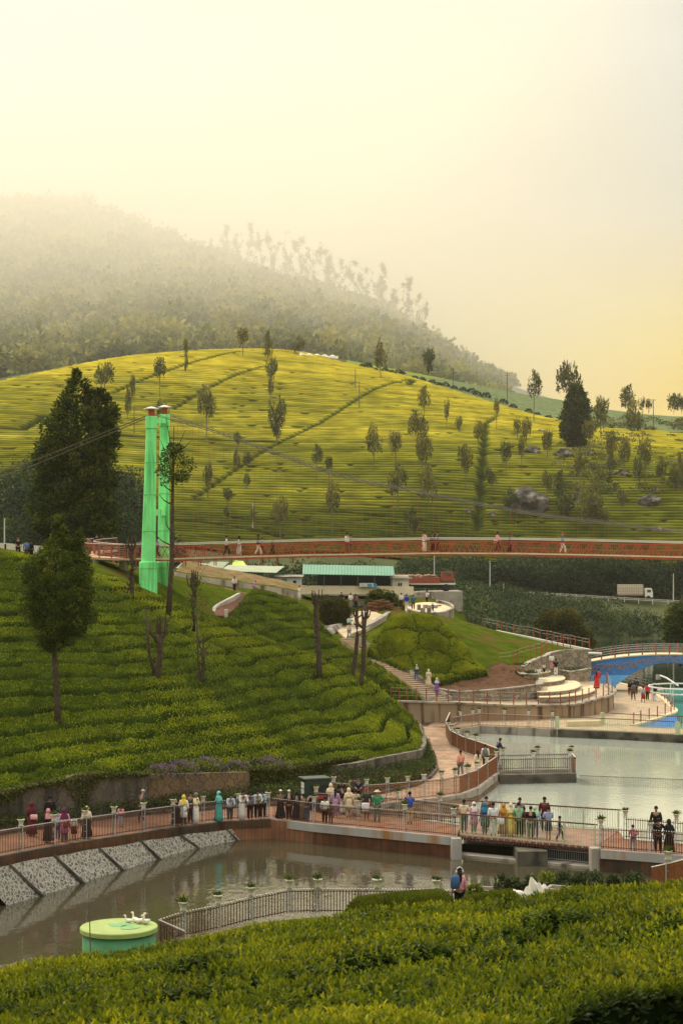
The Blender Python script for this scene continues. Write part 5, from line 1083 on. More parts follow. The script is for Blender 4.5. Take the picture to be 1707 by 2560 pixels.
for k, p in enumerate(dps):
    if k % 2 == 0:
        bm = bmesh.new(); b_beam(bm, p + Vector((0, -1.15, -.16)), p + Vector((0, 1.15, -.16)), .1, .12)
        dz = .5 if p.x / p.y * F + CX < 760 else .18
        for y in (-1.1, 1.1): b_beam(bm, p + Vector((0, y, -.16)), p + Vector((0, y, -.16 - dz)), .07, .07)
        sb('floor_beam', bm, M_red)
CB = [(412, 1043), (550, 1087), (678, 1133), (836, 1190), (963, 1219), (1100, 1246), (1200, 1266), (1293, 1283), (1404, 1300), (1520, 1313), (1707, 1336), (1900, 1352)]
def cable_z(px): return P(px, np.interp(px, [q[0] for q in CB], [q[1] for q in CB]), DB).z
cpx = [q[0] for q in CB]
for nm, y, p0 in (('main_cable', -1.5, 382), ('main_cable', 1.8, 414)):
    bm = bmesh.new(); L_ = [Vector(((p0 - CX) / F * DB, DB + y * 1.3, 26.1 + (.0 if y < 0 else .25)))] + [Vector(((q - CX) / F * DB, DB + y * .8, cable_z(q) + (0 if y < 0 else .28))) for q in cpx[1:]]
    L_ = smooth_line(L_, 4)
    b_tube(bm, L_, .032, 5); b_tube(bm, [p + Vector((0, .25, .13)) for p in L_], .02, 4); sb(nm, bm, M_cable)
for y in (-1.08, 1.08):
    for k, p in enumerate(dps):
        px = p.x / p.y * F + CX
        if k % 2 == (y > 0) and 440 < px < 1790:
            bm = bmesh.new(); b_tube(bm, [p + Vector((0, y, .95)), Vector((p.x, p.y + y, cable_z(px)))], .010, 4); sb('hanger', bm, M_hang)
for nm, a, b in (('back_stay', P(368, 1039, 140), P(-160, 1235, 150)), ('back_stay', P(365, 1046, 144), P(-160, 1252, 154))):
    bm = bmesh.new(); b_tube(bm, [a, a.lerp(b, .5) + Vector((0, 0, -.25)), b], .04, 5); sb(nm, bm, M_cable)
def column(cx0, cx1, w0, w1, D, ytop, ybase, pl_top, pl_w, rz):
    bm = bmesh.new(); a = P(cx0, ytop, D); b = P(cx1, ybase, D)
    def sq(c, w): return [bm.verts.new(c + Matrix.Rotation(rz, 3, 'Z') @ Vector((x * w / 2, y * w / 2, 0))) for x, y in ((-1, -.62), (-.62, -1), (.62, -1), (1, -.62), (1, .62), (.62, 1), (-.62, 1), (-1, .62))]
    n = 8; rows = [sq(b.lerp(a, k / n), w0 + (w1 - w0) * k / n) for k in range(n + 1)]
    for u_, v_ in zip(rows[:-1], rows[1:]):
        for k in range(8): bm.faces.new((u_[k], u_[(k + 1) % 8], v_[(k + 1) % 8], v_[k]))
    bm.faces.new(rows[-1]); co = sb('tower_column', bm, M_green)
    pt = P(cx1, pl_top, D); bm = bmesh.new(); h_ = pt.z - 10.2
    b_box(bm, (pt.x, D, pt.z - h_ / 2), (pl_w, pl_w, h_), rz, bev=.06); b_box(bm, (pt.x, D, pt.z - .5), (pl_w + .06, pl_w + .06, .06), rz); sb('plinth', bm, M_green, co)
    for f_ in (.25, .5, .72):
        q = b.lerp(a, f_); bm = bmesh.new(); b_box(bm, q, (w0 + (w1 - w0) * f_ + .02,) * 2 + (.035,), rz); sb('joint_band', bm, mat('band_dark_green', (.05, .36, .10), .6), co)
    bm = bmesh.new(); b_box(bm, a + Vector((0, 0, -.05)), (w1 + .12, w1 + .12, 1.0), rz, bev=.03); sb('head_block', bm, M_green, co)
    bm = bmesh.new(); b_box(bm, a + Vector((0, 0, .72)), (w1 * .62, w1 * .62, .62), rz); sb('saddle_box', bm, M_red, co)
    bm = bmesh.new(); b_box(bm, a + Vector((0, 0, 1.05)), (w1 * 1.4, w1 * 1.4, .06), rz); b_lathe(bm, [(w1 * .85, 1.08), (w1 * .2, 1.24), (0, 1.26)], 4, tuple(a)); sb('cap_plate', bm, M_white, co)
    return co
column(379, 371, 1.12, .78, 140.0, 1055, 1420, 1404, 1.36, .22)
column(412, 409, .98, .70, 144.6, 1050, 1420, 1404, 1.10, .22)
bm = bmesh.new(); b_beam(bm, P(380, 1053, 140), P(412, 1053, 144.5), .4, .35); sb('tie_beam', bm, M_green)
bm = bmesh.new(); b_beam(bm, P(378, 1281, 140), P(412, 1281, 144.5), .35, .5); sb('tie_beam', bm, M_green)
# curved approach platform left of the tower
ap = smooth_line([P(351, 1397, 142), P(300, 1397, 142.6), P(250, 1394, 144.5), P(216, 1390, 148), P(205, 1386, 153), P(222, 1381, 158), P(270, 1377, 161)], 4)
bm = bmesh.new(); rows = []
for i, p in enumerate(ap):
    t = (ap[min(i + 1, len(ap) - 1)] - ap[max(i - 1, 0)]).normalized(); s_ = Vector((-t.y, t.x, 0)); rows.append([bm.verts.new(p + s_ * y + Vector((0, 0, z))) for y, z in ((-1.1, -.12), (-1.1, .06), (1.1, .06), (1.1, -.12))])
for a, b in zip(rows[:-1], rows[1:]):
    for k in range(4): bm.faces.new((a[k], b[k], b[(k + 1) % 4], a[(k + 1) % 4]))
pf = sb('approach_deck', bm, mat('approach_tan', (.42, .26, .15), .8))
for sgn in (-1, 1):
    Lp = []
    for i, p in enumerate(ap):
        t = (ap[min(i + 1, len(ap) - 1)] - ap[max(i - 1, 0)]).normalized(); Lp.append(p + Vector((-t.y, t.x, 0)) * 1.05 * sgn)
    bm = bmesh.new()
    for k in range(6): b_tube(bm, [p + Vector((0, 0, .2 + .18 * k)) for p in Lp], .016, 4)
    for p in Lp[::2]: b_beam(bm, p, p + Vector((0, 0, 1.15)), .09, .09)
    rr_ = sb('approach_railing', bm, M_redpost)
    bm = bmesh.new(); b_tube(bm, [p + Vector((0, 0, 1.2)) for p in Lp], .03, 5); sb('handrail', bm, M_rail, rr_)
for px, py in ((241, 1395), (308, 1397)):
    p = P(px, py, 143.5); bm = bmesh.new(); b_lathe(bm, [(.42, 9.5), (.40, 10.6), (.30, 11.2), (.30, p.z - .1)], 12, (p.x, p.y, 0)); sb('support_pillar', bm, M_conc)
# ---------------------------------------------------------------- canteen and other buildings
M_roofg = mat('green_sheet_roof', (.085, .225, .14), .55, .35, .12, .4, .1, wear=((.12, .27, .18), .7, .58)); M_dkint = mat('dark_interior', (.018, .02, .02), .9); M_bluew = mat('blue_grey_wall', (.34, .42, .47), .8, .2, .1, .7); M_postg = mat('dark_green_post', (.03, .12, .09), .6)
def sheet_roof(bm, a, b, c, d, wave=.05, n=60):
    """corrugated roof sheet: eave a-b, ridge d-c"""
    a, b, c, d = map(Vector, (a, b, c, d)); nn = Vector((0, 0, 1)); rows = []
    for k in range(n + 1):
        z = nn * (wave * (k % 2)); rows.append((bm.verts.new(a.lerp(b, k / n) + z), bm.verts.new(d.lerp(c, k / n) + z), bm.verts.new(d.lerp(c, k / n) + z - nn * .05), bm.verts.new(a.lerp(b, k / n) + z - nn * .05)))
    for u_, v_ in zip(rows[:-1], rows[1:]):
        for k in range(4): bm.faces.new((u_[k], v_[k], v_[(k + 1) % 4], u_[(k + 1) % 4]))
    bm.faces.new(rows[0]); bm.faces.new(rows[-1][::-1])
def rp(x, y, D): return PZ('r', x, y, D)
o0 = rp(450, 450, 205); e = empty('canteen', (o0.x, 205, 8.6)); tag(e, 'open sided canteen with a green sheet roof and cream balcony wall', 'building'); BI = Matrix.Translation((-o0.x, -205, -8.6))
def cb(name, bm, m, parent=None, smooth=False): bm.transform(BI); return bm_obj(name, bm, m, parent or e)
bm = bmesh.new(); sheet_roof(bm, rp(58, 197, 204), rp(878, 212, 204), rp(868, 128, 208.5), rp(62, 112, 208.5)); cb('roof', bm, M_roofg)
bm = bmesh.new(); p0 = rp(45, 300, 205); p1 = rp(1046, 315, 205)
b_beam(bm, p0 + Vector((0, 0, -.48)), p1 + Vector((0, 0, -.40)), .25, 1.0); cb('balcony_wall', bm, mat('cream_wall_paint', (.66, .57, .40), .7, .3, .1, .8, .1, wear=((.38, .29, .18), .7, .63)))
bm = bmesh.new(); b_beam(bm, p0 + Vector((0, 2, -1.05)), p1 + Vector((0, 2, -1.05)), 4.6, .14); cb('floor_slab', bm, M_conc)
bm = bmesh.new(); b_beam(bm, rp(190, 255, 209.5), rp(860, 262, 209.5), .2, 2.6); cb('back_wall', bm, M_dkint)
bm = bmesh.new(); b_beam(bm, rp(150, 410, 206.6) + Vector((0, 0, .2)), rp(905, 412, 206.6) + Vector((0, 0, .2)), .25, 2.6); lw = cb('lower_wall', bm, M_bluew)
for x in (455, 535, 620):
    bm = bmesh.new(); p = rp(x - 22, 390, 206.4); b_box(bm, p, (1.0, .1, .75)); cb('window', bm, M_dkint, lw)
for x in (575, 660):
    bm = bmesh.new(); p = rp(x, 430, 206.4); b_box(bm, p, (1.0, .1, 1.6)); cb('door', bm, mat('pale_door', (.55, .58, .50), .7), lw)
for x in (105, 250, 400, 550, 700, 850):
    bm = bmesh.new(); a = rp(x, 210, 204.6); b_beam(bm, a, Vector((a.x, a.y, rp(0, 305, 204.6).z)), .14, .14); cb('post', bm, M_postg)
bm = bmesh.new(); p = rp(628, 295, 204.7); b_box(bm, p, (1.7, .5, .5), bev=.03); mn = cb('counter_box', bm, M_white)
for x, cc in ((610, (.45, .55, .65)), (655, (.05, .28, .55))):
    bm = bmesh.new(); p = rp(x, 296, 204.4); b_box(bm, p, (.5, .06, .36)); cb('panel', bm, mat('panel_%d' % x, cc, .5), mn)
bm = bmesh.new(); p = rp(709, 305, 204.5); b_box(bm, p, (.28, .12, .65), bev=.05); cb('blue_cloth', bm, mat('blue_cloth', (.05, .28, .6), .9))
o1 = rp(926, 275, 206); e2 = empty('cabin', (o1.x, 206, 10.0)); tag(e2, 'small white cabin with twin slit windows at the right end of the canteen', 'building'); B2 = Matrix.Translation((-o1.x, -206, -10.0))
bm = bmesh.new(); a = rp(926, 277, 206.3); b_box(bm, (a.x, 207.8, a.z - .1), (2.1, 3.0, 2.0)); bm.transform(B2); bm_obj('wall', bm, M_white, e2)
bm = bmesh.new(); a = rp(938, 236, 206.3); b_box(bm, (a.x, 207.8, a.z), (2.6, 3.6, .16)); bm.transform(B2); bm_obj('roof', bm, M_conc, e2)
for x in (915, 935):
    bm = bmesh.new(); a = rp(x, 293, 206.25); b_box(bm, a, (.16, .1, .48)); bm.transform(B2); bm_obj('window', bm, M_dkint, e2)
def simple_house(name, label, cat, x0, y0, x1, y1, D, depth, mw, roof=None, wins=(), zb=None):
    """box building seen from the front between photo corners (x0,y0) top-left and (x1,y1) bottom-right"""
    a = P(x0, y0, D); b = P(x1, y1, D); w_ = b.x - a.x; h_ = a.z - b.z; e = empty(name, ((a.x + b.x) / 2, D + depth / 2, b.z)); tag(e, label, cat)
    bm = bmesh.new(); b_box(bm, (0, 0, h_ / 2), (w_, depth, h_)); bm_obj('wall', bm, mw, e)
    if roof:
        bm = bmesh.new(); ov = .3; rz0, rz1, mr_ = roof
        sheet_roof(bm, (-w_ / 2 - ov, -depth / 2 - ov, h_ + rz0), (w_ / 2 + ov, -depth / 2 - ov, h_ + rz0), (w_ / 2 + ov, depth / 2 + ov, h_ + rz1), (-w_ / 2 - ov, depth / 2 + ov, h_ + rz1), .04, 40); bm_obj('roof', bm, mr_, e)
    for nm, fx, fz, ww, wh, mm_ in wins:
        bm = bmesh.new(); b_box(bm, ((fx - .5) * w_, -depth / 2 - .03, fz * h_), (ww, .08, wh)); bm_obj(nm, bm, mm_, e)
    return e
M_paleroof = mat('pale_green_sheet', (.30, .33, .22), .6, .3, .12, .6, .1, wear=((.22, .22, .15), .7, .6)); M_greywall = mat('pale_blue_wall', (.44, .50, .50), .8, .2, .12, .6)
simple_house('store_house', 'small white house with a dark green shutter left of the canteen', 'building', 690, 1443, 752, 1476, 216, 5, M_greywall, (.05, .25, M_conc), (('shutter', .33, .55, .62, 1.05, M_postg), ('window', .75, .6, .4, .5, M_dkint)))
def open_shed(label, pts, D0, D1, posts, m):
    a, b, c, d = P(*pts[0], D0), P(*pts[1], D0), P(*pts[2], D1), P(*pts[3], D1); e = empty('shed', (a.x, a.y, 10)); tag(e, label, 'shed'); inv = Matrix.Translation((-a.x, -a.y, -10))
    bm = bmesh.new(); sheet_roof(bm, a, b, c, d, .04, 40); bm.transform(inv); bm_obj('roof', bm, m, e)
    for t in posts:
        for q0, q1 in ((a, b), (d, c)):
            q = q0.lerp(q1, t); bm = bmesh.new(); b_beam(bm, Vector((q.x, q.y, 9.2)), q, .12, .12); bm.transform(inv); bm_obj('post', bm, M_postg, e)
    return e
open_shed('long open shed with a pale green sheet roof left of the canteen', [(548, 1427), (690, 1432), (711, 1416), (570, 1413)], 214, 222, (.05, .3, .55, .8, .97), M_paleroof)
open_shed('low shed roof of yellowish sheets behind the tower', [(500, 1424), (552, 1425), (572, 1405), (528, 1404)], 224, 230, (.1, .9), M_paleroof)
open_shed('small tent like stall with a bright lime and white roof', [(575, 1414), (618, 1414), (608, 1403), (588, 1401)], 226, 229, (.05, .95), mat('lime_sheet', (.48, .56, .12), .7))
open_shed('faded grey green sheet roof just right of the tower foot', [(440, 1420), (505, 1423), (520, 1409), (455, 1407)], 210, 216, (.05, .95), M_paleroof)
# wall along the upper path, brown grassy bank above it, curved white wall end
UW = [P(*q) for q in ((440, 1430, 190), (508, 1443, 191.5), (570, 1450, 192.5), (640, 1462, 193), (700, 1470, 194), (750, 1480, 195))]
o = wall_strip('path_wall', UW, [Vector((p.x, p.y, p.z - 2.0)) for p in UW], .4, mat('white_stained_wall', (.42, .37, .30), .85, .2, .2, .5, .2, wear=((.12, .09, .06), .8, .5, (1, 1, .3)))); tag(o, 'pale stained wall along the upper footpath below a brown bank', 'wall')
u = np.linspace(0, 1, 40); bm = bmesh.new(); rows = []
for t in u:
    i = min(int(t * 5), 4); p = UW[i].lerp(UW[i + 1], t * 5 - i); rows.append([bm.verts.new((p.x + .2 * k, p.y + .3 + 2.2 * k, p.z + .1 + (.62 * k - .09 * k * k) * (1.1 - .75 * t) + .1 * random.random())) for k in range(4)])
for a, b in zip(rows[:-1], rows[1:]):
    for k in range(3): bm.faces.new((a[k], b[k], b[k + 1], a[k + 1]))
o = bm_obj('dry_grass_bank', bm, mat('dry_grass', (.17, .11, .045), .95, .1, .4, 1.0, .6, wear=((.10, .10, .03), .7, .5)), smooth=True); o['kind'] = 'structure'
cwl = smooth_line([P(*q) for q in ((594, 1482, 162), (580, 1490, 158), (560, 1500, 154), (545, 1508, 151.5), (533, 1517, 150), (530, 1528, 149.2))], 4)
o = wall_strip('path_parapet', cwl, [Vector((p.x, p.y, p.z - 1.1)) for p in cwl], .3, mat('dull_white_wall', (.36, .33, .28), .85, .1, .2, .8, .2, wear=((.16, .13, .10), 1.2, .56))); tag(o, 'curved white parapet at the end of the upper red footpath', 'wall')
slab('upper_path', [Vector((p.x, p.y, p.z + .07)) for p in (P(532, 1541, 147.5), P(560, 1541, 148), P(612, 1508, 160), P(650, 1500, 178), P(700, 1505, 188), P(752, 1513, 194), P(745, 1497, 195), P(650, 1481, 193.5), P(560, 1470, 191.5), P(575, 1490, 172), P(600, 1484, 163), P(550, 1508, 152.5))], .3, mat('red_earth_path', (.13, .060, .034), .9, .15, .2, 1.0, .3))
bm = bmesh.new(); b_box(bm, P(565, 1537, 147), (.3, .3, .9), bev=.03); tag(bm_obj('bollard', bm, M_white), 'short white bollard at the lower end of the red footpath', 'bollard')
# paved landing above the stairs
ld = [rp(350, 690, 181), rp(440, 640, 185), rp(480, 560, 190), rp(560, 530, 195), rp(640, 520, 199), rp(860, 520, 199), rp(845, 535, 197), rp(800, 590, 188), rp(640, 680, 181.5), rp(520, 720, 178), rp(440, 770, 175)]
slab('stair_landing', [p + Vector((0, 0, .05)) for p in ld], .5, brickmat('cream_tiles', (.50, .40, .25), (.44, .34, .21), (.25, .19, .12), 1.4, .5, .5))
o = wall_strip('landing_wall', [rp(620, 662, 181.4), rp(700, 625, 183.5), (rp(800, 565, 188)), rp(842, 532, 193)], [rp(620, 690, 181.4), rp(700, 655, 183.5), rp(800, 592, 188), rp(842, 545, 193)], .5, M_conc); tag(o, 'low white wall along the paved landing above the stairs', 'wall')
o = wall_strip('landing_wall', [rp(228, 655, 178), rp(320, 655, 179), rp(440, 630, 184)], [rp(228, 690, 178), rp(320, 735, 177.5), rp(440, 680, 183)], .4, M_conc); tag(o, 'grey wall under the clipped brown bush left of the stairs top', 'wall')
# round terrace with block seats
rt = rp(1185, 503, 194.5); e = empty('round_terrace', (rt.x, 194.5, rt.z)); tag(e, 'round terrace with a pale rim wall and square block seats near the canteen', 'terrace')
bm = bmesh.new(); b_lathe(bm, [(2.75, -1.2), (2.75, -.02), (0, -.02)], 40, sy=1.35); bm_obj('floor', bm, M_cream, e)
bm = bmesh.new(); ring = [(2.8 * math.cos(t), 3.8 * math.sin(t)) for t in np.linspace(-2.75, 1.2, 36)]; e.rotation_euler = (R(10), 0, 0)
rows = [[bm.verts.new((x * s_, y * s_, z)) for s_, z in ((1.0, -1.2), (1.0, .3), (.9, .3), (.9, -.1))] for x, y in ring]
for a, b in zip(rows[:-1], rows[1:]):
    for k in range(4): bm.faces.new((a[k], b[k], b[(k + 1) % 4], a[(k + 1) % 4]))
bm.faces.new(rows[0]); bm.faces.new(rows[-1][::-1]); bm_obj('rim_wall', bm, M_conc, e)
k = 0
for (x, y, D) in ((1093, 498, 194), (1150, 500, 195), (1188, 505, 194.5), (1018, 490, 196), (1240, 505, 195), (1128, 530, 190.5), (1183, 525, 190.6), (1270, 500, 196), (1225, 480, 199)):
    p = rp(x, y, D); bm = bmesh.new(); b_box(bm, (0, 0, .24), (.42, .42, .55), bev=.02); o = bm_obj('block_seat', bm, M_conc); o.location = (p.x, p.y, p.z - .12); o.rotation_euler.z = k
    tag(o, 'grey square block seat on the round terrace, %s built from near to far group' % ORD[k], 'block seat', 'block seats on the round terrace'); k += 1
seats = sorted([q for q in COL.objects if q.name.startswith('block_seat')], key=lambda q: q.location.x)
for k, o in enumerate(seats): o['label'] = 'grey block seat on the round terrace, %s from left' % ORD[k]
ph = rp(760, 490, 196); e = empty('log_pile', (ph.x, ph.y, ph.z - .7)); tag(e, 'heap of brown split logs in front of the dark bush', 'log pile')
bm = bmesh.new(); rng = np.random.default_rng(4)
for k in range(90):
    x = rng.uniform(-2.0, 2.0); hmax = 1.5 * (1 - (x / 2.3) ** 2); z = rng.uniform(0, hmax); y = rng.uniform(-.5, .8); a = rng.uniform(-.5, .5); L_ = rng.uniform(.35, .7)
    b_tube(bm, [(x - L_ * math.cos(a), y + rng.uniform(-.2, .2), z - L_ * math.sin(a) * .5), (x + L_ * math.cos(a), y, z + L_ * math.sin(a) * .5)], rng.uniform(.06, .11), 6)
bm_obj('logs', bm, mat('log_brown', (.17, .085, .04), .9, .1, .4, 3, .4), e)
# ---------------------------------------------------------------- vehicles
M_tyre = mat('tyre_rubber', (.02, .02, .02), .8); M_truckred = mat('truck_red', (.24, .055, .03), .6, .35, .2, 2); M_glass = mat('vehicle_glass', (.05, .07, .08), .15, .5, .1, 2)
def wheel(e, x, y, r, w_=.28):
    bm = bmesh.new(); b_lathe(bm, [(r * .55, -w_ / 2), (r, -w_ / 2 + .03), (r, w_ / 2 - .03), (r * .55, w_ / 2)], 16); bm.transform(Matrix.Translation((x, y, r)) @ Matrix.Rotation(R(90), 4, 'X')); wo = bm_obj('wheel', bm, M_tyre, e)
    bm = bmesh.new(); b_lathe(bm, [(0, -w_ * .5), (r * .5, -w_ * .42), (r * .5, w_ * .42), (0, w_ * .5)], 12); bm.transform(Matrix.Translation((x, y, r)) @ Matrix.Rotation(R(90), 4, 'X')); bm_obj('hub', bm, M_steel, wo)
def cab(e, x0, L_, w_, h_, z0, m, slope=.25):
    bm = bmesh.new(); prof = [(0, 0), (L_, 0), (L_, h_ * .45), (L_ - slope, h_), (0, h_)]
    f = bm.faces.new([bm.verts.new((x0 + x, -w_ / 2, z0 + z)) for x, z in prof]); r_ = bmesh.ops.extrude_face_region(bm, geom=[f]); bmesh.ops.translate(bm, verts=[q for q in r_['geom'] if isinstance(q, bmesh.types.BMVert)], vec=(0, w_, 0))
    bmesh.ops.bevel(bm, geom=bm.edges[:], offset=.05, segments=2, affect='EDGES'); c = bm_obj('cab', bm, m, e)
    bm = bmesh.new(); b_box(bm, (x0 + L_ - slope * .62, 0, z0 + h_ * .70), (.04, w_ * .86, h_ * .42)); bm.transform(Matrix.Translation((x0 + L_, 0, z0 + h_ * .7)) @ Matrix.Rotation(-math.atan2(slope, h_ * .55), 4, 'Y') @ Matrix.Translation((-(x0 + L_), 0, -(z0 + h_ * .7)))); bm_obj('windscreen', bm, M_glass, c)
    for s_ in (-1, 1):
        bm = bmesh.new(); b_box(bm, (x0 + L_ * .5, s_ * (w_ / 2 + .005), z0 + h_ * .7), (L_ * .5, .03, h_ * .32)); bm_obj('side_window', bm, M_glass, c)
        bm = bmesh.new(); b_box(bm, (x0 + L_ + .02, s_ * w_ * .36, z0 + h_ * .2), (.05, .25, .16)); bm_obj('headlight', bm, M_white, c)
    bm = bmesh.new(); b_box(bm, (x0 + L_ + .04, 0, z0 + .02), (.12, w_, .25), bev=.02); bm_obj('bumper', bm, M_conc, c)
    return c
tp_ = P(1588, 1499.5, 378); e = empty('delivery_truck', (tp_.x, 378, tp_.z), -.03); tag(e, 'white truck with a caged slatted cargo body on the far road', 'truck')
M_cagew = mat('cage_cream', (.62, .56, .44), .6, .3, .1, 3)
cab(e, 1.9, 1.7, 2.1, 2.0, .55, mat('truck_white', (.72, .70, .62), .4, .4, .05, 2))
bm = bmesh.new(); b_box(bm, (-.9, 0, .75), (5.6, 1.0, .3)); bm_obj('chassis', bm, M_tyre, e)
bm = bmesh.new(); b_box(bm, (-1.2, 0, 1.05), (5.2, 2.2, .3)); bm_obj('bed', bm, mat('bed_brown', (.25, .12, .06), .7), e)
bm = bmesh.new()
for s_ in (-1, 1):
    for k in range(14): b_beam(bm, (-3.8 + 5.2 * k / 13, s_ * 1.1, 1.2), (-3.8 + 5.2 * k / 13, s_ * 1.1, 3.3), .12, .08)
    for z in np.linspace(1.3, 3.3, 7): b_beam(bm, (-3.85, s_ * 1.12, z), (1.45, s_ * 1.12, z), .08, .13)
for x in (-3.85, 1.45):
    for z in np.linspace(1.3, 3.3, 7): b_beam(bm, (x, -1.1, z), (x, 1.1, z), .08, .13)
bm_obj('cage', bm, M_cagew, e)
bm = bmesh.new(); b_box(bm, (-1.2, 0, 2.1), (4.9, 1.9, 1.8)); bm_obj('cargo', bm, mat('cargo_tan', (.40, .33, .22), .8), e)
for x in (2.6, -2.4, -1.6):
    for s_ in (-1, 1): wheel(e, x, s_ * .95, .48)
tp_ = rp(1155, 352, 226); e = empty('tipper_truck', (tp_.x, 226, tp_.z), -.02); tag(e, 'red loaded lorry parked behind the concrete wall right of the canteen', 'truck')
cab(e, 2.0, 1.7, 2.2, 1.25, 1.35, M_truckred, .15)
bm = bmesh.new(); b_box(bm, (-1.6, 0, 1.5), (6.8, 2.3, .75), bev=.03); bm_obj('cargo_body', bm, M_truckred, e)
bm = bmesh.new(); b_box(bm, (.2, 0, 1.02), (7.3, 2.1, .22)); bm_obj('side_stripe', bm, M_white, e)
bm = bmesh.new(); b_box(bm, (-.3, 0, .7), (7.0, 1.0, .4)); bm_obj('chassis', bm, M_tyre, e)
bm = bmesh.new(); rng = np.random.default_rng(3)
for k in range(26): bmesh.ops.create_icosphere(bm, subdivisions=1, radius=.38, matrix=Matrix.Translation((rng.uniform(-4.6, 1.2), rng.uniform(-.8, .8), 1.9 + rng.uniform(0, .2))) @ Matrix.Diagonal((1.2, 1, .6, 1)))
bm_obj('load', bm, mat('sack_brown', (.26, .16, .10), .9, .1, .4, 2), e)
for x in (2.6, -2.2, -3.5):
    for s_ in (-1, 1): wheel(e, x, s_ * 1.0, .5)
def car(label, p, rz, m):
    e = empty('parked_car', p, rz); tag(e, label, 'car')
    bm = bmesh.new(); prof = [(-2, .35), (2, .35), (2.05, .75), (1.1, .9), (.55, 1.4), (-1.2, 1.42), (-1.9, .95), (-2.05, .8)]
    f = bm.faces.new([bm.verts.new((x, -.8, z)) for x, z in prof]); r_ = bmesh.ops.extrude_face_region(bm, geom=[f]); bmesh.ops.translate(bm, verts=[q for q in r_['geom'] if isinstance(q, bmesh.types.BMVert)], vec=(0, 1.6, 0)); bmesh.ops.bevel(bm, geom=bm.edges[:], offset=.07, segments=2, affect='EDGES'); bm_obj('body', bm, m, e)
    for s_ in (-1, 1):
        bm = bmesh.new(); b_box(bm, (-.35, s_ * .80, 1.14), (1.5, .03, .36)); bm_obj('side_window', bm, M_glass, e)
        for x in (-1.25, 1.3): wheel(e, x, s_ * .72, .32, .2)
    bm = bmesh.new(); b_box(bm, (.86, 0, 1.15), (.04, 1.3, .5)); bm.transform(Matrix.Translation((.86, 0, 1.15)) @ Matrix.Rotation(-.8, 4, 'Y') @ Matrix.Translation((-.86, 0, -1.15))); bm_obj('windscreen', bm, M_glass, e)
p = rp(1030, 268, 232); car('silver-blue car parked behind the white cabin', (p.x, p.y, p.z - .55), .3, mat('silver_blue_car', (.38, .44, .52), .35, .5, .05, 2, metal=.4))
# concrete wall below the lorry, roadside parapets and guard rail
cw = [rp(1040, 362, 222), rp(1200, 355, 222), rp(1400, 352, 222), rp(1484, 350, 222)]
o = wall_strip('yard_wall', cw, [p + Vector((0, 0, -2.6)) for p in cw], 10, M_conc); tag(o, 'weathered concrete wall under the red lorry', 'wall')
gr = [P(*q) for q in ((1311, 1481.5, 378), (1400, 1486, 377.5), (1480, 1491, 377), (1560, 1496, 376), (1630, 1500, 375), (1707, 1504, 374), (1850, 1510, 374))]
e = empty('guard_rail', gr[0]); tag(e, 'long white guard rail along the far road', 'guard rail'); inv = Matrix.Translation(-gr[0])
bm = bmesh.new()
for a, b in zip(gr[:-1], gr[1:]):
    for z in (.75, .45): b_beam(bm, a + Vector((0, 0, z - .6)), b + Vector((0, 0, z - .6)), .1, .14)
bm.transform(inv); bm_obj('rail', bm, mat('guard_white', (.50, .48, .42), .6), e)
gd = densify(gr, 3.2)
for p in gd:
    bm = bmesh.new(); b_beam(bm, p + Vector((0, 0, -1.0)), p + Vector((0, 0, .25)), .15, .15); bm.transform(inv); bm_obj('post', bm, mat('guard_white', (.5, .48, .42), .6), e)
lk = [P(*q) for q in ((-60, 1356, 152), (0, 1357, 152), (50, 1360, 153), (115, 1366, 154))]
o = wall_strip('road_parapet', lk, [p + Vector((0, 0, -1.2)) for p in lk], .3, M_white); tag(o, 'white roadside parapet at the left edge above the tea slope', 'wall')
bm = bmesh.new()
for k in range(4): p = lk[1].lerp(lk[3], (k + .5) / 4); b_box(bm, (p.x, p.y - .02, p.z - .55), (.14, .1, .95))
bm_obj('parapet_slots', bm, M_dkint, o)
# poles
def pole(label, px, y0, y1, D, r, m, arm=None, cat='pole', name='utility_pole', cross=0):
    a = P(px, y1, D); b = P(px, y0, D); e = empty(name, a); tag(e, label, cat); h_ = b.z - a.z
    bm = bmesh.new(); b_tube(bm, [(0, 0, -.5), (0, 0, h_)], [r, r * .7], 7); bm_obj('shaft', bm, m, e)
    for k in range(cross):
        bm = bmesh.new(); b_beam(bm, (-.9, 0, h_ - .3 - .7 * k), (.9, 0, h_ - .3 - .7 * k), .12, .12); bm_obj('crossarm', bm, m, e)
    if arm:
        bm = bmesh.new(); b_tube(bm, [(0, 0, h_), (arm * .5, 0, h_ + .25), (arm, 0, h_ + .2)], .05, 5); b_box(bm, (arm, 0, h_ + .17), (.5, .2, .12), bev=.03); bm_obj('lamp_arm', bm, M_steel, e)
M_polew = mat('pale_pole', (.50, .49, .44), .6, .3, .1, 3); M_poled = mat('dark_pole', (.10, .08, .06), .7, .3, .2, 3)
pole('pale slim lamp post at the far left by the white parapet', 12, 1296, 1362, 156, .07, M_polew, None, 'lamp post', 'lamp_post')
pole('pale lamp post standing right of the canteen below the bridge', 1085, 1386, 1445, 236, .08, M_polew, None, 'lamp post', 'lamp_post')
pole('leaning pale pole on the far roadside right of the lorry', 1224, 1402, 1475, 360, .13, M_polew)
pole('tall pale pole at the right edge beyond the far road', 1682, 1434, 1506, 366, .14, M_polew)
pole('thin pale post on the roadside behind the guard rail', 1258, 1456, 1480, 372, .16, M_polew)
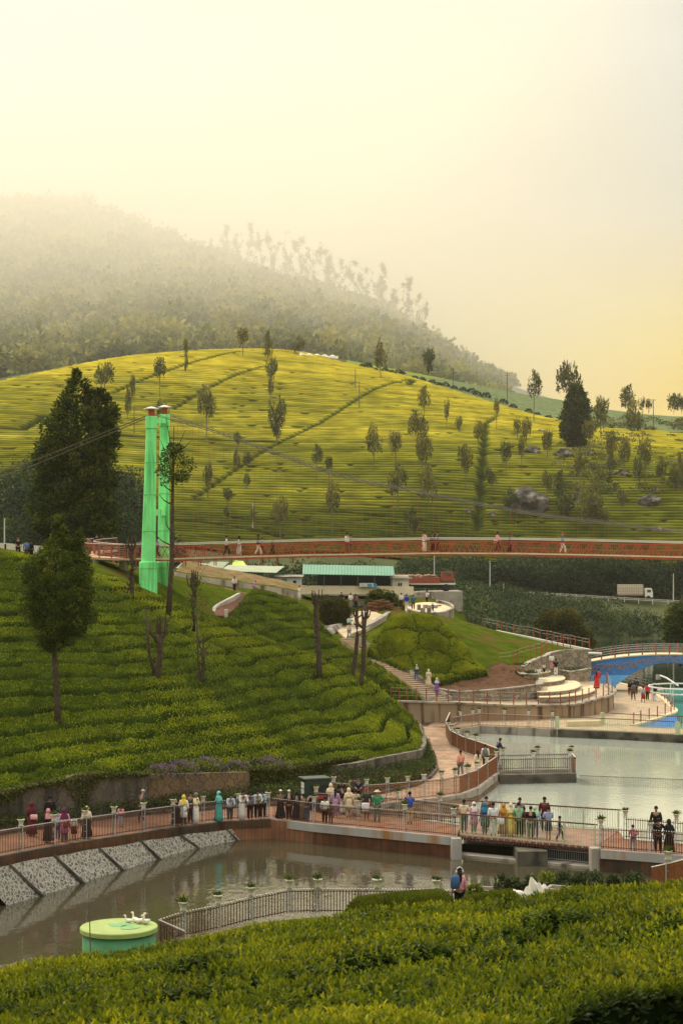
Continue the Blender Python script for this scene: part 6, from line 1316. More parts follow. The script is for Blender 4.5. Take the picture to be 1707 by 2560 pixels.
hp = [(888, 922, 977, 0, 'short bare pole on the upper tea slope below the crest'), (898, 953, 1026, 0, 'thin dark pole in the middle of the upper tea slope'), (1132, 921, 965, 1, 'stubby pole with a crossarm by the bush line on the hill shoulder'), (1267, 932, 1010, 2, 'dark utility pole with crossarms on the hill shoulder'), (1632, 998, 1072, 1, 'tall utility pole at the far right of the hill shoulder'), (336, 1016, 1091, 2, 'lattice pole with crossarms left of the green tower top'), (632, 1257, 1328, 0, 'pale thin pole low on the tea slope above the bridge'), (1634, 1152, 1165, 0, 'small white marker post on the right tea slope')]
for px, y0, y1, cr_, lb in hp:
    q = on_hill([(px, y1)])[0]; pole(lb, px, y0, y1, q[1], .16, M_poled if px not in (632, 1634) else M_polew, cross=cr_)
# ---------------------------------------------------------------- tank, ducks, kiosk, planters
tc_ = P(298, 2315, 64.5); e = empty('water_tank', (tc_.x, tc_.y, -.9)); tag(e, 'round green water tank with a pale green lid on the near bank', 'water tank')
M_lid = mat('lid_green', (.27, .34, .10), .6, .3, .12, 1.5, .1, wear=((.19, .26, .08), 1.3, .6)); M_tank = mat('tank_green', (.045, .19, .075), .55, .35, .2, 1.2, .1)
zt_ = tc_.z + .9
bm = bmesh.new(); b_lathe(bm, [(1.36, -.5), (1.36, zt_ - .17)], 48); bm_obj('body', bm, M_tank, e, True)
bm = bmesh.new(); b_lathe(bm, [(1.3, zt_ - .19), (1.45, zt_ - .18), (1.45, zt_ - .03), (1.42, zt_), (0, zt_ + .02)], 56); bm_obj('lid', bm, M_lid, e)
for k, (x, y, rx, ry) in enumerate(((-.02, .18, .42, .4), (.42, -.32, .36, .38))):
    bm = bmesh.new(); f = bm.faces.new([bm.verts.new((x + rx * math.cos(t) * (1 + .12 * math.sin(3 * t + k)), y + ry * math.sin(t), zt_ + .024)) for t in np.linspace(0, 2 * math.pi, 20)[:-1]]); bm_obj('worn_patch', bm, mat('patch_green', (.16, .33, .13), .6), e)
M_duck = mat('duck_white', (.66, .63, .54), .6, .3, .06, 6); M_bill = mat('duck_bill', (.45, .22, .06), .6)
for k, (x, y, s_, rz, lb) in enumerate(((.30, .50, .8, 2.9, 'white duck figure on the tank lid, leftmost and farthest back of four'), (.55, .62, 1.0, 2.4, 'white duck figure standing tall at the back of the tank lid'), (.75, .38, 1.05, .5, 'white duck figure on the tank lid, third from left with raised neck'), (.98, .30, 1.0, 4.0, 'white duck figure at the right rim of the tank lid with a pinkish chest'))):
    d = empty('duck_statue', (tc_.x + x, tc_.y + y, -.9 + zt_ + .012), rz, s_); tag(d, lb, 'duck statue', 'duck figures on the tank lid')
    bm = bmesh.new(); rings = []
    spine = [(-.22, .13, .01), (-.17, .12, .05), (-.08, .10, .085), (.02, .10, .095), (.10, .12, .08), (.14, .18, .045), (.14, .24, .034), (.15, .30, .036), (.17, .34, .045), (.21, .345, .036), (.24, .34, .012)]
    b_tube(bm, [(x_, 0, z_) for x_, z_, r_ in spine], [r_ for x_, z_, r_ in spine], 9); bm_obj('body', bm, M_duck, d, True)
    bm = bmesh.new(); b_tube(bm, [(.23, 0, .338), (.30, 0, .325)], [.022, .012], 6); bm_obj('bill', bm, M_bill, d)
p = P(228, 2380, 63.0); a = P(222, 2230, 63.0); bm = bmesh.new(); b_tube(bm, [p + Vector((0, 0, -.6)), p.lerp(a, .5), a], [.025, .02, .008], 6); tag(bm_obj('thin_pole', bm, M_poled), 'thin dark pole standing in front of the round green tank', 'pole')
kp = G(786, 2024); e = empty('kiosk', (kp.x, kp.y + .4, 0), .35); tag(e, 'dark green kiosk cabinet with posters on its side by the walkway', 'kiosk')
M_kio = mat('kiosk_green', (.009, .028, .018), .5, .4, .15, 2); 
bm = bmesh.new(); b_box(bm, (0, 0, .85), (1.45, 1.0, 1.7), bev=.02); bm_obj('cabinet', bm, M_kio, e)
bm = bmesh.new(); b_box(bm, (0, 0, 1.76), (1.6, 1.15, .1), bev=.02); bm_obj('roof', bm, mat('kiosk_roof', (.05, .065, .05), .5), e)
bm = bmesh.new(); b_box(bm, (.12, -.51, 1.0), (1.05, .03, .85)); bm_obj('display_window', bm, M_dkint, e)
bm = bmesh.new(); b_box(bm, (.25, -.53, .72), (.55, .03, .2)); bm_obj('red_panel', bm, mat('poster_red', (.40, .04, .05), .6), e)
for z, cc, s_ in ((1.38, (.55, .55, .48), .34), (1.02, (.36, .40, .42), .3), (.55, (.42, .40, .34), .4)):
    bm = bmesh.new(); b_box(bm, (-.735, -.05, z), (.02, .5, s_)); bm_obj('poster', bm, mat('poster_%d' % int(z * 100), cc, .6, .3, .5, 7), e)
for (x, y, D, lb) in ((612, 150, 61, 'square grey stone planter right of the pink jacketed woman'), (962, 145, 58.5, 'square grey stone planter half hidden among tea shoots at the right')):
    p = PZ('u', x, y, D); e = empty('stone_planter', (p.x, p.y, p.z - .45), .4); tag(e, lb, 'planter')
    bm = bmesh.new(); b_lathe(bm, [(.32, 0), (.36, .05), (.34, .1), (.44, .42), (.55, .44), (.55, .54), (.42, .54), (.40, .44), (0, .43)], 4); bm_obj('planter_box', bm, M_conc, e)
    bm = bmesh.new(); b_lathe(bm, [(.41, .45), (0, .48)], 4); bm_obj('soil', bm, M_soil, e)
p = PZ('u', 865, 168, 58.5); bm = bmesh.new(); rng = np.random.default_rng(31)
for (dx, hh_, ww_) in ((-.15, .75, .4), (.2, .45, .35), (-.35, .35, .3), (.05, .55, .3)):
    r_ = bmesh.ops.create_cone(bm, segments=5, radius1=ww_, radius2=.03, depth=hh_, matrix=Matrix.Translation((p.x + dx, p.y + rng.uniform(-.1, .1), p.z + hh_ * .3)) @ Matrix.Rotation(rng.uniform(-.3, .3), 4, 'Y'))
tag(bm_obj('white_rock', bm, mat('white_rock', (.60, .56, .46), .8, .2, .15, 3, .4)), 'pointed white rock sculpture between shrubs and foreground tea', 'rock')
for k, (x, y, s_) in enumerate(((738, 160, .17), (768, 167, .2), (715, 166, .14))):
    p = PZ('u', x, y, 59); bm = bmesh.new(); bmesh.ops.create_icosphere(bm, subdivisions=2, radius=1, matrix=Matrix.Translation(p) @ Matrix.Diagonal((s_ * 1.3, s_, s_ * .75, 1)))
    for v_ in bm.verts: v_.co += Vector((random.uniform(-1, 1), random.uniform(-1, 1), random.uniform(-1, 1))) * .015
    tag(bm_obj('white_stone', bm, mat('white_rock', (.6, .56, .46), .8), smooth=True), 'small white stone, %s from left beside the white rock sculpture' % ORD[[1, 2, 0][k]], 'stone', 'white stones by the rock sculpture')
# ================================================================ trees, shrubs, boulders
M_cedar = leafmat('dark_conifer_leaves', ((0, (.011, .021, .006)), (.4, (.042, .066, .012)), (.75, (.10, .122, .02)), (1, (.20, .19, .032))), .65, .2, .2, .5, .25)
M_cyp = leafmat('cypress_leaves', ((0, (.016, .030, .004)), (.4, (.055, .085, .010)), (.75, (.13, .16, .018)), (1, (.24, .26, .036))), .65, .2, .2, .6, .25)
M_oak = leafmat('silver_oak_leaves', ((0, (.045, .055, .016)), (.45, (.13, .135, .034)), (.8, (.24, .22, .055)), (1, (.36, .31, .09))), .65, .2, .3, .3, .25)
M_oakd = leafmat('silver_oak_dark_leaves', ((0, (.025, .038, .016)), (.45, (.068, .085, .028)), (.8, (.135, .140, .042)), (1, (.22, .20, .07))), .65, .2, .3, .3, .25)
M_thick = leafmat('thicket_leaves', ((0, (.007, .014, .007)), (.45, (.028, .048, .018)), (.8, (.065, .095, .032)), (1, (.14, .17, .06))), .65, .2, .2, .12, .4)
M_oakbark = mat('silver_oak_bark', (.17, .135, .09), .9, .1, .3, 1.5)
def crown(ext, yscale, n_cl, leaf, rng, per=40, cl=.5, jit=.25):
    """foliage clumps inside an outline: ext = (z, xl, xr) rows; returns verts, quads, rnd"""
    ext = np.array(sorted(ext)); z = rng.uniform(ext[0, 0], ext[-1, 0], n_cl * 3); xl = np.interp(z, ext[:, 0], ext[:, 1]); xr = np.interp(z, ext[:, 0], ext[:, 2])
    w = (xr - xl) / 2; k = rng.uniform(0, 1, len(z)) < (w / w.max()) ** 1.3 + .05; z = z[k][:n_cl]; xl = xl[k][:n_cl]; w = w[k][:n_cl]; n = len(z)
    a = rng.uniform(0, 2 * np.pi, n); r = rng.uniform(.25, 1, n) ** .45
    wi = np.maximum(w - cl * .35, w * .3)
    cx = xl + w + wi * r * np.cos(a); cy = wi * yscale * r * np.sin(a); tone = np.clip(.42 + rng.normal(0, .16, n), 0, 1)
    cr_ = cl * rng.uniform(.7, 1.35, n) * np.clip(.35 + w / w.max(), .4, 1)
    d = rng.normal(0, 1, (n, per, 3)); d /= np.linalg.norm(d, axis=2, keepdims=True)
    C = np.stack([cx, cy, z], -1)[:, None, :] + d * cr_[:, None, None] * np.array([1, 1, .8]) * rng.uniform(.5, 1.05, (n, per, 1))
    out = np.stack([cx - (xl + w), cy, np.zeros(n)], -1); out /= np.linalg.norm(out, axis=1, keepdims=True) + 1e-6
    N = d + .7 * out[:, None, :] + np.array([0, 0, .35])
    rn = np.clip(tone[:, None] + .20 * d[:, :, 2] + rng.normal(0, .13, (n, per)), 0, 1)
    V, Q = leaf_cloud(C.reshape(-1, 3), N.reshape(-1, 3), rng.uniform(.7, 1.4, n * per) * leaf, leaf * .55, rng, 0, .6)
    return V, Q, np.repeat(rn.ravel(), 4)
def tree(name, label, cat, base, ext, yscale, n_cl, leaf, m, trunk, seed, per=40, cl=.5, barkm=None, group=None, limbs=0):
    """base: world point; ext in metres relative to the base; trunk: list of (x, y, z, r)"""
    rng = np.random.default_rng(seed); e = empty(name, base); tag(e, label, cat, group)
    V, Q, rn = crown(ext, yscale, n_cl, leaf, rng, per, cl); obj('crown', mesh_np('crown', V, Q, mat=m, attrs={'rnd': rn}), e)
    bm = bmesh.new(); b_tube(bm, [t[:3] for t in trunk], [t[3] for t in trunk], 9)
    for k in range(limbs):
        f = rng.uniform(.35, .95); i = f * (len(trunk) - 1); a = Vector(trunk[int(i)][:3]).lerp(Vector(trunk[min(int(i) + 1, len(trunk) - 1)][:3]), i % 1); an = rng.uniform(0, 6.28); L_ = rng.uniform(.5, 1.2) * cl * 3
        b_tube(bm, [a, a + Vector((math.cos(an) * L_ * .6, math.sin(an) * L_ * .6, L_ * .3)), a + Vector((math.cos(an) * L_, math.sin(an) * L_, L_ * .7))], [.07, .045, .015], 5)
    bm_obj('trunk', bm, barkm or M_bark, e, True); return e
def zext(fr, rows, D, base):
    """outline rows (y, xl, xr) of an enlarged region -> metres relative to base"""
    out = []
    for y, a, b in rows:
        p = PZ(fr, a, y, D); q = PZ(fr, b, y, D); out.append((p.z - base.z, p.x - base.x, q.x - base.x))
    return out
# tall dark conifer left, with its second spire
D_ = 165; bp_ = PZ('c', 545, 1215, D_); cx_ = bp_.x
e1 = [(75, 480, 515), (140, 445, 575), (205, 415, 605), (320, 315, 640), (420, 285, 735), (500, 270, 770), (600, 230, 785), (680, 215, 745), (770, 192, 765), (860, 215, 735), (930, 190, 745), (1000, 180, 800), (1080, 215, 770), (1135, 290, 745), (1150, 420, 640)]
t1 = tree('conifer_tree', 'tallest dark conifer with a broad shaggy crown and two spires behind the approach ramp', 'tree', bp_, zext('c', e1, D_, bp_), .85, 620, .34, M_cedar, [(0, 0, -2, .4), (-.1, 0, 3, .32), (-.5, 0, 10, .15), (-.7, 0, 15.5, .03)], 5, 46, .62, limbs=14)
rng = np.random.default_rng(6); V, Q, rn = crown(zext('c', [(205, 640, 690), (260, 612, 712), (330, 605, 765), (430, 600, 770), (520, 590, 772)], D_, bp_), .8, 90, .34, rng, 46, .55); obj('spire', mesh_np('spire', V, Q, mat=M_cedar, attrs={'rnd': rn}), t1)
D_ = 98; bp_ = P(146, 1803, D_)
e2 = [(20, 370, 388), (100, 345, 440), (190, 312, 470), (280, 250, 545), (330, 165, 585), (400, 145, 600), (500, 135, 610), (560, 150, 612), (620, 138, 630), (690, 165, 622), (740, 215, 590), (800, 228, 560), (850, 240, 520), (890, 300, 440)]
t2 = tree('cypress_tree', 'rounded cypress with a clear pale trunk standing among the tea at the left', 'tree', bp_, zext('e', e2, D_, bp_), .95, 520, .15, M_cyp, [(0, 0, -1, .21), (-.05, 0, 1.2, .19), (-.22, 0, 3.9, .15), (-.15, 0, 8, .07), (-.05, 0, 11.0, .01)], 9, 60, .36, limbs=10)
rng = np.random.default_rng(16); V, Q, rn = crown(zext('e', [(130, 512, 520), (190, 500, 542), (260, 490, 552), (320, 485, 575)], D_, bp_), .8, 40, .15, rng, 46, .28); obj('spire', mesh_np('spire', V, Q, mat=M_cyp, attrs={'rnd': rn}), t2)
# slim tree by the tower
D_ = 133; bp_ = PZ('e', 1100, 665, D_)
e3 = [(545, 1120, 1165), (580, 1085, 1200), (620, 1050, 1230), (680, 1030, 1262), (730, 1035, 1255), (780, 1050, 1215), (815, 1060, 1110)]
t3 = tree('slender_tree', 'slender tree with a small tufted crown on a long bare trunk beside the green tower', 'tree', bp_, zext('c', e3, D_, bp_), .9, 44, .2, M_cyp, [(.0, 0, -.6, .24), (.15, 0, 2, .2), (.32, 0, 5, .17), (.33, 0, 8.5, .13), (.38, 0, 11.5, .09), (.45, 0, 14.5, .03)], 12, 44, .42, limbs=4)
for a, b, c in (((.33, 0, 11), (.8, .1, 13), (1.3, .2, 14.2)), ((.33, 0, 10.5), (-.1, 0, 12.3), (-.7, .1, 13.6)), ((.38, 0, 12), (.1, .3, 13.5), (-.2, .4, 15.2)), ((.3, 0, 4.2), (.7, -.1, 4.9), (.75, -.1, 5.6)), ((.3, 0, 6.2), (-.15, 0, 6.9), (-.2, 0, 7.6))): 
    bm = bmesh.new(); b_tube(bm, [a, b, c], [.06, .04, .015], 5); bm_obj('branch', bm, M_bark, t3)
# pollarded trees: trunk, knuckled head, upright stubs
def pollard(label, base, top, r0, r1, stubs, seed, lean=0.0, forks=(), green=0):
    rng = np.random.default_rng(seed); e = empty('pollarded_tree', base); tag(e, label, 'pollarded tree', 'pollarded trees on the tea spur'); t = Vector(top) - Vector(base)
    bm = bmesh.new(); n = 7; pts = [t * (k / n) + Vector((rng.normal(0, .04) + lean * math.sin(k / n * 3), rng.normal(0, .04), 0)) for k in range(n + 1)]; pts[0] = Vector((0, 0, -.6))
    b_tube(bm, pts, [(r0 + (r1 - r0) * k / n) * .8 + (.05 if k == n else 0) for k in range(n + 1)], 9)
    for f, dx, dy, dz in forks:
        a = pts[int(f * n)]; b_tube(bm, [a, a + Vector((dx * .7, dy, dz * .4)), a + Vector((dx, dy, dz))], [r1 * .55, r1 * .42, r1 * .18], 7)
    for k in range(7):
        q = pts[rng.integers(2, n)]; an = rng.uniform(0, 6.28); b_tube(bm, [q, q + Vector((math.cos(an) * .32, math.sin(an) * .32, .14)), q + Vector((math.cos(an) * .38, math.sin(an) * .38, .36))], [.06, .045, .02], 5)
    bm_obj('trunk', bm, M_bark, e, True)
    for k in range(stubs):
        an = k * 2.4; rr = rng.uniform(.1, .45); h_ = rng.uniform(.7, 1.5); bm = bmesh.new(); a = pts[-1] + Vector((0, 0, -.25))
        b_tube(bm, [a, a + Vector((math.cos(an) * rr, math.sin(an) * rr * .8, .35)), a + Vector((math.cos(an) * rr * 1.25, math.sin(an) * rr, h_))], [.075, .06, .035], 6); bm_obj('stub_branch', bm, M_bark, e)
    if green:
        C = rng.normal(0, 1, (green, 3)) * np.array([.45, .4, 1.1]) + np.array([t.x + .35, t.y - .2, t.z * .62]); V, Q = leaf_cloud(C, np.tile([0, 0, .8], (green, 1)), .17, .06, rng, 0, .7); obj('foliage', mesh_np('foliage', V, Q, mat=M_cyp, attrs={'rnd': np.repeat(rng.uniform(.3, 1, green), 4)}), e)
    return e
pollard('pollarded trunk with upright stubs just left of the green tower', PZ('s', 533, 612, 132), PZ('s', 538, 140, 132), .24, .2, 9, 1)
pollard('forked pollarded tree with a thin side stem in the middle of the tea slope', PZ('e', 1020, 1285, 108), PZ('e', 1050, 790, 108), .30, .24, 9, 2, forks=((.99, -.75, 0, 1.7), (.99, .5, .1, 1.6), (.3, -.85, .2, 5.0)))
pollard('pale double trunk with lopped tops right of the forked pollarded tree', PZ('e', 1318, 1270, 114), PZ('e', 1333, 890, 114), .22, .17, 3, 3, forks=((.42, -.38, 0, 1.3), (.15, -.4, .1, 6.2)), green=260)
pollard('pollarded tree with a thick brush of upright stubs and young green shoots', PZ('s', 1085, 815, 130), PZ('s', 1090, 480, 130), .22, .25, 14, 4, green=700)
pollard('tall dark pollarded trunk below the left end of the canteen', PZ('g', 782, 1058, 134), PZ('g', 755, 600, 134), .30, .22, 10, 5, forks=((.55, -.25, 0, 1.6),))
pollard('tall pollarded trunk with a dark knuckled head, right one of the pair by the stairs', PZ('g', 1057, 1168, 138), PZ('g', 1075, 690, 138), .24, .22, 11, 6, forks=((.92, -.55, 0, .5),))
pollard('slightly leaning pollarded trunk, left one of the pair by the stairs', PZ('g', 983, 1122, 140.5), PZ('g', 1018, 680, 140.5), .25, .17, 7, 7, lean=.25)
pollard('lopped stem seen left behind the pollarded trunk by the tower', PZ('s', 500, 600, 131), PZ('s', 520, 395, 131), .09, .06, 3, 8)

# silver oaks on the far hill: a few crown shapes shared by all of them
OAKS = []
for k in range(7):
    rng = np.random.default_rng(300 + k); prof = [(0, -.25, .25), (.12, -.75, .7), (.35, -1, .95), (.6, -.9, 1), (.8, -.65, .7), (1.0, -.12, .15)]
    if k % 3 == 1: prof = [(0, -.5, .6), (.2, -1, 1), (.5, -.95, .9), (.8, -.8, .75), (1, -.3, .3)]
    if k % 3 == 2: prof = [(0, -.3, .4), (.2, -.6, .8), (.3, -.5, .4), (.45, -1, .9), (.7, -.8, 1), (.85, -.4, .6), (1, -.15, .1)]
    V, Q, rn = crown(prof, 1, 17, .20, rng, 40, .40); V = V * np.array([1, 1, 1]); OAKS.append(V); OAKS[-1] = (V, Q, rn)
OAK_ME = [[mesh_np('crown', V, Q, mat=m, attrs={'rnd': rn}) for V, Q, rn in OAKS] for m in (M_oak, M_oakd)]
bm = bmesh.new(); b_tube(bm, [(0, 0, -.1), (.15, 0, .4), (-.1, 0, .75), (0, 0, 1)], [1, .8, .65, .4], 6)
OAK_TR = bpy.data.meshes.new('trunk'); bm.to_mesh(OAK_TR); bm.free(); OAK_TR.materials.append(M_oakbark)
OAKN = [0]
def silver_oak(px, py, w_, h_, base_py, dark, label, group, name='silver_oak', D=None):
    """crown centre and size and trunk foot in photo pixels"""
    q = on_hill([(px, base_py)])[0] if D is None else ((px - CX) / F * D, D); b = P(px, base_py, q[1]); s_ = q[1] / F; k = OAKN[0]; OAKN[0] += 1
    e = empty(name, b); tag(e, label, 'tree', group)
    ct = (base_py - py - h_ / 2) * s_
    t = obj('trunk', OAK_TR, e); t.scale = (.13 + w_ * s_ * .022,) * 2 + ((base_py - py) * s_ + h_ * s_ * .2,); t.rotation_euler.z = k
    c = obj('crown', OAK_ME[dark][k % 7], e); c.location.z = ct; c.scale = (w_ * s_ / 2, w_ * s_ / 2, h_ * s_); c.rotation_euler.z = k * 2.1
    return e
oaks = []
def addv(fr, lst):
    sc_ = FR[fr][2]
    for x, y, w_, h_, yb, dk in lst: px, py = Z(fr, x, y); oaks.append((px, py, w_ * sc_, h_ * sc_, FR[fr][1] + yb * sc_, dk))
addv('v', [(195, 32, 62, 75, 195, 1), (425, 205, 84, 135, 405, 0), (740, 45, 58, 85, 130, 0), (740, 120, 30, 70, 200, 0), (767, 257, 88, 115, 430, 1), (770, 335, 50, 60, 440, 1), (577, 382, 36, 46, 450, 1), (572, 478, 32, 60, 545, 1), (622, 477, 38, 46, 545, 1), (622, 580, 32, 44, 650, 1), (432, 565, 42, 100, 690, 1),
     (527, 660, 48, 50, 800, 1), (522, 745, 26, 40, 810, 1), (963, 457, 52, 62, 595, 1), (1025, 505, 38, 50, 640, 1), (1040, 665, 72, 115, 860, 0), (785, 742, 74, 115, 885, 0), (650, 765, 22, 90, 838, 0), (1243, 382, 72, 100, 556, 0), (1350, 402, 62, 90, 540, 0), (1460, 318, 92, 110, 400, 0), (1482, 435, 82, 125, 570, 0), (1490, 178, 62, 72, 272, 0), (1360, 575, 88, 110, 745, 0), (1510, 592, 82, 125, 760, 0), (1427, 775, 66, 82, 870, 1), (207, 232, 62, 56, 330, 1), (325, 10, 18, 70, 66, 0), (65, 130, 26, 90, 200, 0), (38, 195, 34, 90, 300, 1)])
addv('d', [(42, 50, 36, 90, 195, 0), (120, 150, 46, 72, 225, 0), (245, 192, 62, 95, 330, 0), (363, 30, 34, 80, 200, 0), (497, 170, 46, 82, 270, 0), (555, 182, 62, 112, 305, 0), (165, 382, 92, 150, 600, 0), (425, 335, 72, 112, 510, 1), (525, 290, 52, 95, 470, 0), (690, 262, 72, 105, 410, 0), (965, 190, 92, 112, 390, 0), (1035, 82, 102, 155, 260, 0), (1250, 100, 100, 160, 210, 0), (900, 390, 78, 125, 575, 0), (1100, 282, 82, 125, 400, 0), (1105, 395, 50, 80, 505, 1),
     (1185, 312, 72, 120, 530, 0), (1275, 430, 58, 115, 580, 1), (1320, 342, 82, 155, 550, 0), (1430, 432, 82, 105, 570, 0), (1505, 482, 54, 100, 600, 0), (1540, 450, 72, 150, 620, 0), (335, 497, 62, 62, 610, 1), (690, 520, 62, 105, 715, 0), (775, 540, 84, 125, 690, 1), (800, 690, 105, 130, 770, 1), (960, 640, 150, 200, 790, 0), (1040, 720, 90, 130, 800, 0), (1175, 632, 62, 95, 790, 0), (450, 632, 92, 92, 790, 1), (310, 460, 42, 46, 520, 1)])
addv('b', [(185, 520, 52, 92, 640, 0), (402, 540, 52, 66, 595, 1), (410, 580, 34, 38, 598, 1), (885, 655, 58, 84, 840, 1)])
addv('a', [(848, 710, 22, 70, 825, 0), (1108, 657, 52, 66, 755, 0), (1222, 692, 42, 84, 768, 0), (1362, 690, 54, 52, 745, 0), (478, 830, 78, 84, 916, 1)])
# labels: zone on the hill, then order from the left inside it
def zone(px, fy):
    if fy < 900: return 'on the hill crest'
    if px < 400: return 'left of the tower top'
    if px < 700: return 'right of the tower, %s' % ('upper slope' if fy < 1120 else 'lower slope')
    if px < 1000: return 'behind the mid cables, %s' % ('upper slope' if fy < 1120 else 'lower slope')
    if px < 1200: return 'just left of the gully, %s' % ('high up' if fy < 1120 else 'low down')
    if px < 1400: return 'right of the gully, %s the biggest boulder' % ('above' if fy < 1190 else 'beside')
    return 'on the right shoulder, %s' % ('upper part' if fy < 1150 else 'lower part')
zs = {}
for o_ in oaks: zs.setdefault(zone(o_[0], o_[4]), []).append(o_)
for zn, lst in zs.items():
    lst.sort()
    for k, o_ in enumerate(lst): silver_oak(*o_, '%s silver oak %s, %s from left' % ('dark' if o_[5] else 'light', zn, ORD[k]), 'silver oaks on the tea hill')
# large cypress on the right shoulder
qb = on_hill([(1448, 1124)])[0]; b = P(1448, 1124, qb[1]); fr_ = [(660, 1062, 1085), (700, 1045, 1115), (760, 1025, 1135), (820, 1008, 1145), (870, 1003, 1140), (910, 1020, 1125), (945, 1050, 1105)]
tree('cypress_tree', 'big dark cone shaped cypress on the right shoulder of the tea hill', 'tree', b, zext('b', fr_, qb[1], b), .9, 330, .75, M_cedar, [(0, 0, -1, .7), (.1, 0, 4, .6), (-.4, 0, 12, .3), (-.6, 0, 19, .05)], 33, 40, 1.25)
for i, (x, y, w_, h_, yb, dk, lb) in enumerate(((1045, 640, 100, 130, 695, 1, 'broad ragged tree on the skyline right of the forest end'), (1318, 715, 72, 74, 748, 1, 'round dark tree on the right skyline, left of two small ones'), (1525, 742, 62, 62, 768, 1, 'dark round tree at the far right skyline edge'), (1410, 748, 34, 34, 765, 1, 'small round tree in the middle of the right skyline'), (1382, 742, 22, 36, 765, 1, 'thin small tree beside the middle round one on the right skyline'), (1560, 748, 40, 50, 770, 1, 'tree cut by the right picture edge on the skyline'))):
    px, py = Z('b', x, y); silver_oak(px, py, w_ * .5466, h_ * .5466, FR['b'][1] + yb * .5466 + 8, dk, lb, None, 'skyline_tree', 700)
# bushes along the field edge on the shoulder
BUSH = []
for k in range(4):
    rng = np.random.default_rng(400 + k); n = 160; d = rng.normal(0, 1, (n, 3)); d[:, 2] = np.abs(d[:, 2]); d /= np.linalg.norm(d, axis=1, keepdims=True); C = d * (1 - .3 * rng.uniform(0, 1, (n, 1)) ** 2)
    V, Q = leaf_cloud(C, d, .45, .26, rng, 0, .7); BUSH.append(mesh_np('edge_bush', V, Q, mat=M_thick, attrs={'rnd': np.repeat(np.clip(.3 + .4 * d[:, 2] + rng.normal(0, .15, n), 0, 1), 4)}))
eb = [(100, 572, 9), (125, 575, 15), (160, 590, 9), (205, 595, 12), (235, 600, 9), (268, 607, 14), (285, 606, 10), (340, 630, 11), (375, 637, 11), (420, 648, 12), (450, 658, 10), (480, 662, 13), (520, 675, 11), (560, 683, 12), (600, 692, 15), (625, 703, 13), (665, 713, 16), (745, 740, 14), (790, 760, 12), (860, 782, 12), (900, 795, 10), (950, 812, 13)]
for k, (x, y, r) in enumerate(eb):
    px, py = Z('b', x, y); q = on_hill([(px, py + 4)])[0]; s_ = q[1] / F; o = obj('edge_bush', BUSH[k % 4]); o.location = P(px, py + 4, q[1]); o.scale = (r * .75 * s_, r * .75 * s_, r * .7 * s_); o.rotation_euler.z = k
    tag(o, 'dark green bush on the line between tea and pale field, %s from left' % ORD[k], 'bush', 'bushes between tea hill and field')
# boulders
M_rock = mat('lichen_rock', (.075, .066, .055), .9, .15, .45, .35, .8, bscale=2.2, wear=((.34, .31, .27), .35, .56))
bl_ = [(600, 330, 112, 64, 'grey boulder above left of the biggest one'), (645, 206, 52, 26, 'small low boulder high on the slope left of the big cypress'), (795, 348, 122, 80, 'broad brown boulder in the middle of the upper boulder row'), (960, 350, 92, 36, 'flat long boulder below the big cypress trunk'), (1170, 480, 92, 60, 'rounded boulder on the right slope among the oaks'), (750, 414, 72, 24, 'low flat rock below the broad brown boulder'), (550, 655, 265, 175, 'biggest mottled boulder, dark with pale lichen patches'), (178, 722, 52, 52, 'small boulder left of the gully foot'), (335, 745, 58, 46, 'small pale boulder right of the gully foot'), (445, 692, 40, 34, 'little boulder under the left edge of the biggest one'),
       (1350, 655, 142, 90, 'wide grey boulder low on the right slope'), (1400, 838, 102, 40, 'pale flat boulder near the bridge cables at the right'), (1390, 582, 82, 32, 'flat boulder above the wide grey one at the right'), (840, 520, 42, 28, 'tiny boulder between two oaks right of the biggest boulder'), (885, 640, 62, 84, 'upright boulder partly behind the oak clump'), (1275, 565, 42, 28, 'tiny pale boulder on the right slope at an oak foot'), (880, 940, 80, 30, 'low boulder at the slope foot')]
for k, (x, y, w_, h_, lb) in enumerate(bl_[:-1]):
    px, py = Z('d', x, y + h_ * .35); q = on_hill([(px, py)])[0]; s_ = q[1] / F * .3871; bm = bmesh.new(); bmesh.ops.create_icosphere(bm, subdivisions=4, radius=1); rng_ = k * 7.3
    from mathutils import noise as _n
    for v_ in bm.verts:
        f = 1 + .32 * _n.noise(v_.co * 1.5 + Vector((rng_, 0, 0))) + .14 * _n.noise(v_.co * 4 + Vector((rng_, 3, 0))); v_.co = Vector((v_.co.x * w_ / 2 * s_ * f, v_.co.y * w_ * .4 * s_ * f, v_.co.z * h_ * .62 * s_ * f))
    o = bm_obj('boulder', bm, M_rock); o.location = P(px, py, q[1]) + Vector((0, 0, h_ * .22 * s_)); tag(o, lb, 'boulder', 'boulders on the tea hill')
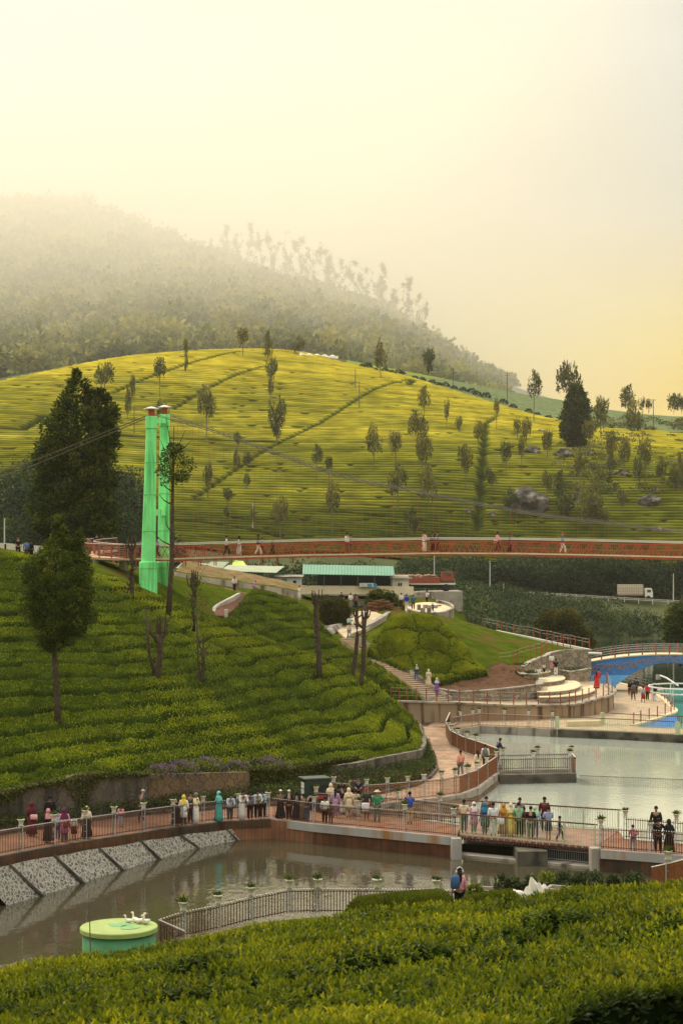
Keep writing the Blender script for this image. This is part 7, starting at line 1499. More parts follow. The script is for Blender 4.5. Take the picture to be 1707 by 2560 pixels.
# bare tall trees on the ridge
RT = []
for k in range(6):
    rng = np.random.default_rng(500 + k); bm = bmesh.new(); pts = [Vector((rng.normal(0, .012) * i, rng.normal(0, .012) * i, i / 7)) for i in range(8)]; b_tube(bm, pts, [.016 - .0019 * i for i in range(8)], 5); tips = []
    for j in range(12):
        f = rng.uniform(.3, .97); i = f * 7; a = pts[int(i)].lerp(pts[min(7, int(i) + 1)], i % 1); an = rng.uniform(0, 6.28); L_ = rng.uniform(.05, .14) * (1.25 - f); b = a + Vector((math.cos(an) * L_, math.sin(an) * L_, L_ * 1.1)); b_tube(bm, [a, b], [.006, .002], 4); tips += [a.lerp(b, t) for t in (.4, .7, 1)]
    me = bpy.data.meshes.new('trunk'); bm.to_mesh(me); bm.free(); me.materials.append(M_oakbark)
    n = 480; T_ = np.array([tuple(t) for t in tips + pts[3:]]); C = T_[rng.integers(0, len(T_), n)] + rng.normal(0, .02, (n, 3)); V, Q = leaf_cloud(C, np.tile([0, 0, .4], (n, 1)), .030, .018, rng, 0, .9); RT.append((me, mesh_np('crown', V, Q, mat=M_oak, attrs={'rnd': np.repeat(rng.uniform(0, .8, n), 4)})))
rt_ = [(P_[0], P_[1], P_[2]) for P_ in [(Z('a', x, 0)[0], Z('a', 0, t)[1], None) for x, t in ((968, 215), (1005, 195), (1032, 165), (1062, 158), (1092, 190), (1122, 142), (1160, 225), (1190, 190), (1237, 178), (1262, 228), (1298, 195), (1330, 235), (1368, 210), (1400, 250), (1432, 242), (1475, 275), (1505, 268), (1538, 292), (1565, 310))] + [(Z('b', x, 0)[0], Z('b', 0, t)[1], None) for x, t in ((30, 115), (62, 140), (95, 98), (125, 150), (155, 115), (180, 165), (210, 185), (240, 230), (265, 198), (300, 240), (335, 188), (362, 250), (385, 285))]]
RX = [400, 550, 650, 800, 900, 1000, 1060, 1100]; RY = [665, 700, 735, 780, 812, 858, 884, 900]; RD_ = [1205, 1153, 1110, 1060, 1020, 980, 960, 945]
for k, (px, ty, _) in enumerate(sorted(rt_)):
    D = np.interp(px, RX, RD_); by = np.interp(px, RX, RY); b = P(px, by + 6, D); h_ = (by + 6 - ty) / F * D; e = empty('ridge_tree', b, k * 1.7); tag(e, 'tall thin half bare tree on the misty ridge, %s' % (('%s from left' % ORD[k]) if k < 16 else ('%s from right' % ORD[len(rt_) - 1 - k])), 'tree', 'tall thin trees on the ridge')
    for nm, me in zip(('trunk', 'crown'), RT[k % 6]): o = obj(nm, me, e); o.scale = (h_ * .85, h_ * .85, h_)
# ---------------------------------------------------------------- thickets of the valley (stuff) and single valley trees
def thicket(name, label, pts, m, leaf, seed, dens=1.0, cat='trees'):
    """pts: (x, y, z, r, h, tone): leafy mounds merged into one mass"""
    rng = np.random.default_rng(seed); C = []; N = []; S = []; RN = []
    for x, y, z, r, h, tone in pts:
        n = int(90 * dens * (1 + r * .35)); d = rng.normal(0, 1, (n, 3)); d[:, 2] = np.abs(d[:, 2]) - .1; d /= np.linalg.norm(d, axis=1, keepdims=True)
        lm = 1 + .25 * np.sin(d[:, 0] * 5 + x) * np.cos(d[:, 1] * 6 + y) + rng.normal(0, .1, n)
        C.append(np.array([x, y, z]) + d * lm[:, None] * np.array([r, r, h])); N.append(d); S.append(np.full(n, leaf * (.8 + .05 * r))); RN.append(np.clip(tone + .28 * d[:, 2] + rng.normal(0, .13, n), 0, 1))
    C = np.concatenate(C); V, Q = leaf_cloud(C, np.concatenate(N), np.concatenate(S) * rng.uniform(.7, 1.3, len(C)), np.concatenate(S) * .55, rng, .1, .65)
    o = obj(name, mesh_np(name, V, Q, mat=m, attrs={'rnd': np.repeat(np.concatenate(RN), 4)})); tag(o, label, cat, kind='stuff'); return o
rng = np.random.default_rng(90); pts = []
for i in range(330):                                                        # woods behind the far road
    px = rng.uniform(1010, 1760); D = rng.uniform(384, 402); x = (px - CX) / F * D; z = float(FAR(np.array([x]), np.array([D]))[0]); top = np.interp(px, [1000, 1100, 1180, 1250, 1330, 1500, 1560, 1620, 1760], [1440, 1425, 1420, 1425, 1400, 1402, 1412, 1425, 1420]) + rng.normal(0, 12); hz_ = max(1.5, CZ - (top - HOR) / F * D - z)
    r = rng.uniform(1.5, 3.8); pts.append((x, D, z + hz_ * rng.uniform(.0, .72), r, r * rng.uniform(.8, 1.2), rng.uniform(.05, .4)))
thicket('roadside_wood', 'dark dense wood behind the far road below the tea hill', pts, M_thick, .7, 1, 1.0)
pts = []
for i in range(520):                                                        # scrub on the slope below the road
    px = rng.uniform(1040, 1760); py = rng.uniform(1492, 1640); D = np.interp(py, [1480, 1560, 1640], [365, 335, 285]) + rng.uniform(-12, 8); x = (px - CX) / F * D
    if px < 1130 and py > 1560: continue
    z = float(FAR(np.array([x]), np.array([D]))[0]); r = rng.uniform(1.0, 3.0)
    if z < -1.6: continue
    pts.append((x, D, z + .2, r, r * rng.uniform(.6, 1.0), rng.uniform(.15, .6)))
for i in range(150):
    px = rng.uniform(1060, 1300); py = rng.uniform(1480, 1600); D = rng.uniform(252, 300); x = (px - CX) / F * D; b = P(px, py, D); r = rng.uniform(1.0, 2.4); top = np.interp(px, [1050, 1110, 1200, 1300], [1520, 1478, 1490, 1560])
    if py < top: continue
    pts.append((x, D, b.z - .8, r, r * .9, rng.uniform(.3, .75)))
thicket('valley_scrub', 'tangled green scrub on the slope between the far road and the reservoir', pts, M_thick, .55, 2, 1.0, 'scrub')
pts = []
for i in range(420):                                                        # dark wood at the left behind the conifer
    px = rng.uniform(-80, 420); D = rng.uniform(250, 330); x = (px - CX) / F * D; top = np.interp(px, [-80, 0, 60, 130, 250, 330, 370, 420], [1215, 1215, 1180, 1185, 1190, 1195, 1330, 1360]) + rng.normal(0, 14); py = rng.uniform(top, 1385); b = P(px, py, D); r = rng.uniform(1.6, 3.2); pts.append((x, D, b.z - r * .7, r, r * rng.uniform(.9, 1.5), rng.uniform(.05, .42)))
thicket('dark_wood', 'dark grey-green wood at the left behind the big conifer', pts, M_thick, .55, 3, 1.0)
pts = []
for i in range(330):                                                        # bushes behind the canteen and under the bridge
    px = rng.uniform(440, 1130); D = rng.uniform(245, 330); x = (px - CX) / F * D; top = np.interp(px, [440, 560, 700, 800, 900, 1000, 1130], [1400, 1402, 1398, 1400, 1404, 1412, 1415]); py = rng.uniform(top + 8, 1500); b = P(px, py, D); r = rng.uniform(1.2, 2.4); pts.append((x, D, b.z - r, r, r * rng.uniform(.8, 1.2), rng.uniform(.1, .6)))
thicket('canteen_scrub', 'green bushes and scrub behind the canteen and the sheds', pts, M_thick, .5, 4, 1.0, 'scrub')
pts = []
for i in range(110):                                                        # terraces and scrub at the right end of the shoulder
    px = rng.uniform(1400, 1760); py = rng.uniform(1085, 1240) if rng.uniform() < .75 else rng.uniform(1050, 1075); q = on_hill([(px, py)])[0]; b = P(px, py, q[1]); r = rng.uniform(1.0, 2.6); pts.append((b.x, b.y, b.z, r * 1.5, r * .7, rng.uniform(.2, .8)))
thicket('shoulder_scrub', 'rough scrub and hedges on the right shoulder of the hill', pts, M_oakd, .8, 5, .8, 'scrub')
# single valley trees
D_ = 252; b = P(1408, 1628, D_); rows = [(590, 760, 900), (610, 730, 960), (650, 705, 985), (700, 690, 1000), (750, 680, 1030), (800, 700, 1035), (825, 760, 980)]
tree('round_tree', 'round brownish-green tree with layered foliage below the lawn fence', 'tree', b, zext('h', rows, D_, b), .9, 260, .42, mat_ if False else leafmat('rusty_green_leaves', ((0, (.014, .020, .005)), (.4, (.05, .056, .010)), (.8, (.12, .10, .016)), (1, (.19, .14, .02))), .65, .2, .2, .4, .25), [(0, 0, -2, .3), (0, 0, 2, .25), (.2, 0, 5, .1)], 41, 42, .7)
D_ = 240; b = P(1700, 1630, D_); rows = [(545, 1500, 1620), (600, 1475, 1640), (680, 1462, 1640), (760, 1470, 1640), (800, 1500, 1620)]
tree('dark_tree', 'dark brown-green tree cut off by the right edge behind the blue bridge', 'tree', b, zext('h', rows, D_, b), .9, 180, .4, M_cedar, [(0, 0, -2, .3), (0, 0, 3, .25), (.2, 0, 8, .08)], 42, 42, .7)
def clipbush(name, label, fr, rows, D, m, leaf, seed, ncl, cl, yb, ys=1.0):
    xm = (rows[0][1] + rows[0][2]) / 2; b = PZ(fr, xm, yb, D); return tree(name, label, 'bush', b, zext(fr, rows, D, b), ys, ncl, leaf, m, [(0, 0, -.3, .12), (0, 0, .8, .1), (.05, 0, 1.4, .05)], seed, 44, cl)
clipbush('clipped_bush', 'large rounded brown-green clipped bush left of the stair landing', 'r', [(425, 250, 420), (460, 215, 470), (520, 200, 488), (580, 205, 490), (640, 230, 470), (655, 260, 440)], 184, leafmat('rusty_green_leaves', ()) if 'rusty_green_leaves' in MATS else M_cyp, .18, 51, 260, .42, 660)
clipbush('spiky_bush', 'dark spiky bush in front of the canteen balcony', 'r', [(345, 720, 800), (375, 660, 860), (420, 640, 900), (470, 635, 915), (500, 660, 905)], 200, M_cedar, .32, 52, 120, .4, 500)
hb = [(85, 890, 1010), (100, 850, 1040), (115, 820, 1045), (135, 800, 1045), (150, 830, 1040)]
M_hedge = leafmat('clipped_hedge_leaves', ((0, (.02, .032, .004)), (.4, (.055, .075, .006)), (.8, (.11, .13, .009)), (1, (.18, .19, .015))), .6, .25, .2, 1.5, .25)
def hedge(label, pts, w_, h_, seed, n):
    rng = np.random.default_rng(seed); L_ = np.array([tuple(p) for p in densify(pts, .1)]); k = rng.integers(0, len(L_), n); a = rng.uniform(0, np.pi, n); f = k / len(L_); env = np.clip(np.minimum(f, 1 - f) * 7, .12, 1) ** .5
    C = L_[k] + np.c_[rng.normal(0, .05, n), np.cos(a) * w_ * env, np.sin(a) ** .8 * h_ * env]; N = np.c_[np.zeros(n), np.cos(a), np.sin(a)]; V, Q = leaf_cloud(C, N + np.array([0, 0, .4]), rng.uniform(.06, .12, n), .05, rng, 0, .5)
    o = obj('clipped_hedge', mesh_np('clipped_hedge', V, Q, mat=M_hedge, attrs={'rnd': np.repeat(np.clip(.2 + .5 * np.sin(a) + rng.normal(0, .15, n), 0, 1), 4)})); tag(o, label, 'hedge'); return o
hedge('smooth clipped hedge mound between foreground tea and the near bank fence', [P(858, 2318, 57.5), P(930, 2308, 58), P(1040, 2296, 58), P(1140, 2292, 58)], 1.5, .82, 1, 26000)
hedge('short clipped hedge right beside the pink jacketed woman', [P(1146, 2290, 57.5), P(1210, 2275, 57.5), P(1290, 2265, 57.5)], .9, .5, 2, 9000)
for i, (x, y, w_, h_, dk, lb) in enumerate(((560, 175, 90, 70, 0, 'small bright green bush just right of the pink jacketed woman'), (690, 150, 90, 95, 1, 'dark twiggy shrub left of the white rock sculpture'), (745, 150, 70, 70, 1, 'low dark shrub in the middle behind the white stones'), (822, 150, 70, 90, 1, 'upright dark shrub directly left above the white rock'), (900, 145, 90, 110, 0, 'taller bright green shrub right of the white rock'), (985, 130, 100, 85, 1, 'wide dark shrub right of the bright green one'), (1060, 125, 70, 70, 1, 'loose dark shrub between two wider shrubs at the right'), (1130, 122, 110, 80, 1, 'wide dark shrub with feathery top at the right'), (1325, 110, 120, 55, 1, 'low dark shrub at the far right above the tea'), (1225, 112, 60, 40, 1, 'small dark shrub between two wide ones at the right'))):
    p = PZ('u', x, y + h_ * .25, 60.5); s_ = .5147 * 60.5 / F
    shrub('shrub', lb, 'shrub', (p.x, p.y, p.z - .35), w_ / 2 * s_, (h_ * .85) * s_ + .35, (M_cyp, M_thick)[dk], 900, .13, 600 + i, 1.0, 'shrubs on the near bank', True, .3, .9)
wp = on_hill([(748, 892), (845, 897)]); a = Vector((wp[0][0], wp[0][1], float(FAR(np.array([wp[0][0]]), np.array([wp[0][1]]))[0]))); b = Vector((wp[1][0], wp[1][1], float(FAR(np.array([wp[1][0]]), np.array([wp[1][1]]))[0])))
bm = bmesh.new(); rows = []
for k in range(25):
    q = a.lerp(b, k / 24); h_ = 1.5 + .35 * math.sin(k * 1.3); rows.append([bm.verts.new(q + Vector((0, 2.2 * math.cos(t), h_ * math.sin(t) - .3))) for t in np.linspace(0, math.pi, 8)])
for u_, v_ in zip(rows[:-1], rows[1:]):
    for k in range(7): bm.faces.new((u_[k], u_[k + 1], v_[k + 1], v_[k]))
bm.faces.new(rows[0]); bm.faces.new(rows[-1][::-1])
tag(bm_obj('crop_tunnel', bm, mat('white_sheeting', (.70, .66, .56), .6, .3, .1, .6, .3), smooth=True), 'long low white sheeted tunnel lying on the hill crest', 'crop tunnel')
# ================================================================ people
def skin_mesh(name, verts, edges, sub=1):
    """grow one continuous surface around a skeleton: verts = (x, y, z, rx[, ry])"""
    me = bpy.data.meshes.new(name + '_skeleton'); me.from_pydata([v[:3] for v in verts], edges, [])
    o = bpy.data.objects.new(name + '_skeleton', me); COL.objects.link(o); o.modifiers.new('skin', 'SKIN'); s = o.modifiers.new('sub', 'SUBSURF'); s.levels = sub; s.render_levels = sub
    for sv, v in zip(me.skin_vertices[0].data, verts): sv.radius = (v[3], v[4] if len(v) > 4 else v[3])
    me.skin_vertices[0].data[0].use_root = True
    dg = bpy.context.evaluated_depsgraph_get(); dg.update(); out = bpy.data.meshes.new_from_object(o.evaluated_get(dg)); out.name = name
    bpy.data.objects.remove(o); bpy.data.meshes.remove(me); out.polygons.foreach_set('use_smooth', np.ones(len(out.polygons), bool)); out.materials.clear(); return out
POSES = {}
def pose(name, legs=((.09, .02), (-.09, -.02)), knees=None, arms=None, lean=0.0, head=0.0):
    """joint positions for a 1.70 m figure facing -Y"""
    knees = knees or [(x * 1.05, y * .5 - .03) for x, y in legs]
    def T(p, k=1.0): return (p[0], p[1] - lean * max(0, p[2] - .9) * k, p[2])
    pel = (0, 0, .93); wai = T((0, 0, 1.08)); che = T((0, .0, 1.28)); nek = T((0, .005, 1.44)); hd0 = T((0, -.01 - head * .3, 1.52)); hd1 = T((0, -.02 - head, 1.58)); hd2 = T((0, -.015 - head, 1.67)); nose = T((0, -.105 - head, 1.575))
    V = [pel + (.135, .10), wai + (.125, .09), che + (.155, .105), nek + (.055,), hd0 + (.07, .075), hd1 + (.078, .09), hd2 + (.06, .075)]; E = [(0, 1), (1, 2), (2, 3), (3, 4), (4, 5), (5, 6)]
    SV = [wai + (.155, .115), T((0, 0, .96)) + (.165, .12), che + (.175, .125), T((0, 0, 1.40)) + (.10, .08)]; SE = [(1, 0), (0, 2), (2, 3)]
    arms = arms or [((-.24, .03, 1.12), (-.25, -.05, .88)), ((.24, .03, 1.12), (.25, -.05, .88))]
    hands = []
    for s, (el, ha) in zip((-1, 1), arms):
        sh = T((s * .185, 0, 1.385)); n = len(V); V += [sh + (.062,), el + (.045,), ha + (.033,)]; E += [(2, n), (n, n + 1), (n + 1, n + 2)]
        d = (Vector(ha) - Vector(el)).normalized(); side = d.cross(Vector((0, 0, 1))); side = side.normalized() if side.length > .1 else Vector((0, 1, 0)); pal = Vector(ha) + d * .07; V.append(tuple(pal) + (.036, .018)); E.append((n + 2, n + 3))
        for k, (off, L_) in enumerate(((-.027, .07), (-.009, .085), (.009, .08), (.027, .062))): b = pal + side * off + d * .02; tip = b + d * L_ * .8 + Vector((0, 0, -.02)); V += [tuple(tip) + (.009,)]; E.append((n + 3, len(V) - 1))
        V.append(tuple(pal + side * -.05 * s + d * .01) + (.011,)); E.append((n + 2, len(V) - 1))
        m = len(SV); SV += [sh + (.082,), tuple(Vector(sh).lerp(Vector(el), .95)) + (.068,)]; SE += [(2, m), (m, m + 1)]
        if False: pass
        m2 = len(SV); SV.append(tuple(Vector(el).lerp(Vector(ha), .7)) + (.052,)); SE.append((m + 1, m2))
        hands.append(ha)
    TV = [T((0, 0, .95)) + (.16, .12)]; TE = []
    for s, (fx, fy), (kx, ky) in zip((1, -1), legs, knees):
        hip = (s * .085, 0, .84); n = len(V); V += [hip + (.095,), (kx, ky, .47, .060), (fx, fy + .02, .09, .042), (fx, fy - .02, .035, .04, .03), (fx, fy - .15, .028, .035, .022)]; E += [(0, n), (n, n + 1), (n + 1, n + 2), (n + 2, n + 3), (n + 3, n + 4)]
        m = len(TV); TV += [hip + (.115,), (kx, ky, .47, .085), (fx, fy + .02, .09, .075)]; TE += [(0, m), (m, m + 1), (m + 1, m + 2)]
    n = len(V); V.append(nose + (.014,)); E.append((5, n))
    POSES[name] = dict(body=skin_mesh('body', V, E), shirt=skin_mesh('shirt', SV, SE), trousers=skin_mesh('trousers', TV, TE), head=hd1, hands=hands, lean=lean)
pose('stand'); pose('walk', legs=((.08, -.26), (-.08, .24)), knees=((.09, -.22), (-.09, .05)), arms=[((-.24, -.08, 1.13), (-.24, -.24, .95)), ((.24, .12, 1.12), (.24, .10, .88))])
pose('lean', lean=.32, arms=[((-.25, -.22, 1.12), (-.16, -.42, 1.06)), ((.25, -.22, 1.12), (.16, -.42, 1.06))], head=.02)
pose('photo', arms=[((-.24, -.15, 1.20), (-.09, -.30, 1.48)), ((.24, -.15, 1.20), (.09, -.30, 1.48))])
pose('folded', arms=[((-.25, -.05, 1.14), (-.05, -.20, 1.10)), ((.25, -.05, 1.14), (.06, -.19, 1.14))]); pose('hip', legs=((.13, 0), (-.10, .03)), arms=[((-.36, .02, 1.15), (-.17, -.06, 1.02)), ((.24, -.04, 1.12), (.22, -.18, .95))])
def lathe_mesh(name, prof, n, folds=0.0, fk=9, sy=.8, cut=None):
    bm = bmesh.new(); rings = []
    for r, z, dy in prof: rings.append([bm.verts.new((r * math.cos(2 * math.pi * k / n) * (1 + folds * (1.1 - z) * math.sin(fk * 2 * math.pi * k / n)), r * sy * math.sin(2 * math.pi * k / n) * (1 + folds * (1.1 - z) * math.sin(fk * 2 * math.pi * k / n)) + dy, z)) for k in range(n)])
    for u, v in zip(rings[:-1], rings[1:]):
        for k in range(n): bm.faces.new((u[k], u[(k + 1) % n], v[(k + 1) % n], v[k]))
    bm.faces.new(rings[0][::-1]); bm.faces.new(rings[-1]); me = bpy.data.meshes.new(name); bm.to_mesh(me); bm.free(); me.polygons.foreach_set('use_smooth', np.ones(len(me.polygons), bool)); return me
G_ME = dict(dress=lathe_mesh('dress', [(.27, .10, .02), (.25, .35, .01), (.205, .75, 0), (.185, .95, 0), (.165, 1.08, 0)], 27, .22), skirt=lathe_mesh('skirt', [(.22, .42, 0), (.205, .7, 0), (.175, .98, 0)], 24, .15), tunic=lathe_mesh('tunic', [(.22, .50, .01), (.205, .75, 0), (.185, .97, 0), (.17, 1.1, 0)], 24, .12),
            dhoti=lathe_mesh('dhoti', [(.20, .12, 0), (.19, .45, 0), (.185, .75, 0), (.165, 1.0, 0)], 24, .14), shorts=lathe_mesh('shorts', [(.2, .5, 0), (.19, .75, 0), (.165, .98, 0)], 20, .05))
# head coverings, centred on the head joint
def head_mesh(name, kind):
    bm = bmesh.new(); bmesh.ops.create_uvsphere(bm, u_segments=14, v_segments=10, radius=1)
    for v in bm.verts: v.co = Vector((v.co.x * .098, v.co.y * .112, v.co.z * .125)) + Vector((0, .014, .035))
    if kind == 'hair':
        bmesh.ops.delete(bm, geom=[v for v in bm.verts if v.co.z < -.03 + (.065 if v.co.y < -.03 else 0)], context='VERTS')
    elif kind == 'long':
        bmesh.ops.delete(bm, geom=[v for v in bm.verts if v.co.z < .03 and v.co.y < -.03], context='VERTS')
        b_tube(bm, [(0, .10, .03), (0, .135, -.12), (0, .15, -.30), (0, .14, -.42)], [.07, .065, .05, .02], 8)
    elif kind == 'scarf':
        for v in bm.verts: v.co = (v.co - Vector((0, .014, .035))) * 1.16 + Vector((0, .014, .03))
        bmesh.ops.delete(bm, geom=[v for v in bm.verts if v.co.y < -.06 and -.07 < v.co.z < .07 and abs(v.co.x) < .075], context='VERTS')
        rings = [[bm.verts.new((r * math.cos(t) * 1.25, r * math.sin(t) * .85 + .03, z)) for t in np.linspace(0, 2 * math.pi, 15)[:-1]] for r, z in ((.085, -.06), (.12, -.14), (.17, -.22), (.185, -.36))]
        for u, w_ in zip(rings[:-1], rings[1:]):
            for k in range(14): bm.faces.new((u[k], u[(k + 1) % 14], w_[(k + 1) % 14], w_[k]))
    elif kind == 'cap':
        bmesh.ops.delete(bm, geom=[v for v in bm.verts if v.co.z < .04], context='VERTS'); 
        for v in bm.verts: v.co *= 1.07
        b_box(bm, (0, -.13, .055), (.13, .10, .015))
    elif kind == 'hat':
        bmesh.ops.delete(bm, geom=[v for v in bm.verts if v.co.z < .05], context='VERTS'); b_lathe(bm, [(.19, .062), (.19, .07), (.10, .08), (.095, .15), (0, .16)], 16)
    me = bpy.data.meshes.new(name); bm.to_mesh(me); bm.free(); me.polygons.foreach_set('use_smooth', np.ones(len(me.polygons), bool)); return me
H_ME = {k: head_mesh({'hair': 'hair', 'long': 'hair', 'scarf': 'headscarf', 'cap': 'cap', 'hat': 'hat'}[k], k) for k in ('hair', 'long', 'scarf', 'cap', 'hat')}
CM = {}
def cloth(c):
    if c not in CM: CM[c] = mat('cloth_%02d' % len(CM), c, .85, .15, .18, 9)
    return CM[c]
SKINS = [mat('skin_brown', (.21, .115, .07), .6, .3, .1, 8), mat('skin_dark_brown', (.13, .07, .042), .6, .3, .1, 8), mat('skin_light_brown', (.29, .17, .105), .6, .3, .1, 8)]
def setm(o, m):
    if len(o.data.materials) == 0: o.data.materials.append(m)
    o.material_slots[0].link = 'OBJECT'; o.material_slots[0].material = m
BK = (.012, .011, .012); WH = (.62, .60, .54); CRM = (.60, .50, .33); DG = (.06, .06, .06); NV = (.02, .03, .08); JN = (.06, .10, .17); MA = (.10, .012, .022); PK = (.62, .24, .30); RD = (.50, .03, .03); YL = (.66, .46, .06); LI = (.36, .22, .34); TE = (.07, .30, .26); BL = (.03, .08, .40); BR = (.12, .07, .04); GY = (.20, .20, .20); GN = (.03, .22, .10); MU = (.42, .20, .03); PP = (.20, .09, .34); LB = (.36, .48, .58); SAL = (.62, .30, .22); OL = (.16, .15, .06); KH = (.42, .33, .19)
PN = [0]
def person(label, p, H, rz, ps, top, bot, botc, head='hair', headc=BK):
    """bot: trousers / dress / skirt / tunic (over trousers) / dhoti / shorts"""
    k = PN[0]; PN[0] += 1; e = empty('person', p, R(rz), H / 1.70); tag(e, label, 'person'); q = POSES[ps]
    b = obj('body', q['body'], e); setm(b, SKINS[k % 3])
    s = obj('shirt', q['shirt'], e); setm(s, cloth(top))
    if bot in ('trousers', 'tunic', 'shorts'):
        if bot != 'shorts': t = obj('trousers', q['trousers'], e); setm(t, cloth(botc))
    if bot in ('dress', 'skirt', 'dhoti', 'shorts', 'tunic'): t = obj(bot, G_ME[bot], e); setm(t, cloth(top if bot in ('tunic', 'dress') and botc is None or bot == 'tunic' else botc))
    h = obj({'hair': 'hair', 'long': 'hair', 'scarf': 'headscarf', 'cap': 'cap', 'hat': 'hat'}[head], H_ME[head], e); hd = q['head']; h.location = (hd[0], hd[1], hd[2]); setm(h, cloth(headc))
    return e
def pl(fr, x, y, z=0.0): return GZ(fr, x, y, z)
def pL(x, y):                                  # left walkway: height follows the ramp
    px, py = Z('j', x, y); return WG(px, py)
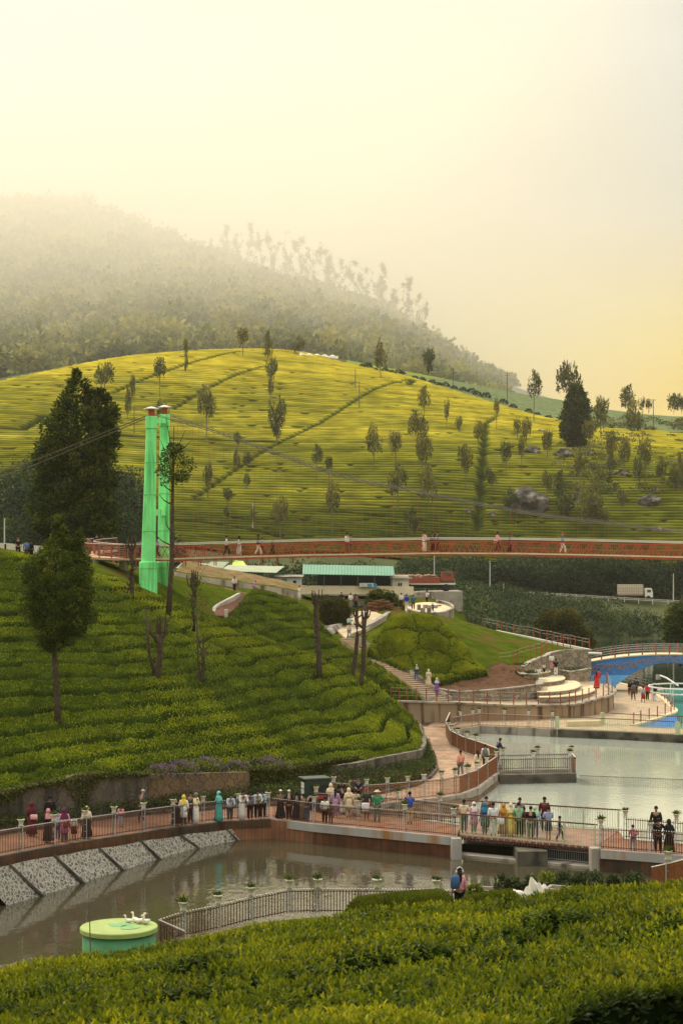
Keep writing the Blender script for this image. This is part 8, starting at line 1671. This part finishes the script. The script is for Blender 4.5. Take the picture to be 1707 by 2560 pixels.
PEOPLE = [
 ('woman in maroon headscarf and dress with pink handbag at the far left walkway', pL(180, 425), 1.6, 160, 'stand', MA, 'dress', MA, 'scarf', MA),
 ('man in black standing by the flower bed behind the maroon dressed woman', pL(282, 395), 1.72, 200, 'stand', BK, 'trousers', BK, 'hair', BK),
 ('woman in black dress and dusty pink headscarf on the left walkway', pL(272, 462), 1.58, 210, 'stand', BK, 'dress', BK, 'scarf', (.50, .22, .24)),
 ('child in blue top between pink and black dressed women on the left walkway', pL(325, 440), 1.2, 180, 'stand', LB, 'trousers', JN, 'scarf', (.28, .30, .32)),
 ('woman in pink tunic and maroon headscarf with red bag on the left walkway', pL(362, 460), 1.6, 190, 'stand', (.55, .22, .33), 'tunic', JN, 'scarf', (.11, .02, .06)),
 ('small girl in dark maroon pinafore with white sleeves on the left walkway', pL(416, 445), 1.15, 180, 'stand', WH, 'skirt', MA, 'hair', BK),
 ('woman in black dress with cream headscarf near the third pot of the left walkway', pL(487, 440), 1.55, 200, 'stand', CRM, 'dress', BK, 'scarf', CRM),
 ('small child in pink striped top standing alone on the left walkway', pL(678, 375), 1.1, 0, 'stand', PK, 'trousers', (.35, .35, .42), 'hair', BK),
 ('man in dark jacket and grey cap by the flower bed', pL(790, 350), 1.68, 160, 'lean', DG, 'trousers', DG, 'cap', (.42, .40, .38)),
 ('woman in black with black headscarf beside the yellow headscarf on the walkway', pL(988, 366), 1.6, 200, 'lean', BK, 'dress', BK, 'scarf', BK),
 ('woman with bright yellow headscarf and white tunic at the walkway rail', pL(1030, 370), 1.62, 170, 'stand', WH, 'tunic', DG, 'scarf', YL),
 ('man in dark grey shirt behind the elder in the yellow shirt', pL(1068, 355), 1.68, 0, 'stand', DG, 'trousers', BK, 'hair', BK),
 ('grey haired man in pale yellow shirt and white dhoti on the walkway', pL(1098, 364), 1.7, 70, 'folded', (.64, .55, .30), 'dhoti', WH, 'hair', (.20, .19, .18)),
 ('woman in teal dress and teal headscarf on the walkway', pL(1226, 350), 1.66, 60, 'folded', TE, 'dress', TE, 'scarf', (.16, .48, .44)),
 ('boy in blue patterned shirt leaning beside the teal dressed woman', pL(1288, 343), 1.5, 20, 'lean', LB, 'trousers', DG, 'hair', BK),
 ('man in white shirt and white dhoti leaning on the walkway rail', pL(1355, 340), 1.68, 30, 'lean', WH, 'dhoti', WH, 'hair', BK),
 ('man in grey patterned shirt leaning at the walkway rail near the corner', pL(1402, 336), 1.62, 10, 'lean', (.28, .26, .33), 'trousers', BK, 'hair', BK),
 ('man in pale aqua shirt leaning at the rail with a dark bag', pL(1442, 332), 1.62, 10, 'lean', (.42, .58, .54), 'trousers', BK, 'hair', BK),
 ('man in light blue shirt leaning at the corner of the walkway rail', pL(1472, 328), 1.62, -10, 'lean', (.40, .54, .66), 'trousers', BK, 'hair', BK),
 ('person in dark clothes with white skullcap at the left deck rail', pl('k', 240, 500), 1.58, 180, 'lean', BR, 'dress', BK, 'cap', WH),
 ('person in black jacket and pale grey beanie at the deck rail', pl('k', 303, 508), 1.62, 180, 'lean', BK, 'trousers', BK, 'cap', (.5, .52, .55)),
 ('woman in black robe bending over the deck rail', pl('k', 360, 512), 1.55, 180, 'lean', BK, 'dress', BK, 'scarf', BK),
 ('woman in ochre brown shawl at the deck rail', pl('k', 398, 512), 1.45, 150, 'lean', (.20, .12, .05), 'dress', (.16, .10, .05), 'hair', BK),
 ('young man in black top and blue jeans at the deck rail by the pot', pl('k', 437, 520), 1.6, 120, 'lean', BK, 'trousers', JN, 'hair', BK),
 ('child in black and white top looking over the front deck fence', pl('k', 568, 532), 1.45, 180, 'stand', WH, 'trousers', BK, 'hair', BK),
 ('small child in brown beside the black and white dressed child', pl('k', 610, 530), 1.15, 160, 'stand', BR, 'trousers', BR, 'hair', BK),
 ('woman in lilac tunic and long dark hair on the deck', pl('k', 645, 484), 1.58, 180, 'stand', LI, 'tunic', LI, 'long', BK),
 ('man in black and white by the short fence on the deck', pl('k', 700, 462), 1.6, 200, 'lean', BK, 'trousers', WH, 'hair', BK),
 ('person wrapped in a big cream cloth beside the corner pot', pl('k', 612, 450), 1.62, 180, 'folded', CRM, 'dress', CRM, 'scarf', CRM),
 ('woman with long cream shawl and turquoise sash on the deck', pl('k', 745, 486), 1.62, 190, 'stand', CRM, 'tunic', (.45, .36, .27), 'scarf', CRM),
 ('girl in beige dress on the deck between shawl and green shirt', pl('k', 797, 474), 1.45, 180, 'stand', (.42, .35, .26), 'dress', (.42, .35, .26), 'hair', BK),
 ('man in dark olive shirt with red cap carrying a white bag', pl('k', 875, 500), 1.7, 180, 'stand', (.03, .035, .025), 'shorts', (.13, .03, .03), 'cap', (.25, .03, .03)),
 ('man in green checked shirt and straw hat on the deck', pl('k', 955, 520), 1.72, 180, 'hip', GN, 'trousers', (.12, .14, .12), 'hat', CRM),
 ('man in blue shirt and khaki trousers taking a photograph', pl('k', 1195, 535), 1.74, 190, 'photo', BL, 'trousers', KH, 'hair', BK),
 ('man in olive shirt on the path behind the cream shawled people', pl('k', 767, 385), 1.66, 20, 'lean', OL, 'trousers', BK, 'hair', BK),
 ('man in dark jacket with white and blue scarf on the path', pl('k', 815, 390), 1.66, 0, 'lean', NV, 'trousers', BK, 'hair', BK),
 ('boy in black top at the path fence behind the lilac woman', pl('k', 688, 396), 1.5, 10, 'lean', BK, 'trousers', BK, 'hair', BK),
 ('man in cream shirt and grey trousers at the left end of the footbridge', pl('l', 153, 522), 1.72, 160, 'folded', CRM, 'trousers', DG, 'hair', BK),
 ('woman in pink dress and white headscarf on the footbridge', pl('l', 217, 528), 1.62, 20, 'folded', (.48, .17, .32), 'tunic', (.10, .22, .20), 'scarf', WH),
 ('woman in dark printed dress with blue headscarf on the footbridge', pl('l', 286, 535), 1.64, 200, 'stand', (.07, .10, .14), 'tunic', JN, 'scarf', (.03, .15, .26)),
 ('man in white shirt and white trousers on the footbridge', pl('l', 341, 543), 1.72, 180, 'stand', (.6, .6, .58), 'trousers', (.6, .6, .58), 'hair', BK),
 ('dark haired man half hidden behind the white shirted man on the footbridge', pl('l', 297, 500), 1.72, 0, 'stand', BR, 'trousers', BK, 'hair', BK),
 ('woman wrapped in mustard shawl on the footbridge with a white towel', pl('l', 408, 541), 1.64, 170, 'stand', MU, 'dress', (.22, .13, .04), 'scarf', MU),
 ('woman in yellow dress and cream headscarf on the footbridge', pl('l', 455, 541), 1.66, 190, 'stand', YL, 'dress', YL, 'scarf', CRM),
 ('man in green printed shirt and black trousers on the footbridge', pl('l', 508, 549), 1.72, 180, 'lean', (.16, .36, .20), 'trousers', BK, 'hair', BK),
 ('man in grey shirt behind the green printed shirt on the footbridge', pl('l', 513, 505), 1.7, 0, 'stand', GY, 'trousers', BK, 'hair', BK),
 ('girl in dark red top between green shirt and black shirt on the bridge', pl('l', 540, 545), 1.5, 180, 'stand', MA, 'trousers', MA, 'hair', BK),
 ('boy in black t-shirt and jeans holding the footbridge rail', pl('l', 582, 562), 1.62, 170, 'lean', BK, 'trousers', DG, 'hair', BK),
 ('woman with pale green headscarf on the footbridge', pl('l', 612, 556), 1.62, 160, 'stand', (.30, .36, .42), 'trousers', JN, 'scarf', (.36, .56, .30)),
 ('man in maroon hooded top on the far side of the footbridge', pl('l', 672, 515), 1.8, 0, 'stand', MA, 'trousers', NV, 'hair', BK),
 ('person in grey-blue t-shirt and black shorts on the footbridge', pl('l', 697, 570), 1.7, 190, 'folded', (.26, .30, .42), 'shorts', BK, 'hair', BK),
 ('small boy in black t-shirt and jeans reaching for the footbridge rail', pl('l', 770, 575), 1.25, 80, 'walk', BK, 'trousers', DG, 'hair', BK),
 ('child in pink top leaning on the fence right of the footbridge', pl('l', 1243, 643), 1.3, 180, 'hip', PK, 'trousers', (.30, .34, .36), 'hair', BK),
 ('tall man in black jacket facing the camera on the right walkway', pl('l', 1392, 583), 1.8, -10, 'stand', BK, 'trousers', DG, 'hair', BK),
 ('person in black with hands behind the head on the right walkway', pl('l', 1408, 653), 1.66, 180, 'hip', BK, 'trousers', BK, 'hair', BK),
 ('woman in long black robe at the right end of the walkway', pl('l', 1475, 657), 1.64, 190, 'stand', BK, 'dress', BK, 'scarf', BK),
 ('woman in pink jacket with blue backpack and headphones on the near bank', P(1147, 2288, 59.5), 1.62, 200, 'stand', PK, 'trousers', BK, 'long', BK),
 ('man in salmon pink shirt and grey trousers walking up the path', pl('i', 487, 585), 1.7, 190, 'walk', SAL, 'trousers', (.13, .13, .13), 'hair', BK),
 ('woman in cream dress with long black hair on the path by the fence', pl('i', 571, 578), 1.58, 190, 'walk', CRM, 'dress', CRM, 'long', BK),
 ('man in white shirt with grey backpack on the path', pl('i', 607, 552), 1.7, 170, 'stand', WH, 'trousers', BK, 'hair', BK),
 ('man in dark blue leaning on the fence at the basin corner', pl('i', 664, 518), 1.7, 110, 'lean', NV, 'trousers', NV, 'hair', BK),
 ('person in grey headscarf, dark jacket and jeans climbing the stairs', PZ('i', 274, 122, 160.5), 1.55, 200, 'walk', DG, 'trousers', (.05, .12, .25), 'scarf', (.36, .34, .31)),
 ('woman in cream robe and headscarf on the stairs', PZ('i', 332, 150, 158), 1.6, 180, 'stand', CRM, 'dress', CRM, 'scarf', CRM),
 ('woman in purple dress with white headscarf at the foot of the stairs', PZ('i', 372, 194, 155.8), 1.62, 150, 'photo', PP, 'tunic', PP, 'scarf', (.5, .48, .45)),
 ('woman in bright red dress standing on the terrace', PZ('q', 528, 590, 162), 1.62, 170, 'hip', RD, 'dress', RD, 'long', BK),
 ('person in red beside the curved steps, partly behind the red dressed woman', PZ('q', 552, 560, 163), 1.68, 200, 'stand', (.40, .05, .06), 'trousers', (.4, .3, .3), 'hair', BK),
 ('person in white shirt and pink trousers with red cap on the top step', PZ('t', 1450, 378, 173), 1.66, 200, 'stand', WH, 'trousers', (.55, .24, .27), 'cap', (.3, .03, .04)),
 ('person in black top and white trousers on the upper curved step', PZ('t', 1480, 420, 171), 1.7, 180, 'photo', BK, 'trousers', WH, 'hair', BK),
 ('small child in white sitting near the left end of the top step', PZ('t', 1398, 403, 171.5), 1.0, 20, 'folded', WH, 'trousers', BK, 'hair', BK),
 ('woman in dark clothes and maroon trousers, left of the plaza group', pl('q', 930, 672), 1.62, 180, 'walk', BK, 'trousers', MA, 'hair', BK),
 ('man in brown jacket walking on the plaza', pl('q', 970, 722), 1.72, 190, 'walk', (.12, .09, .06), 'trousers', (.09, .07, .05), 'hair', BK),
 ('man in navy jacket behind the brown jacket on the plaza', pl('q', 1000, 655), 1.75, 180, 'stand', NV, 'trousers', NV, 'hair', BK),
 ('woman in grey top and long red skirt on the plaza', pl('q', 1087, 752), 1.6, 190, 'walk', (.28, .30, .34), 'skirt', (.28, .02, .03), 'hair', BK),
 ('man in bright red jacket and black trousers on the plaza', pl('q', 1136, 725), 1.68, 180, 'stand', (.58, .03, .03), 'trousers', BK, 'hair', BK),
 ('man in black top and white trousers at the right of the plaza', pl('q', 1222, 735), 1.68, 170, 'walk', BK, 'trousers', (.5, .52, .55), 'hair', BK),
 ('man in white shirt and black trousers on the upper path', PZ('g', 226, 522, 189), 1.68, 0, 'walk', WH, 'trousers', BK, 'hair', BK),
 ('woman in mauve dress and headscarf on the upper path', PZ('g', 362, 543, 187), 1.62, 60, 'stand', (.40, .26, .32), 'tunic', BK, 'scarf', (.34, .16, .24)),
 ('person in white by the path wall left of the canteen', PZ('g', 650, 575, 192), 1.6, 60, 'walk', WH, 'dhoti', WH, 'hair', BK),
 ('dark haired person in black near the clipped bush below the canteen', PZ('r', 404, 490, 194), 1.66, 150, 'stand', BK, 'trousers', BK, 'hair', BK),
 ('child in yellow jacket behind the clipped bush below the canteen', PZ('r', 427, 500, 192), 1.2, 180, 'stand', YL, 'trousers', BK, 'hair', BK),
 ('person in white shirt in the middle of the group below the canteen', PZ('r', 486, 500, 194), 1.7, 200, 'stand', WH, 'trousers', (.25, .24, .22), 'hair', BK),
 ('woman in dark red printed top right in the group below the canteen', PZ('r', 530, 505, 194), 1.66, 150, 'stand', (.24, .10, .09), 'trousers', BK, 'long', BK),
 ('man in pale green shirt on the landing at the top of the stairs', PZ('r', 474, 715, 178), 1.66, 200, 'walk', (.40, .52, .45), 'trousers', BK, 'hair', BK),
 ('man in cream shirt and pale jeans coming down the top of the stairs', PZ('r', 472, 778, 175.2), 1.68, 30, 'walk', CRM, 'trousers', (.32, .35, .38), 'hair', BK),
 ('man in white shirt and dark trousers left on the round terrace', PZ('r', 936, 497, 195), 1.68, 190, 'stand', WH, 'trousers', (.05, .02, .02), 'hair', BK),
 ('man in royal blue shirt and white trousers on the round terrace', PZ('r', 983, 510, 193.5), 1.68, 190, 'stand', (.02, .04, .42), 'trousers', WH, 'hair', BK),
 ('man in teal shirt and dark trousers on the round terrace', PZ('r', 1043, 515, 192.8), 1.7, 180, 'hip', (.02, .14, .14), 'trousers', BK, 'hair', BK),
 ('man in white shirt and black trousers alone at the back of the terrace', PZ('r', 1163, 472, 199), 1.66, 100, 'photo', WH, 'trousers', BK, 'hair', BK),
 ('child in blue bending between the block seats of the round terrace', PZ('r', 1218, 530, 193), .95, 200, 'lean', (.03, .09, .22), 'trousers', BK, 'hair', BK)]
def pB(px, dy=-.3): return deck_pt(px, dy) + Vector((0, 0, .07))
PEOPLE += [
 ('man in white shirt and black trousers, leftmost walker on the suspension bridge', pB(567), 1.68, 90, 'walk', (.52, .52, .50), 'trousers', BK, 'hair', BK),
 ('woman in pale dress with black headscarf on the suspension bridge', pB(599), 1.62, 80, 'stand', (.5, .48, .44), 'dress', (.45, .43, .40), 'scarf', BK),
 ('man in black top and white trousers striding on the suspension bridge', pB(646), 1.68, 90, 'walk', BK, 'trousers', WH, 'hair', BK),
 ('person in grey following the striding man on the suspension bridge', pB(655, .4), 1.45, 90, 'walk', (.14, .14, .17), 'trousers', BK, 'hair', BK),
 ('dark dressed child on the left part of the suspension bridge', pB(682), 1.3, 60, 'stand', (.05, .03, .04), 'dress', BK, 'hair', BK),
 ('man in white shirt and brown trousers mid-way on the suspension bridge', pB(867), 1.72, 60, 'stand', WH, 'trousers', BR, 'hair', BK),
 ('person in dark clothes just behind the mid-way man on the bridge', pB(877, .4), 1.55, 100, 'stand', (.10, .11, .16), 'trousers', DG, 'hair', BK),
 ('man in pink shirt and white dhoti on the suspension bridge', pB(1060), 1.74, -60, 'stand', (.66, .34, .32), 'dhoti', WH, 'hair', BK),
 ('man in black waistcoat over white shirt on the suspension bridge', pB(1081), 1.7, -40, 'stand', BK, 'trousers', BK, 'hair', BK),
 ('man in black suit right of the waistcoat man on the bridge', pB(1094, .3), 1.72, -80, 'stand', (.03, .03, .035), 'trousers', BK, 'hair', BK),
 ('woman in pink and black carrying a cream bag on the suspension bridge', pB(1242), 1.7, 100, 'walk', PK, 'trousers', BK, 'hair', BK),
 ('woman in long brown robe and headscarf on the suspension bridge', pB(1272), 1.66, 90, 'stand', (.06, .035, .025), 'dress', (.05, .03, .022), 'scarf', (.10, .06, .035)),
 ('person in blue jacket, white trousers and red cap on the suspension bridge', pB(1404), 1.72, 80, 'walk', (.05, .10, .24), 'trousers', WH, 'cap', (.40, .02, .02)),
 ('person in purple top passing between the twin green towers', pB(393, .2), 1.68, -80, 'walk', PP, 'trousers', BK, 'hair', BK),
 ('person in blue just left of the front green tower', pB(351, .2), 1.6, 90, 'walk', BL, 'trousers', BK, 'hair', BK),
 ('person in reddish brown on the curved approach ramp', P(224, 1389, 147.8), 1.62, 150, 'stand', (.24, .07, .05), 'trousers', BR, 'hair', BK),
 ('dark figure on the far side of the curved approach ramp', P(243, 1379, 160), 1.68, 0, 'stand', BK, 'trousers', BK, 'hair', BK),
 ('person in pink sitting under the approach ramp', P(285, 1418, 150), 1.2, 60, 'folded', (.55, .12, .22), 'dress', (.3, .08, .12), 'hair', BK),
 ('man in black with raised elbow by the left road parapet', P(46, 1394, 134), 1.66, 20, 'hip', BK, 'trousers', BK, 'hair', BK),
 ('person in blue shirt by the left road parapet', P(67, 1398, 134), 1.5, 180, 'stand', (.08, .16, .34), 'trousers', DG, 'hair', BK),
 ('person in black right of the blue shirt by the left parapet', P(79, 1399, 134), 1.5, 150, 'stand', BK, 'trousers', BK, 'hair', BK)]
for lb, p, H, rz, ps, top, bot, bc, hk, hc in PEOPLE: person(lb, p, H, rz, ps, top, bot, bc, hk, hc)
# things they carry
def bag(name, label, p, rz, s, c, straps=True, flat=.45):
    e = empty(name, p, R(rz)); tag(e, label, 'bag'); bm = bmesh.new(); b_box(bm, (0, 0, 0), (s[0], s[1], s[2]), bev=min(s) * .3); bm_obj('bag_body', bm, cloth(c), e, True)
    bm = bmesh.new()
    for sx in (-1, 1): b_tube(bm, [(sx * s[0] * .3, 0, s[2] * .5), (sx * s[0] * .28, -.02, s[2] * .5 + .16), (sx * s[0] * .1, -.02, s[2] * .5 + .24)], .012, 5)
    b_tube(bm, [(-s[0] * .1, -.02, s[2] * .5 + .24), (s[0] * .1, -.02, s[2] * .5 + .24)], .012, 5); bm_obj('strap', bm, cloth((.05, .04, .04)), e)
bag('handbag', 'pale pink handbag hanging at the side of the maroon dressed woman', pL(197, 425) + Vector((0, -.25, .95)), 0, (.34, .14, .26), (.62, .36, .36))
bag('handbag', 'red shoulder bag of the woman in pink tunic', pL(374, 460) + Vector((0, -.25, .85)), 0, (.26, .13, .28), (.28, .03, .04))
bag('backpack', 'blue backpack on the pink jacketed woman on the near bank', P(1142, 2288, 59.5) + Vector((-.08, -.19, 1.18)), 20, (.32, .18, .46), (.05, .10, .20))
bag('backpack', 'grey backpack of the white shirted man on the path', pl('i', 605, 552) + Vector((0, -.17, 1.2)), -10, (.32, .18, .46), (.13, .16, .15))
bag('shoulder_bag', 'cream bag of the woman in pink and black on the bridge', pB(1236) + Vector((0, -.2, .95)), 0, (.3, .12, .34), (.55, .45, .33))
bag('cloth_bag', 'white bag held by the man with red cap on the deck', pl('k', 868, 500) + Vector((0, -.32, .72)), 0, (.42, .12, .48), (.62, .60, .58))
bag('towel', 'white towel hanging over the footbridge rail by the mustard shawl', pl('l', 386, 540) + Vector((0, -.3, .82)), 0, (.34, .06, .4), (.66, .66, .66))
e = empty('headphones', P(1147, 2288, 59.5) + Vector((.02, 0, 1.52)), R(200)); tag(e, 'white headphones on the head of the pink jacketed woman', 'headphones')
bm = bmesh.new(); b_tube(bm, [(.12 * math.cos(t), 0, .14 * math.sin(t)) for t in np.linspace(-.1, math.pi + .1, 12)], .022, 6); bm_obj('band', bm, M_white, e)
for s_ in (-1, 1):
    bm = bmesh.new(); bmesh.ops.create_uvsphere(bm, u_segments=8, v_segments=6, radius=.05, matrix=Matrix.Translation((s_ * .12, 0, -.01)) @ Matrix.Diagonal((.6, 1, 1, 1))); bm_obj('ear_cup', bm, M_white, e, True)
# ---------------------------------------------------------------- haze and the low cloud
def air(name, lo, hi, dens, col, aniso, shift=None):
    bm = bmesh.new(); b_box(bm, [(a + b) / 2 for a, b in zip(lo, hi)], [b - a for a, b in zip(lo, hi)])
    if shift:                       # the bank of cloud thins out to the right: its right side runs obliquely
        for v in bm.verts:
            if v.co.x > 0: v.co.x = shift[0] if v.co.y < (lo[1] + hi[1]) / 2 else shift[1]
    m = bpy.data.materials.new(name); m.use_nodes = True; n, l = nodes_of(m); n.remove(n['Principled BSDF'])
    pv = n.new('ShaderNodeVolumePrincipled'); pv.inputs['Density'].default_value = dens; pv.inputs['Color'].default_value = (*col, 1); pv.inputs['Anisotropy'].default_value = aniso
    l.new(pv.outputs[0], n['Material Output'].inputs['Volume'])
    o = bm_obj(name, bm, m); o['kind'] = 'stuff'; return o
air('haze', (-1500, -30, -5.5), (1500, 2100, 420), .00007, (1.0, .97, .85), .3)
air('haze', (-900, 715, 66), (420, 1560, 296), .0038, (1.0, .970, .88), .2, (150, -40))  # low cloud bank over the mountain; shares its name with the haze box
